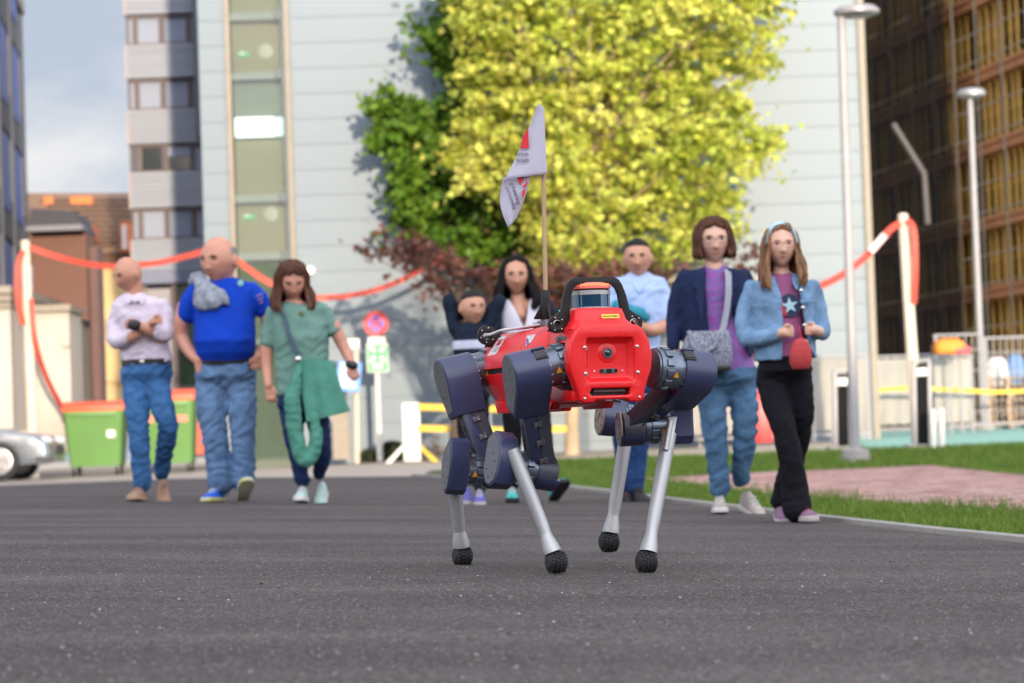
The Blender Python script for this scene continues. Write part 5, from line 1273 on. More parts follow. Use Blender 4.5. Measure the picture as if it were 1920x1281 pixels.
mb=MB(); mb.box(Fr((0,0,0)),xs0+.03,xs1-.30,52.22,52.37,zz(253),zz(217)); mb.build('light_fixture',mat('lit_lamp_panel',(.8,.85,.8),.5,emit=(.85,1,.9),estr=1.05),hall)
mb=MB(); mb.box(Fr((0,0,0)),xs1-.29,xs1-.075,52.30,52.37,zz(253),zz(217)); mb.build('fixture_side',mat('fixture_side',(.45,.6,.6),.5,emit=(.5,.75,.72),estr=.5),hall)
M_exg=mat('exit_green',(.02,.30,.09),.5,emit=(.02,.5,.15),estr=.15)
for py in (95,402):
    mb=MB(); mb.box(Fr((0,0,0)),xs0+.12,xs0+.34,52.33,52.37,zz(py+6),zz(py-4)); es=mb.build('exit_sign',M_exg,hall)
    mb=MB(); mb.box(Fr((0,0,0)),xs0+.14,xs0+.25,52.32,52.329,zz(py+1),zz(py-3)); mb.build('sign_arrow',M_white,es)
    mb=MB(); mb.lathe(Fr((xs0+.66,52.375,zz(py-3)),(1,0,0),(0,0,1),(0,-1,0)),[(0,.15),(.03,.15),(.035,.13)],24); mb.build('wall_clock',mat('clock_grey',(.33,.32,.25),.5),hall)
M_glass=bpy.data.materials.new('clear_glass'); M_glass.use_nodes=True
_t=M_glass.node_tree; _t.nodes.clear(); _o=_t.nodes.new('ShaderNodeOutputMaterial'); _m=_t.nodes.new('ShaderNodeMixShader'); _a=_t.nodes.new('ShaderNodeBsdfTransparent'); _b=_t.nodes.new('ShaderNodeBsdfGlossy'); _b.inputs['Roughness'].default_value=.03; _f=_t.nodes.new('ShaderNodeFresnel'); _f.inputs[0].default_value=1.5
_a.inputs[0].default_value=(.86,.90,.88,1); _t.links.new(_f.outputs[0],_m.inputs[0]); _t.links.new(_a.outputs[0],_m.inputs[1]); _t.links.new(_b.outputs[0],_m.inputs[2]); _t.links.new(_m.outputs[0],_o.inputs[0])
for a,b in ((-140,28),(28,140),(140,371),(371,480),(480,640),(640,860)):
    mb=MB(); mb.box(Fr((0,0,0)),xs0,xs1-.075,52.05,52.065,zz(b)+.01,zz(a)-.01); mb.build('window_pane',M_glass,hall)
# wall lamp far behind the woman in green
mb=MB(); c=Uq(582,507,51.8); mb.ell(c,.07,.05,.07); mb.box(Fr(c),-.02,.02,0,.2,-.02,.02); tagd(mb.build('wall_lamp',mat('lit_bulb',(.8,.7,.6),.4,emit=(1,.85,.6),estr=1.6)),'small lit round lamp on the pale clad wall above the woman in green','lamp')
# --- grey-banded tower left of the pale building
T=Fac(64,315,250)
M_band=mat('corrugated_grey',(.27,.29,.34),.6,var=.10,vscale=.6,stretch=(.3,1,6)); M_mar=mat('maroon_frame',(.095,.065,.07),.5); M_bld=mat('window_blind',(.27,.31,.40),.6,var=.05,vscale=4,stretch=(.1,1,8)); M_dk=mat('dark_window',(.02,.028,.03),.12,spec=.6)
tw=thing('office_tower','narrow grey office tower with ribbed bands and maroon window frames','building',(T.X(315),66,gz(T.X(315),64)))
x0,x1=T.X(244),T.X(383)
mb=MB(); mb.box(Fr((0,0,0)),x0+.25,x1,64.35,69,T.Z(860),T.Z(-260)); mb.build('wall',mat('tower_core',(.34,.34,.38),.7),tw)
mb=MB(); mb.box(Fr((0,0,0)),x1-.15,x1+.04,63.6,64.3,T.Z(265),T.Z(-260)); mb.build('dark_downpipe_panel',M_fr,tw)
rows=[(27-121*2,84-121*2),(27-121,82-121),(27,84),(147,206),(270,323),(390,449)]
for k,(a,b) in enumerate(rows):
    nb=rows[k+1][0] if k+1<len(rows) else 508
    # ribbed band below the window row
    pr=[]; zt=T.Z(b); zbn=T.Z(nb); n=7
    for i in range(n):
        z=zt+(zbn-zt)*i/n; z2=zt+(zbn-zt)*(i+.7)/n; pr += [(-.10,z),(-.10,z2),(-.065,z2-.01),(-.065,zt+(zbn-zt)*(i+1)/n+.01)]
    pr += [(.35,zbn),(.35,zt)]
    mb=MB(); mb.prism(Fr((x0,64,0),(0,1,0),(0,0,1),(1,0,0)),pr,0.0,x1-x0); mb.build('ribbed_band',M_band,tw)
    mb=MB(); mb.box(Fr((0,0,0)),x0-.06,x0,63.9,64.5,zbn,zt); mb.build('band_corner',mat('band_corner',(.36,.30,.30),.6) if k==0 else bpy.data.materials['band_corner'],tw)
    for w,(p0,p1) in enumerate(((246,254),(263,303),(313,354),(364,381))):
        f=MB(); xa,xb=T.X(p0),T.X(p1); za,zc=T.Z(b),T.Z(a); fw=.055
        for q in ((xa-fw,xb+fw,zc-.06,zc),(xa-fw,xb+fw,za,za+.06),(xa-fw,xa,za+.06,zc-.06),(xb,xb+fw,za+.06,zc-.06)): f.box(Fr((0,0,0)),q[0],q[1],64.02,64.12,q[2],q[3])
        wf=f.build('window',M_mar,tw,kind='thing') if False else f.build('window',M_mar,tw)
        dark=(k==4 and w in (1,2))
        g=MB(); g.box(Fr((0,0,0)),xa,xb,64.10,64.2,za+.06,zc-.06); g.build('pane',M_dk if dark or w==0 and k==4 else M_bld,wf)
        if k==4 and w==2: g=MB(); g.box(Fr((0,0,0)),xa,xb,64.07,64.09,T.Z(292),zc-.06); g.build('half_blind',M_bld,wf)
        if not dark:
            g=MB()
            for q in range(9): zq=za+.10+(zc-za-.2)*q/8; g.box(Fr((0,0,0)),xa+.01,xb-.01,64.085,64.10,zq-.008,zq+.008)
            g.build('blind_slats',M_bld,wf,kind='stuff')
mb=MB(); mb.box(Fr((0,0,0)),x0-.02,x1,63.7,64.9,T.Z(532),T.Z(508)); mb.build('soffit',mat('blue_grey_soffit',(.16,.18,.27),.6),tw)
M_sg=mat('storefront_glass',(.03,.07,.05),.12,var=.6,vscale=1.1,col2=(.10,.15,.07))
for (a,b) in ((535,600),(606,650),(656,722)):
    mb=MB(); mb.box(Fr((0,0,0)),T.X(321),T.X(372),64.2,64.3,T.Z(b,330),T.Z(a,330)); mb.build('storefront_pane',M_sg,tw)
mb=MB()
for y in (532,603,653,725): mb.box(Fr((0,0,0)),T.X(316),x1,64.05,64.2,T.Z(y+3,330),T.Z(y-1,330))
mb.build('storefront_rail',mat('rail_green_grey',(.15,.21,.20),.5),tw,kind='stuff')
mb=MB(); mb.box(Fr((0,0,0)),T.X(312),T.X(321),63.95,64.25,T.Z(740,330),T.Z(530,330)); mb.build('storefront_post',M_mar,tw)
# --- dark block at the very left, seen along its side
M_lb=mat('grey_render',(.11,.12,.145),.8,var=.15,vscale=.7); M_bp=mat('blue_panel',(.06,.12,.46),.5,var=.15,vscale=.5)
lb=thing('dark_office_block','dark grey office block with blue window panels at the left edge','building',(-14,70,0))
A=Uq(-60,400,56); Bp=Uq(52,400,74); dirv=V((Bp.x-A.x,Bp.y-A.y,0)); Ls=dirv.length; dirv.normalize(); nrm=V((dirv.y,-dirv.x,0))
lf=Fr((A.x,A.y,0),dirv,(0,0,1),nrm)   # u along facade receding, v up, w outwards(right)
zt=Uq(46,27,74).z
mb=MB(); mb.box(lf,-10,Ls,-1,zt,-12,-.12); mb.build('wall',M_lb,lb)
mb=MB(); mb.box(lf,-10,Ls+.2,zt,zt+.35,-12.2,.06); mb.build('parapet',M_conc,lb)
mb=MB(); mb.box(lf,Ls-1.0,Ls,-1,zt-.001,-.12,0); mb.build('end_wall',M_lb,lb)
for j in range(6):
    z=1.6+j*2.75
    mb=MB(); mb.box(lf,-10,Ls-1.0,z-1.05,z,-.12,-.02); mb.build('spandrel',M_lb,lb)
    for i in range(11):
        u=Ls-4.6-i*4.0
        mb=MB(); mb.box(lf,u,u+2.4,z-.35,z+1.55,-.018,.004); mb.build('blue_panel',M_bp,lb)
        mb=MB(); mb.box(lf,u+2.44,u+3.5,z+.02,z+1.55,-.12,-.06); mb.build('window',M_dk,lb)
for i in range(11):
    u=Ls-4.7-i*4.0; mb=MB(); mb.box(lf,u-.35,u,-1,zt-.01,-.12,.03); mb.build('pilaster',M_lb,lb)
# --- far houses
def house(name,label,D,ref,wall,roofm,wx,roofpts,extra=None,deep=8):
    H_=Fac(D,*ref); h=thing(name,label,'house',(H_.X((wx[0]+wx[2])/2),D+deep/2,gz(H_.X(wx[0]),D)))
    mb=MB(); H_.box(mb,wx[0],wx[1],wx[2],wx[3],0,deep); mb.build('wall',wall,h)
    if roofpts: 
        mb=MB(); pts=[(H_.X(a),H_.Z(b)) for a,b in roofpts]; mb.prism(Fr((0,D-.5,0),(1,0,0),(0,0,1),(0,1,0)),pts,0,deep+1); mb.build('roof',roofm,h)
    return H_,h
M_tile=mat('brown_roof_tile',(.17,.10,.065),.8,var=.25,vscale=6,stretch=(1,1,3),bump=.6,bscale=12); M_orb=mat('orange_brick',(.60,.17,.05),.8,var=.12); M_cream=mat('cream_render',(.58,.42,.21),.85,var=.06); M_brn=mat('brown_render',(.17,.085,.065),.85,var=.08); M_slate=mat('dark_slate',(.03,.03,.045),.6)
H1,h1=house('tenement_house','cream tenement house with a brown tiled roof and orange chimneys, far behind',82,(180,450),M_cream,M_tile,(60,470,262,800),None)
mb=MB(); rp=[Uq(40,478,81.4),Uq(264,478,81.4),Uq(264,362,85.5),Uq(30,362,85.5)]; mb.add(rp+[q+V((0,.3,-.3)) for q in rp],[(0,1,2,3),(7,6,5,4),(0,4,5,1),(1,5,6,2),(2,6,7,3),(3,7,4,0)]); mb.build('roof',M_tile,h1)
tile=MB().box(Fr((0,0,0)),-.34,.34,-.22,.22,-.03,.03).mesh('roof_tile',M_tile,bevel=.01)
e1=(rp[1]-rp[0]).normalized(); e2=(rp[3]-rp[0]); e2=(e2-e1*e2.dot(e1)); L2=e2.length; e2.normalize(); nn=e1.cross(e2); eu=Matrix((e1,e2,nn)).transposed()@Matrix.Rotation(R(2),3,'X'); eu=eu.to_euler()
for j in range(int(L2/.42)):
    pass
tm=MB()
for j in range(int(L2/.40)):
    for i in range(int((rp[1]-rp[0]).length/.36)):
        q=rp[0]+e1*(.18+.36*i+(.18 if j%2 else 0))+e2*(.2+.40*j)+nn*(.02+random.uniform(0,.012)); f=Fr(q,e1,(e2-nn*.10).normalized(),nn); tm.add([f(-.17,-.22,0),f(.17,-.22,0),f(.17,.2,0),f(-.17,.2,0),f(-.17,-.22,.05),f(.17,-.22,.05)],[(4,5,2,3),(0,1,5,4)])
tm.build('roof_tiles',M_tile,h1,smooth=None,kind='stuff')
for a,b,c,d in ((108,352,150,376),(57,350,74,388),(236,424,252,478),(158,427,182,452)):
    mb=MB(); H1.box(mb,a,b,c,d,1.2,.2) if b>400 else H1.box(mb,a,b,c,d,-2.6,3.4); ch=mb.build('dormer' if b>400 else 'chimney',M_orb,h1)
    if b>400:
        mb=MB(); H1.box(mb,a+4,b+6,c-4,d-3,1.25,-1.2); mb.build('window',M_white,ch)
mb=MB(); H1.box(mb,165,470,262,482,.35,.1); mb.build('eaves_trim',mat('cream_trim_light',(.62,.50,.30),.8),h1)
for a in (176,):
    for y0,y1 in ((535,575),(640,690)):
        mb=MB(); H1.box(mb,a,y0,a+14,y1,.06,.02); w=mb.build('window',M_dk,h1); mb=MB(); H1.box(mb,a-2,y1,a+16,y1+4,.12,0); mb.build('sill',M_cream,w)
mb=MB(); 
for y in (488,598,612,712): H1.box(mb,165,y,262,y+5,.15,0)
mb.build('string_course',M_cream,h1,kind='stuff')
H2,h2=house('brown_house','brown rendered house with a dark slate roof behind the white kiosk',74,(120,500),M_brn,M_slate,(60,436,162,800),[(60,436),(66,392),(146,399),(163,436)],deep=1.6)
mb=MB(); H2.box(mb,162,462,177,800,-.6,1.6); mb.build('side_wall',mat('brown_render_side',(.15,.09,.085),.85),h2)
mb=MB(); H2.box(mb,58,426,164,436,.7,.0); mb.build('gutter',mat('gutter_grey',(.18,.18,.22),.5),h2)
# --- pale single storey buildings on the left
M_wht=mat('white_render',(.46,.43,.39),.85,var=.06,vscale=.8)
K=Fac(49,110,700)
kk_=thing('white_kiosk','low flat-roofed cream white outbuilding behind the tall pale post','outbuilding',(K.X(110),51,gz(K.X(110),49)))
mb=MB(); K.box(mb,42,584,132,850,0,1.4); mb.build('wall',M_wht,kk_); mb=MB(); K.box(mb,36,572,138,584,.15,1.5); mb.build('roof',M_trim,kk_)
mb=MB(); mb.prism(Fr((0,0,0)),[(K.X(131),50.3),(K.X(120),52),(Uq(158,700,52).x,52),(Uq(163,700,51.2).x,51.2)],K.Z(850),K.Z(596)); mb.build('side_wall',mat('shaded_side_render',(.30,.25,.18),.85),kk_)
mb=MB(); mb.prism(Fr((0,0,0)),[(K.X(130),50.2),(K.X(120),52.2),(Uq(160,700,52.2).x,52.2),(Uq(168,700,51.1).x,51.1)],K.Z(600),K.Z(592)); mb.build('side_roof',M_slate,kk_)
mb=MB(); K.box(mb,122,628,134,650,.12,0); mb.build('vent_box',M_wht,kk_)
K2=Fac(47,10,700); k2=thing('cream_outbuilding','bright cream outbuilding with a stepped cornice at the left edge','outbuilding',(K2.X(-10),49,gz(K2.X(-10),47)))
mb=MB(); K2.box(mb,-160,575,22,860,0,5); mb.build('wall',M_wht,k2)
for a,b,d in ((566,578,.1),(552,566,.22),(538,552,.34)): mb=MB(); K2.box(mb,-165,a,22+d*25,b,d,5.1); mb.build('cornice',M_trim,k2)
# --- unfinished concrete frame with props and scaffold on the right
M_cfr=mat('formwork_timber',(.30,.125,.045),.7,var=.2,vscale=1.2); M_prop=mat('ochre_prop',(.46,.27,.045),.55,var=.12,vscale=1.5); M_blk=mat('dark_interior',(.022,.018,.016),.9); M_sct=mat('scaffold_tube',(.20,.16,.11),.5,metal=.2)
cb=thing('building_shell','unfinished multi-storey building shell with timber slab edges, ochre props and scaffolding','building',(22,95,0))
a0=Uq(1920,300,100); ux=V((-.169,1,0)).normalized(); un=V((-1,-.169,0)).normalized(); cf=Fr((a0.x,a0.y,0),ux,(0,0,1),un)
zs=[Uq(1920,y,100).z for y in (828,677,540,403,257,113,-35,-180)]
hs=.30
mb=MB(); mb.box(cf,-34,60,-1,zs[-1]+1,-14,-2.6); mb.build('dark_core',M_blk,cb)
pmesh={}
for k,z in enumerate(zs):
    mb=MB(); mb.box(cf,-34,60,z-.16,z+.16,-2.6,.0); mb.build('floor_slab',M_cfr,cb)
    mb=MB(); mb.box(cf,-34,60,z+.15,z+.30,-.05,.12); mb.build('edge_board',M_cfr,cb)
prop=MB(); prop.lathe(Fr((0,0,0)),[(0,.085),(1.2,.085),(1.2,.12),(1.3,.12),(1.3,.085),(2.35,.085),(2.35,.13),(2.48,.13)],8); pme=prop.mesh('prop',M_prop,smooth=40)
for k in range(len(zs)-1):
    h=zs[k+1]-zs[k]-.34
    for i in range(56):
        u=-13+i*.80
        if k==0 and i>40: continue
        if (i%7)==3: continue
        if i<43: inst('prop',pme,cb,cf(u,zs[k]+.17,-.45-random.random()*.1),scale=(1,1,h/2.48))
for i in range(12):
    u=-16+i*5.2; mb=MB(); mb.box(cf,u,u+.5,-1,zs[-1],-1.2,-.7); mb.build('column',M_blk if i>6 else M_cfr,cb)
sc_=MB()
for i in range(16):
    u=-14+i*2.7; m_=MB(); m_.tube([cf(u,-.5,.9),cf(u,zs[-1]+1,.9)],.055,6); m_.build('scaffold_standard',M_sct,cb,smooth=80)
for k,z in enumerate(zs):
    for dz in (.0,1.1): 
        m_=MB(); m_.tube([cf(-16,z+dz+.3,.9),cf(34,z+dz+.3,.9)],.035,6); m_.build('scaffold_ledger',M_sct,cb,smooth=80)
for k in range(0,5,2): m_=MB(); m_.tube([cf(8+k*2,zs[k+1],.95),cf(13+k*2,zs[k],.95)],.045,6); m_.build('scaffold_brace',M_sct,cb,smooth=80)
m_=MB(); m_.tube([Uq(1675,232,84),Uq(1733,325,84),Uq(1740,420,84)],.10,8); m_.build('chute_pipe',mat('chute_grey',(.075,.068,.068),.5),cb,smooth=60)

M_shade_sheet=bpy.data.materials.new('shade_sheet'); M_shade_sheet.use_nodes=True  # dark see-through material that stands in for shade
_t=M_shade_sheet.node_tree; _t.nodes.clear(); _o=_t.nodes.new('ShaderNodeOutputMaterial'); _m=_t.nodes.new('ShaderNodeMixShader'); _a=_t.nodes.new('ShaderNodeBsdfTransparent'); _b=_t.nodes.new('ShaderNodeBsdfDiffuse'); _b.inputs[0].default_value=(.012,.013,.014,1); _m.inputs[0].default_value=.72
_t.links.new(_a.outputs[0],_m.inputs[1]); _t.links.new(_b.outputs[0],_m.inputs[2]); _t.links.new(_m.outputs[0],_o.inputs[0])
for k in range(len(zs)-1):  # added dark sheets, one per storey, imitate the shade on the far part
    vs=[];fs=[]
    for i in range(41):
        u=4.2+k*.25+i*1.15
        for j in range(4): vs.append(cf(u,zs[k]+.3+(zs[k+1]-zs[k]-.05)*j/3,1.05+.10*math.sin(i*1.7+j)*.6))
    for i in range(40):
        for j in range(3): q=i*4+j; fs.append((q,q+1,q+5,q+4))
    mb=MB(); mb.add(vs,fs); mb.build('shade_sheet',M_shade_sheet,cb,smooth=60)
# ------------------------------------------------------------------ street things
def post(name,label,cat,px0,py0,px1,py1,D,r,mt,group=None,n=12,extra=0):
    a=Uq(px0,py0,D); b=Uq(px1,py1,D); g=gz(b.x,D); b.z=g-.02
    return a,b
M_galv=mat('galvanised',(.33,.32,.33),.6,metal=.2,var=.1,vscale=3); M_lamph=mat('lamp_head',(.36,.35,.36),.4,metal=.4); M_cpost=mat('cream_post',(.60,.52,.42),.7,var=.06)
def lamp(label,top,base,D,r,hw,left,head_h):
    a=Uq(top[0],top[1],D); b=Uq(base[0],base[1],D); b.z=gz(b.x,D)
    t=thing('street_lamp',label,'street lamp',(b.x,b.y,b.z),'grey street lamps')
    mb=MB(); mb.tube([b,b.lerp(a,.5),a],[r*1.15,r,r*.9],16); mb.build('pole',M_galv,t,smooth=60)
    mb=MB(); mb.lathe(Fr(b),[(0,r*3.4),(.16,r*3.2),(.2,r*1.3)],20); mb.build('footing',M_conc,t)
    c=a+V((left,0,0)); mb=MB(); mb.lathe(Fr(c+V((0,0,-head_h*.5))),[(0,hw*.55),(head_h*.25,hw*.98),(head_h*.55,hw),(head_h*.85,hw*.8),(head_h,hw*.3)],24); hd=mb.build('lamp_head',M_lamph,t,smooth=50)
    mb=MB(); mb.lathe(Fr(c+V((0,0,-head_h*.56))),[(0,hw*.5),(.02,hw*.55)],24); mb.build('lens',mat('lamp_lens',(.10,.10,.11),.2),hd)
    return t
d1=G(1604,868).y; lamp('tall grey street lamp between the girl and the pale tape post',(1577,22),(1604,866),min(d1,40),.058,.30,.20,.16)
lamp('smaller grey street lamp in front of the scaffolded shell',(1818,175),(1845,815),58,.075,.32,.04,.22)
_b=V((-1.62+(52-17)*math.tan(R(10)),17,0)); _b.z=gz(_b.x,17); _t=thing('street_lamp','tall grey street lamp just outside the frame on the right','street lamp',_b,'grey street lamps')
_h=3.35+35.5*math.tan(R(8)); mb=MB(); mb.tube([_b,_b+V((0,0,_h-_b.z))],.15,14); mb.build('pole',M_galv,_t,smooth=60); mb=MB(); mb.box(Fr((_b.x,17,_h)),-.95,.15,-.12,.12,-.10,.04); mb.build('lamp_head',M_lamph,_t,bevel=.02)
# tape posts and barrier tape
M_tape=mat('red_tape',(.62,.085,.055),.55,trans=.25); M_tw=mat('white_tape',(.6,.5,.48),.55)
def tape(label,pts,w,mt,name='barrier_tape',cat='barrier tape',group=None,stripes=None,tw=0):
    """hanging ribbon; pts (px,py,D)"""
    P=[Uq(*q) for q in pts]; PP=[]
    for i in range(len(P)-1):
        p0=P[max(i-1,0)];p1=P[i];p2=P[i+1];p3=P[min(i+2,len(P)-1)]
        for k in range(8):
            t=k/8; PP.append(.5*((2*p1)+(p2-p0)*t+(2*p0-5*p1+4*p2-p3)*t*t+(3*p1-p0-3*p2+p3)*t**3))
    PP.append(P[-1]); secs=[]
    for i,p in enumerate(PP):
        tg=(PP[min(i+1,len(PP)-1)]-PP[max(i-1,0)]).normalized(); a=tw*math.sin(i*.21)+.2; nn=V((math.sin(a)*.3,-math.cos(a),math.sin(a)*.4)); sd=tg.cross(nn).normalized()
        secs.append([p-sd*w/2,p+sd*w/2,p+sd*w/2+V((0,.004,0)),p-sd*w/2+V((0,.004,0))])
    mb=MB(); loft(mb,secs); return tagd(mb.build(name,mt,None,smooth=60),label,cat,group)
D1=47
a=Uq(47,455,D1); b=Uq(62,850,D1); b.z=gz(b.x,D1)
t=thing('tape_post','tall cream post holding red tape at the left, before the white outbuilding','post',b); mb=MB(); mb.tube([b,a],[.10,.085],12); mb.build('post_shaft',M_cpost,t,smooth=60); mb=MB(); mb.ell(a,.09,.09,.05); mb.build('cap',M_cpost,t,smooth=80)
tape('red tape sagging from the left cream post to behind the man in blue',[(56,464,46.9),(120,485,47.2),(200,499,48),(300,492,49),(400,466,50)],.105,M_tape)
tape('red tape running from behind the man in blue down past the woman in green',[(436,482,50),(500,527,50.2),(570,556,50.3),(640,557,50.4)],.115,M_tape)
tape('red tape rising from behind the woman in green into the maple leaves',[(640,557,50.4),(700,545,50.3),(760,522,50.2),(830,482,50)],.10,M_tape)
tape('red tape hanging from the left cream post down to the green containers',[(58,560,46.9),(66,640,46.9),(88,710,47.5),(128,785,48.5)],.09,M_tape)
tape('red tape loop hanging on the left side of the left cream post',[(44,470,46.9),(34,500,46.8),(34,560,46.8),(44,610,46.9)],.10,M_tape)
D2=44; a=Uq(1693,405,D2); b=Uq(1712,700,D2); b=a+(b-a)*1.55; b.z=gz(b.x,D2)
t=thing('tape_post','tall cream post holding red tape in front of the dark shell','post',b); mb=MB(); mb.tube([b,a],[.105,.085],12); mb.build('post_shaft',M_cpost,t,smooth=60); mb=MB(); mb.ell(a,.09,.09,.05); mb.build('cap',M_cpost,t,smooth=80)
tape('red tape from the right cream post down towards the girl',[(1688,418,43.9),(1668,432,43.5),(1630,475,43),(1580,515,42),(1530,540,41)],.11,M_tape)
tape('red tape loop hanging down the right side of the right cream post',[(1700,412,43.9),(1713,432,43.8),(1716,500,43.8),(1713,570,43.9)],.11,M_tape)
tape('white stretch of the tape beside the right cream post',[(1660,440,43.35),(1645,457,43.15),(1632,472,42.95)],.115,M_tw)
# signs
M_signw=mat('sign_white',(.62,.62,.60),.4); M_sred=mat('sign_red',(.55,.02,.025),.4); M_sblue=mat('sign_blue',(.10,.06,.42),.4); M_sgreen=mat('sign_green',(.03,.42,.14),.4); M_lblue=mat('sign_light_blue',(.10,.30,.75),.4)
SDm=50.6
def SF_(px,py,dd=0): return Fr(Uq(px,py,SDm-dd),(1,0,0),(0,0,1),(0,-1,0))
b=Uq(712,838,SDm); b.z=gz(b.x,SDm); s=SDm/FPX
t=thing('road_sign','no stopping sign above a green and white assembly point sign on one pole','road sign',b)
mb=MB(); mb.tube([b,Uq(703,590,SDm)],.055,12); mb.build('pole',M_signw,t,smooth=60)
mb=MB(); mb.lathe(SF_(705,607,.08),[(0,24*s),(.012,24*s)],36); sg=mb.build('sign_disc',M_sred,t)
mb=MB(); mb.lathe(SF_(705,607,.094),[(0,15*s),(.006,15*s)],32); mb.build('blue_field',M_sblue,sg)
for an in (45,-45):
    f=SF_(705,607,.101); e=f.x*math.cos(R(an))+f.y*math.sin(R(an)); mb=MB(); mb.box(Fr(f.o-f.z*(.0 if an>0 else .001),e,f.z.cross(e),f.z),-.15,.15,-.022,.022,0,.005 if an>0 else .0045); mb.build('red_bar',M_sred,sg)
mb=MB(); mb.box(SF_(706,639,.07),-16*s,16*s,-7*s,7*s,0,.01); mb.build('plate',M_signw,t)
mb=MB(); mb.box(SF_(708,671,.07),-20*s,20*s,-27*s,27*s,0,.012); gp=mb.build('assembly_sign',M_signw,t)
mb=MB(); mb.box(SF_(708,671,.083),-18*s,18*s,-25*s,25*s,0,.004); mb.build('green_field',M_sgreen,gp)
for ax_,ay in ((-1,1),(1,1),(-1,-1),(1,-1)):
    f=SF_(708+ax_*9,664-ay*9,.088); e=(f.x*ax_+f.y*ay).normalized(); q=Fr(f.o,e,f.z.cross(e),f.z); mb=MB(); mb.prism(q,[(-8*s,0),(1*s,6*s),(1*s,2.4*s),(8*s,2.4*s),(8*s,-2.4*s),(1*s,-2.4*s),(1*s,-6*s)],0,.004); mb.build('arrow',M_signw,gp)
for dx in (-7,0,7):
    mb=MB(); f=SF_(708+dx,685,.088); mb.prism(f,[(-2.6*s,-6*s),(2.6*s,-6*s),(3*s,1*s),(-3*s,1*s)],0,.004); mb.lathe(f.at(0,3.4*s,0),[(0,2*s),(.004,2*s)],12); mb.build('figure',M_signw,gp)
b=Uq(669,846,SDm-.9); b.z=gz(b.x,SDm-.9)
t=thing('information_board','white post with pale top box and blue notice, right of the woman in green','information board',b)
mb=MB(); mb.tube([b,Uq(668,640,SDm-.9)],.05,12); mb.build('pole',M_cpost,t,smooth=60)
mb=MB(); mb.box(Fr(Uq(659,645,SDm-.95)),-.18,.15,-.05,.05,-.10,.09); mb.build('top_box',M_signw,t,bevel=.01)
nf=Fr(Uq(654,706,SDm-1.05),(1,0,-.12),(.12,0,1),(0,-1,0)); mb=MB(); mb.box(nf,-.22,.22,-.27,.27,0,.015); nb=mb.build('notice_panel',M_lblue,t)
for k in range(5): mb=MB(); mb.box(nf,-.17,.15-.03*(k%2),.18-k*.095,.235-k*.095,.0155,.019); mb.build('notice_line',M_signw,nb)
mb=MB(); mb.box(Fr(Uq(640,812,50.2)),-.16,.16,-.1,.1,-.5,.42); mb.box(Fr(Uq(640,812,50.2)),-.18,.18,-.12,.12,.42,.47); tagd(mb.build('bin_pillar',M_trim),'small beige pillar behind the left information post','pillar')
# low white barrier with yellow tape
M_ytape=mat('yellow_tape',(.72,.50,.04),.55,trans=.2)
b=Uq(772,852,47); b.z=gz(b.x,47); t=thing('barrier_stand','white barrier post on a splayed foot with yellow tape, left of the robot','barrier',b)
s5=50/FPX
mb=MB(); mb.box(Fr(b),-.14,.16,-.05,.05,.02,1.05); mb.build('panel_post',M_signw,t,bevel=.01); mb=MB(); mb.box(Fr(b),.02,.05,-.06,-.05,.1,1.0); mb.build('groove',M_galv,t)
for sg_ in (-1,1):
    mb=MB(); mb.prism(Fr(b,(1,0,0),(0,0,1),(0,-1,0)),[(sg_*.05,.35),(sg_*.12,.35),(sg_*.48,-.0),(sg_*.36,-.0)],-.04,.04); mb.build('foot',M_signw if sg_<0 else M_ytape,t,bevel=.005)
for lab,y0 in (('upper',763),('lower',803)):
    tape(lab+' yellow tape strung from the white barrier post behind the robot',[(784,y0,46.9),(860,y0+2,46.9),(960,y0+4,47),(1062,y0+1,47)],.115,M_ytape,group='yellow tapes')
b=Uq(862,846,47.1); b.z=gz(b.x,47); mb=MB(); mb.tube([b,b+V((0,0,.85))],.06,10); tagd(mb.build('wooden_stake',mat('stake_wood',(.34,.22,.14),.8)),'thin brown stake holding the yellow tapes behind the rear leg','stake')
# rubble, dark bush
def rubble(label,cx,cy,D,wpx,hpx,mt,n=90,name='rubble_pile',cat='rubble'):
    c=Uq(cx,cy,D); g=gz(c.x,D); w=wpx*D/FPX; h=hpx*D/FPX; mb=MB()
    for i in range(n):
        a=random.random()*6.28; r=random.random()**.6; x=c.x+w/2*r*math.cos(a); y=D+w/3*r*math.sin(a); z=g+h*(1-r)*random.random()
        s_=random.uniform(.05,.13)*w*.5; mb.ell((x,y,z+s_*.3),s_,s_*.9,s_*.7,Euler((random.random()*3,random.random()*3,random.random()*3)).to_matrix(),6,4,fn=lambda d:random.uniform(.8,1.2))
    o=tagd(mb.build(name,mt,None,smooth=None,origin=(c.x,D,g)),label,cat); o['kind']='stuff'; return o
M_rub2=mat('pale_rubble',(.34,.26,.20),.9,var=.3,vscale=3,isl=.25)
rubble('pale rubble heap behind the yellow tapes',812,845,50,90,58,M_rub2)
def bush(label,cx,cy,D,wpx,hpx,mt,n=1500,name='bush'):
    c=Uq(cx,cy,D); g=gz(c.x,D); w=wpx*D/FPX; h=hpx*D/FPX; mb=MB()
    for i in range(n):
        a=random.random()*6.28; b_=random.random()*1.57; r=random.random()**.4
        p=V((c.x+w/2*r*math.cos(a)*math.cos(b_),D+w/3*r*math.sin(a)*math.cos(b_),g+h*r*math.sin(b_))); leafq(mb,p,.05)
    return tagd(mb.build(name,mt,None,smooth=None,origin=(c.x,D,g)),label,'bush')
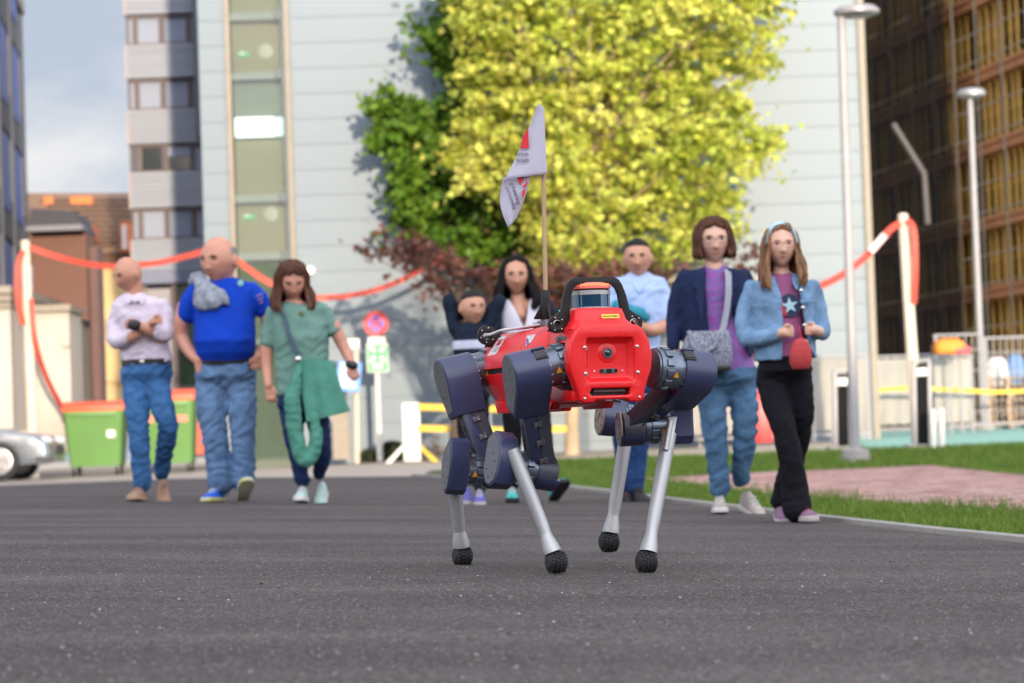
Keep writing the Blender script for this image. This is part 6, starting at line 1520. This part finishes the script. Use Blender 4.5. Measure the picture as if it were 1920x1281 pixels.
def leafq(mb,p,s,nrm=None):
    nrm=nrm or V((random.gauss(0,1),random.gauss(0,1)-.3,random.gauss(0,1)+.8)).normalized(); x=nrm.orthogonal().normalized(); x=Matrix.Rotation(random.random()*6.28,3,nrm)@x; y=nrm.cross(x)
    mb.add([p-x*s,p-y*s*.6,p+x*s,p+y*s*.6-nrm*s*.2],[(0,1,2,3)])
M_dbush=mat('dark_shrub_leaf',(.035,.045,.02),.6,isl=.3,trans=.2)
bush('low dark shrub at the foot of the road sign',735,826,51.2,70,36,M_dbush); bush('second low dark shrub between the information post and the sign',690,826,51.3,40,24,M_dbush,700)
# green waste containers
M_gc=mat('green_plastic',(.115,.25,.07),.5,var=.06,vscale=2); M_ol=mat('orange_red_lid',(.70,.10,.045),.45); M_dkp=mat('dark_grey_plastic',(.035,.035,.04),.55)
def container(label,x0,x1,ytop,ybot,D,body,lidm,sticker=None,tall=0):
    c=Uq((x0+x1)/2,ybot,D); g=gz(c.x,D); k=D/FPX; w=(x1-x0)*k; h=Uq((x0+x1)/2,ytop,D).z-g
    t=thing('waste_container',label,'waste container',(c.x,D,g),'waste containers')
    f=Fr((c.x,D,g)); dp=.9; mb=MB(); secs=[]
    for z,sw,sd in ((.16,.80,.74),(.20,.84,.78),(h*.80,.96,.95),(h*.84,1.0,1.0),(h*.88,1.0,1.0)):
        secs.append([f(q[0]*w/2*sw,q[1]*dp/2*sd,z) for q in rrect(1,1,.10,3)])
    loft(mb,secs); bd=mb.build('body',body,t,smooth=50)
    for k_ in range(6):
        mb=MB(); u=-w*.40+w*.16*k_; mb.box(Fr(f(0,0,0)),u-.012,u+.012,-dp*.475,-dp*.44,h*.72,h*.82); mb.build('rib',body,bd,bevel=.004)
    mb=MB(); pr=[(-dp/2-.03,h*.86),(-dp/2-.03,h*.92),(-dp*.35,h*.985),(0,h),(dp*.35,h*.985),(dp/2+.03,h*.92),(dp/2+.03,h*.86)]
    mb.prism(Fr(f(-w/2-.02,0,0),(0,1,0),(0,0,1),(1,0,0)),pr,0,w+.04); mb.build('lid',lidm,t,bevel=.015)
    mb=MB(); mb.box(f,-w*.40,w*.40,-dp/2-.05,-dp/2-.03,h*.80,h*.85); mb.build('handle_bar',body,t,bevel=.006)
    for sx in (-1,1):
        for sy in (-1,1):
            wh=MB(); wh.lathe(Fr(f(sx*w*.36,sy*dp*.34,.085),(0,1,0),(0,0,1),(1,0,0)),[(-.025,.075),(-.02,.085),(.02,.085),(.025,.075)],20); wo=wh.build('wheel',M_rub,t); wh=MB(); wh.box(f.at(sx*w*.36,sy*dp*.34,0),-.035,.035,-.03,.05,.09,.18); wh.build('caster_fork',M_galv,wo)
    if sticker:
        for (u0,u1,v0,v1,m_) in sticker: mb=MB(); mb.box(f,u0*w,u1*w,-dp*.484,-dp*.45,v0*h,v1*h); mb.build('sticker',m_,bd)
    return t
M_stic=mat('red_white_sticker',(.65,.20,.14),.5)
container('green waste container with orange lid and small white sticker, left of the pale-shirted man',128,240,752,878,48.4,M_gc,M_ol,[(.22,.36,.50,.60,M_signw)])
container('green waste container with a raised red lid and red stickers, between the two men',272,372,730,876,48.6,M_gc,M_ol,[(-.48,-.25,.60,.68,M_stic),(.1,.38,.60,.68,M_stic)])
container('dark grey waste container behind the silver car',-50,62,741,850,49,M_dkp,M_dkp)
mb=MB(); mb.box(Fr(Uq(378,800,53)),-.10,.04,-.1,.1,-.55,.55); tagd(mb.build('red_bin_post',M_ol),'red upright post right of the second green container','post')
# silver car, nose to the right
M_car=mat('silver_paint',(.20,.225,.26),.28,metal=.6,var=.03,coat=1); M_cgl=mat('car_glass',(.02,.03,.035),.05); M_tyre=mat('car_tyre',(.018,.018,.02),.8); M_rim=mat('rim_alloy',(.4,.4,.42),.3,metal=.8)
cx0=Uq(95,860,43).x; cg=gz(cx0-1,43); car=thing('parked_car','silver car parked with its nose to the right at the left edge','car',(cx0-2.1,43.9,cg))
cfw=Fr((cx0,43.0,cg),(-1,0,0),(0,1,0),(0,0,1))  # u back from the nose, v depth, w up
prof=[(0.02,.28),(0,.42),(.04,.60),(.20,.72),(.55,.80),(1.15,.90),(1.25,.93),(2.05,1.36),(2.9,1.42),(3.6,1.30),(4.2,.98),(4.3,.60),(4.25,.28),(3.75,.24),(3.70,.40),(3.55,.58),(3.35,.64),(3.15,.58),(3.0,.40),(2.95,.24),(1.20,.24),(1.17,.40),(1.02,.58),(.82,.64),(.62,.58),(.48,.40),(.45,.24)]
def carsec(v,sc_h,inx):
    return [cfw(u*(1-inx*.02)+inx*.09,v,(.24+(w-.24)*sc_h) if w<1.0 else (.24+(w-.24)*sc_h)) for u,w in prof]
mb=MB(); n=len(prof)
secs=[carsec(0,.94,1),carsec(.05,1,.3),carsec(.9,1.02,0),carsec(1.70,1,.3),carsec(1.76,.94,1)]
b0=len(mb.v); vs=[q for s_ in secs for q in s_]
mb.add(vs,[(k*n+i,k*n+(i+1)%n,(k+1)*n+(i+1)%n,(k+1)*n+i) for k in range(4) for i in range(n)])
import mathutils
tri=mathutils.geometry.tessellate_polygon([[V((u,w,0)) for u,w in prof]])
mb.add(secs[0],[tuple(x) for x in tri]); mb.add(secs[4],[tuple(x) for x in tri]); mb.build('body',M_car,car,bevel=.012,smooth=45)
for (sd,vv) in ((-1,-.004),(1,1.764)):
    mb=MB(); mb.prism(Fr(cfw(0,vv,0),(-1,0,0),(0,0,1),(0,1,0)),[(1.5,.92),(2.1,1.26),(2.9,1.32),(3.5,1.22),(3.7,.94)],-.01,.01); mb.build('side_window',M_cgl,car)
mb=MB(); f3=cfw; mb.add([f3(1.27,.16,.97),f3(1.27,1.6,.97),f3(2.02,1.5,1.365),f3(2.02,.26,1.365)],[(0,1,2,3)]); mb.build('windscreen',M_cgl,car)
for u in (.82,3.35):
    for v in (.02,1.74):
        w=MB(); w.lathe(Fr(cfw(u,v,.315),(1,0,0),(0,0,1),(0,-1,0)),[(-.10,.30),(-.09,.315),(.09,.315),(.10,.30),(.10,.22),(.05,.21)],32,cap=False); wo=w.build('wheel',M_tyre,car)
        w=MB(); w.lathe(Fr(cfw(u,v,.315),(1,0,0),(0,0,1),(0,-1,0)),[(.05,.215),(.095,.215),(.098,.19),(.055,.185)],32)
        w.build('rim',M_rim,wo)
        if v<1:
            for k in range(7):
                a=k*6.283/7; f=Fr(cfw(u,v,.315),V((math.cos(a),0,math.sin(a))),V((-math.sin(a),0,math.cos(a))),(0,-1,0)); w=MB(); w.prism(f,[(.03,-.025),(.19,-.018),(.19,.018),(.03,.025)],.075,.094); w.build('spoke',M_rim,wo)
for v in (.14,1.36): mb=MB(); mb.ell(cfw(.16,v+.12,.63),.17,.17,.075); mb.build('headlight',mat('headlight_glass',(.5,.55,.6),.08,coat=1),car,smooth=80)
mb=MB(); mb.box(cfw,-.012,.1,.45,1.3,.40,.56); mb.build('grille',M_dkp,car,bevel=.01)
mb=MB(); mb.box(cfw,-.004,.25,-.004,.20,.30,.37); mb.build('bumper_trim',M_dkp,car,bevel=.01)
# bollard lights, white stubs, fences at the right
M_blackp=mat('black_bollard',(.008,.009,.010),.75,spec=.1)
def bollard(label,px,ytop,ybase,D,wpx):
    a=Uq(px-3,ytop,D); b=Uq(px,ybase,D); g=gz(b.x,D); k=D/FPX; w=wpx*k; b.z=g; h=a.z-g
    t=thing('bollard_light',label,'bollard light',b,'slim bollard lights')
    f=Fr(b,(1,0,0),(0,1,0),(a-b).normalized())
    mb=MB(); mb.box(f,-w*.32,w*.32,-.06,.06,0.05,h-.04); mb.build('core',M_blackp,t)
    for s_ in (-1,1): mb=MB(); mb.box(f,s_*w*.42-w*.10,s_*w*.42+w*.10,-.08,.08,0.0,h); mb.build('side_rail',M_galv,t,bevel=.004)
    mb=MB(); mb.box(f,-w*.5,w*.5,-.09,.09,h,h+.035); mb.build('top_cap',M_galv,t,bevel=.004)
    mb=MB(); mb.box(f,-w*.28,w*.28,-.075,-.06,h-.22,h-.10); mb.build('light_window',M_signw,t)
    mb=MB(); mb.box(f,-w*.9,w*.9,-.25,.25,-.05,.07); mb.build('footing',M_conc,t,bevel=.01)
bollard('shorter bollard light behind the tall lamp pole',1581,697,850,42,32)
bollard('bollard light with two white stubs beside it',1730,678,850,41,34)
for k,(x,y0) in enumerate(((1751,770),(1767,768))):
    b=Uq(x,850,40.5); b.z=gz(b.x,40.5); a=Uq(x-2,y0,40.5); mb=MB(); mb.tube([b,a],.05,12); mb.ell(a,.05,.05,.02); tagd(mb.build('white_stub_post',M_signw,None,smooth=50),('left' if k==0 else 'right')+' one of two short white posts beside the bollard light','post')
M_ban=mat('banner_grey',(.29,.275,.255),.8,var=.12,vscale=.9,bump=.5,bscale=3); M_band=mat('banner_pale',(.34,.33,.31),.8,var=.1,vscale=1)
def fence(label,x0,x1,ytop,ybot,D,cover=None,mesh=True):
    a=Uq(x0,ytop,D); b=Uq(x1,ytop,D); zb_=gz((a.x+b.x)/2,D)+.02; zt_=Uq((x0+x1)/2,ytop,D).z
    t=thing('site_fence',label,'fence',((a.x+b.x)/2,D,zb_),'construction fence panels')
    for z in (zt_,zb_+.12): m_=MB(); m_.tube([V((a.x,D,z)),V((b.x,D,z))],.028,8); m_.build('rail',M_galv,t,smooth=60)
    for x in (a.x+.03,b.x-.03): m_=MB(); m_.tube([V((x,D,zb_)),V((x,D,zt_))],.03,8); m_.build('post',M_galv,t,smooth=60)
    if cover: 
        m_=MB(); n=26; vs=[];fs=[]
        for i in range(n+1):
            for j in range(7): vs.append(V((a.x+.05+(b.x-a.x-.1)*i/n,D-.04-.03*math.sin(i*.9+j*.6)*(j/6),zt_-.05-(zt_-zb_-.25)*j/6+.012*math.sin(i*1.3))))
        for i in range(n):
            for j in range(6): k=i*7+j; fs.append((k,k+1,k+8,k+7))
        m_.add(vs,fs); m_.build('banner',cover,t,smooth=60)
    else:
        m_=MB(); w=b.x-a.x; nn=int(w/.13)
        for i in range(nn): x=a.x+w*(i+.5)/nn; m_.box(Fr((x,D,0)),-.008,.008,-.008,.008,zb_+.12,zt_)
        for k in range(4): z=zb_+.4+(zt_-zb_-.5)*k/3.5; m_.box(Fr((0,D,z)),a.x,b.x,.009,.02,-.008,.008)
        m_.build('wire_mesh',M_galv,t,smooth=None,kind='stuff')
fence('fence panel with a grey banner right behind the girl',1518,1628,668,838,49.5,M_ban)
fence('fence panel with a pale crumpled banner behind the right cream post',1633,1745,668,836,55,M_band)
fence('fence panel with a pale banner right of the bollard light',1746,1822,668,834,54.6,M_band)
fence('open wire fence panel in front of the shell',1750,1842,628,836,56)
fence('open wire fence panel at the right edge',1843,1990,632,836,56)
tape('yellow tape across the banners and fence at the right',[(1600,737,54),(1700,728,53.9),(1800,732,53.9),(1880,735,54),(1990,728,54)],.085,M_ytape)
fence('fence panel with a grey banner behind the two women on the right',1250,1400,690,838,50,M_ban)
fence('fence panel with a pale banner between the woman and the girl',1401,1516,690,838,50,M_ban)
# orange and pink machines, worker things behind fence
M_orp=mat('orange_plastic',(.85,.24,.02),.5); M_pnk=mat('pink_plastic',(.75,.10,.12),.5)
def lump(label,name,cat,px,py,D,w,h,mt,dp=.3):
    c=Uq(px,py,D); g=gz(c.x,D); t_=MB(); k=D/FPX; hw=w*k/2; hh=h*k/2
    secs=[[c+V((q[0]*hw*s_,q[1]*dp*s_,z)) for q in rrect(1,1,.35,3)] for z,s_ in ((-hh,.7),(-hh*.8,.95),(0,1),(hh*.6,.85),(hh,.5))]
    loft(t_,secs); return t_,c,g
for lab,nm,cat,px,py,w,h,mt in (('orange plastic barrier block on top of the fence line','road_barrier','barrier',1778,650,58,30,M_orp),('pink red plastic block beside the orange barrier','road_barrier','barrier',1800,656,34,18,M_pnk)):
    t_,c,g=lump(lab,nm,cat,px,py,53.5,w,h,mt);  bo=t_.build(nm,mt,None,bevel=.01); tagd(bo,lab,cat,'plastic barrier blocks'); m_=MB(); m_.tube([V((c.x,c.y+.05,g)),V((c.x,c.y+.05,c.z))],.022,8); m_.build('stand_pole',M_galv,bo,smooth=60)
c=Uq(1885,800,60); g=gz(c.x,60)
for lab,px,py,w,h,mt in (('white bulging sack left of the blue sack behind the wire fence',1868,700,44,60,mat('white_sack',(.5,.5,.5),.9)),('blue sack behind the wire fence at the right edge',1903,695,36,60,mat('blue_sack',(.10,.20,.38),.9)),):
    t_,c,g=lump(lab,'sack','sack',px,py,60,w,h,mt); mb=MB(); 
    tagd(t_.build('builder_sack',mt,None,bevel=.02),lab,'sack','builder sacks')
M_pal=mat('pallet_wood',(.36,.24,.15),.85,var=.2)
for k in range(7):
    c=Uq(1888,800,60); g=gz(c.x,60); z=g+k*.165; t=thing('pallet',('lowest','second','third','fourth','fifth','sixth','topmost')[k]+' wooden pallet of the stack carrying the builder sacks','pallet',(c.x+random.uniform(-.05,.05),60,z),'stacked wooden pallets')
    f=Fr(tuple(t.location))
    for i in range(5): m_=MB(); m_.box(f,-.5,.5,-.45+i*.2,-.32+i*.2,.12,.145); m_.build('board',M_pal,t)
    for i in range(3): m_=MB(); m_.box(f,-.48+i*.43,-.38+i*.43,-.45,.48,.0,.12); m_.build('block',M_pal,t)
b=Uq(1432,838,45); b.z=gz(b.x,45); mb=MB(); mb.prism(Fr(b,(1,0,0),(0,0,1),(0,-1,0)),[(-.15,.12),(.16,.12),(.06,1.02),(-.08,1.02)],-.05,.05); tagd(mb.build('red_marker',M_sred,None,bevel=.01),'bright red tapering marker seen between the woman and the girl','marker')
# parasol-like pale awning behind
a=Uq(1240,515,58); mb=MB(); p_=[Uq(1215,478,58),Uq(1270,488,58),Uq(1330,520,58),Uq(1330,530,57),Uq(1240,505,57)]
c=Uq(1300,488,50); tt=thing('market_parasol','pale market parasol half hidden behind the woman in the blazer','parasol',(c.x,50,gz(c.x,50)))
mb=MB(); mb.lathe(Fr((c.x,50,c.z-.45)),[(0,1.3),(.06,1.3),(.45,.08)],8); mb.build('canopy',mat('canopy_cloth',(.50,.47,.42),.85),tt,smooth=20); mb=MB(); mb.tube([V((c.x,50,gz(c.x,50))),V((c.x,58.5,c.z))],.04,8); mb.build('pole',M_galv,tt)
# ------------------------------------------------------------------ trees
def leafmesh(name,clumps,per,size,mt,parent,seed,flat=.30,rad=.42):
    r=np.random.default_rng(seed); C=np.array(clumps); N=len(C)*per
    cen=np.repeat(C[:,:3],per,0); sc=np.repeat(C[:,3],per)[:,None]*rad
    d=r.normal(size=(N,3)); d/=np.linalg.norm(d,axis=1)[:,None]; rr=r.random((N,1))**.45; off=d*rr*sc; off[:,2]*=flat; tl=np.repeat(r.normal(size=(len(C),2))*.45,per,0); off[:,2]+=off[:,0]*tl[:,0]+off[:,1]*tl[:,1]; st=r.random(N)<.16; off[st]*=2.1
    P=cen+off
    n=r.normal(size=(N,3)); n[:,2]=np.abs(n[:,2])*.9+.25; n[:,1]-=.25; n/=np.linalg.norm(n,axis=1)[:,None]
    a=r.normal(size=(N,3)); x=np.cross(n,a); x/=np.linalg.norm(x,axis=1)[:,None]; y=np.cross(n,x)
    s=(size*r.uniform(.65,1.25,N))[:,None]
    prof=[(0,-.55),(.48,-.30),(.30,.02),(.55,.42),(.16,.34),(0,.62),(-.16,.34),(-.55,.42),(-.30,.02),(-.48,-.30)]
    k=len(prof); vs=np.empty((N,k,3))
    for i,(u,v) in enumerate(prof): vs[:,i]=P+x*s*u+y*s*v - n*s*.35*(abs(u)**1.3)
    loops=np.arange(N*k)
    me=bpy.data.meshes.new(name); me.vertices.add(N*k); me.vertices.foreach_set('co',(vs.reshape(-1,3)-np.array(topof(parent).location)).ravel()); me.loops.add(N*k); me.loops.foreach_set('vertex_index',loops); me.polygons.add(N); me.polygons.foreach_set('loop_start',np.arange(N)*k); me.materials.append(mt); me.update(); me.validate()
    o=bpy.data.objects.new(name,me); COL.objects.link(o); o.parent=parent; o['kind']='stuff'; return o
def inpoly(x,y,poly):
    c=False; n=len(poly)
    for i in range(n):
        x1,y1=poly[i]; x2,y2=poly[(i+1)%n]
        if (y1>y)!=(y2>y) and x<(x2-x1)*(y-y1)/(y2-y1)+x1: c=not c
    return c
def tree(name,label,poly,D,depth,nclump,per,size,leaf,bark,base,trunk_top,r0,seed,rad=.42,edge=0,extra=None,cs=(.7,1.25)):
    random.seed(seed); b=Uq(base[0],base[1],D); b.z=gz(b.x,D); t=thing(name,label,'tree',b,None)
    xs=[p[0] for p in poly]; ys_=[p[1] for p in poly]; cx=(min(xs)+max(xs))/2; hw=(max(xs)-min(xs))/2
    cl=[]
    while len(cl)<nclump:
        x=random.uniform(min(xs),max(xs)); y=random.uniform(min(ys_),max(ys_))
        if inpoly(x,y,poly):
            e=math.sqrt(max(0.05,1-((x-cx)/hw)**2)); q=Uq(x,y,D+random.uniform(-1,1)*depth*e); cl.append((q.x,q.y,q.z,random.uniform(*cs)))
    for (x,y,s_) in (extra or []): q=Uq(x,y,D-.3); cl.append((q.x,q.y,q.z,s_))
    leafmesh('crown',cl,per,size,leaf,t,seed,rad=rad)
    tt=Uq(trunk_top[0],trunk_top[1],D); mb=MB(); mb.tube([b-V((0,0,.1)),b+V((.02,0,.5)),b.lerp(tt,.55)+V((.03,.02,0)),tt],[r0*1.25,r0,r0*.85,r0*.6],12); tk=mb.build('trunk',bark,t,smooth=60)
    mb=MB(); cc=sorted(cl,key=lambda c:c[2])
    for c in cc[::max(1,len(cc)//70)]:
        c=V(c[:3]); f=min(.98,max(.35,(c.z-b.z-.8)/max(.5,(tt.z-b.z)))*.8); s_=b.lerp(tt,min(1,f)); m_=s_.lerp(c,.5)+V((0,0,.15)); mb.tube([s_,m_,c],[r0*.28,r0*.16,r0*.05],6)
    o=mb.build('limbs',bark,t,smooth=60); o['kind']='stuff'
    return t
M_mapl=mat('golden_maple_leaf',(.36,.44,.035),.5,col2=(.78,.76,.20),vscale=1.1,isl=.45,trans=.5,spec=.35); M_mapl_shade=mat('shaded_maple_leaf',(.055,.14,.015),.5,col2=(.17,.30,.03),var=.3,vscale=.6,isl=.35,trans=.35,spec=.35); M_plum=mat('copper_leaf',(.045,.020,.020),.5,col2=(.17,.065,.045),var=.4,vscale=.7,isl=.5,trans=.25,spec=.4)  # the darker green leaf colour carries the shade of the crown's left side
M_bark=mat('pale_bark',(.40,.30,.20),.85,var=.2,vscale=3,bump=.7,bscale=20); M_bark2=mat('dark_bark',(.07,.05,.035),.9,var=.2,vscale=3,bump=.7,bscale=20)
Pm=[(850,-160),(838,-40),(862,70),(850,130),(885,200),(848,290),(868,350),(985,395),(1015,470),(1050,560),(1150,540),(1260,500),(1370,475),(1395,400),(1375,345),(1440,300),(1462,255),(1400,215),(1418,165),(1455,95),(1450,40),(1500,-10),(1520,-160)]
tree('golden_maple_tree','large golden green sunlit maple behind the robot with a pale trunk',Pm,48.6,1.8,1000,38,.12,M_mapl,M_bark,(1072,862),(1090,300),.12,11,rad=.34,cs=(.55,1.4))
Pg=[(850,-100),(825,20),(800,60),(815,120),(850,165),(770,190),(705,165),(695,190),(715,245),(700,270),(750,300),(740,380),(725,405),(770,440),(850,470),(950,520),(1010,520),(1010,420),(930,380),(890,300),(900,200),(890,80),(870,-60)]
tree('shaded_maple_side','shaded left side of the golden maple, added as a separate tree with darker green leaves',Pg,50.7,.8,430,34,.13,M_mapl_shade,M_bark2,(955,850),(930,330),.11,12,rad=.33,cs=(.4,1.05),extra=[(778,45,.8),(795,60,.7),(712,178,.9),(735,172,.8),(705,200,.7),(720,255,.6)])  # crown's shaded side, added as its own tree with shade in the leaf colour
Pp=[(712,430),(760,440),(850,470),(900,510),(1000,485),(1100,510),(1230,490),(1290,510),(1290,600),(1200,630),(1000,600),(900,560),(800,530),(780,500),(735,460)]
tree('copper_plum_tree','low copper leaved plum tree under and behind the maple',Pp,46.3,.9,100,30,.10,M_plum,M_bark2,(850,850),(900,500),.08,13,rad=.40,extra=[(680,470,.5),(715,440,.6),(735,470,.6),(800,520,.8),(805,540,.7),(1390,490,.9),(1400,505,.8),(1410,480,.7)],cs=(.6,1.1))
# ------------------------------------------------------------------ flag on the stick
M_flag=mat('flag_cloth',(.66,.64,.74),.8,var=.03,vscale=40,trans=.35,bump=.15,bscale=400); M_fr_=mat('flag_red_print',(.60,.02,.035),.7); M_ft=mat('flag_ink',(.05,.045,.07),.7)
flag=thing('small_flag','small folded white flag with red and black print on the stick above the robot','flag',Uq(1018,326,8.0))
def patch(name,TL,TR,BR,BL,D0,fn,nx=24,ny=20,mt=M_flag,bulge=None):
    vs=[];fs=[]
    for j in range(ny+1):
        for i in range(nx+1):
            u=i/nx; v=j/ny; x=(TL[0]*(1-u)+TR[0]*u)*(1-v)+(BL[0]*(1-u)+BR[0]*u)*v; y=(TL[1]*(1-u)+TR[1]*u)*(1-v)+(BL[1]*(1-u)+BR[1]*u)*v
            if bulge: dx,dy=bulge(u,v); x+=dx; y+=dy
            vs.append(Uq(x,y,D0+fn(u,v)))
    for j in range(ny):
        for i in range(nx): k=j*(nx+1)+i; fs.append((k,k+1,k+nx+2,k+nx+1))
    mb=MB(); mb.add(vs,fs); o=mb.build(name,mt,flag,smooth=80); m_=o.modifiers.new('t','SOLIDIFY'); m_.thickness=.0009; m_.offset=0; return o
fu=lambda u,v: .010*math.sin(u*4+v*2)*(1-u)-.006*(1-u)
upper=patch('cloth_upper',(1009,193),(1020,203),(1025.5,326),(947,336),8.0,fu,bulge=lambda u,v:((1-u)*3*math.sin(v*3.1),0))
lower=patch('cloth_fold',(944,333),(996,322),(967,412),(953,427),8.018,lambda u,v:.008*math.sin(u*5+v*3),bulge=lambda u,v:(-11*math.sin(min(1,v*1.0)*3.14)*(1-u)+ (4*math.sin(v*3.14))*u,0))
FX=Fr
def flagshape(name,pts,mt,D0,par,off=.0045):
    n=len(pts); vs=[Uq(x,y,D0-off) for x,y in pts]; mb=MB(); mb.add(vs+[q+V((0,.0008,0)) for q in vs],[tuple(range(n)),tuple(range(2*n-1,n-1,-1))]+[(i,(i+1)%n,n+(i+1)%n,n+i) for i in range(n)]); return mb.build(name,mt,par)
flagshape('red_print',[(990.5,240),(991.5,278),(976,278),(977,268),(981,256),(986,247)],M_fr_,8.0,upper,.009)
ftx=lambda px,py,D0,ang: Fr(Uq(px,py,D0),(math.cos(R(ang)),0,math.sin(R(ang))),(-math.sin(R(ang)),0,math.cos(R(ang))),(0,-1,0))
put_text('minin',.0195,'print_text',M_ft,upper,ftx(977.5,289,7.990,-1),mirror=True); put_text('mine',.0195,'print_text',M_ft,upper,ftx(979.5,300,7.990,-1),mirror=True)
flagshape('red_print',[(968,329),(981,328),(983,333),(975,348)],M_fr_,8.01,lower,.007); flagshape('red_print',[(980,349),(985,345),(989,335),(988,347),(984,352)],M_fr_,8.01,lower,.007); flagshape('red_print',[(979,359),(986,354),(984,364),(980,374)],M_fr_,8.01,lower,.007)
put_text('gineering',.0190,'print_text',M_ft,lower,ftx(967,363,8.006,-73)); put_text('conomics',.0190,'print_text',M_ft,lower,ftx(958,371,8.006,-73))
mb=MB()
for a_,b_ in (((1010,195),(1020.5,204)),((1024,325),(948,335))): mb.tube([Uq(a_[0],a_[1],7.993),Uq(b_[0],b_[1],7.993)],.0007,5)
mb.build('hem_stitching',M_flag,upper)
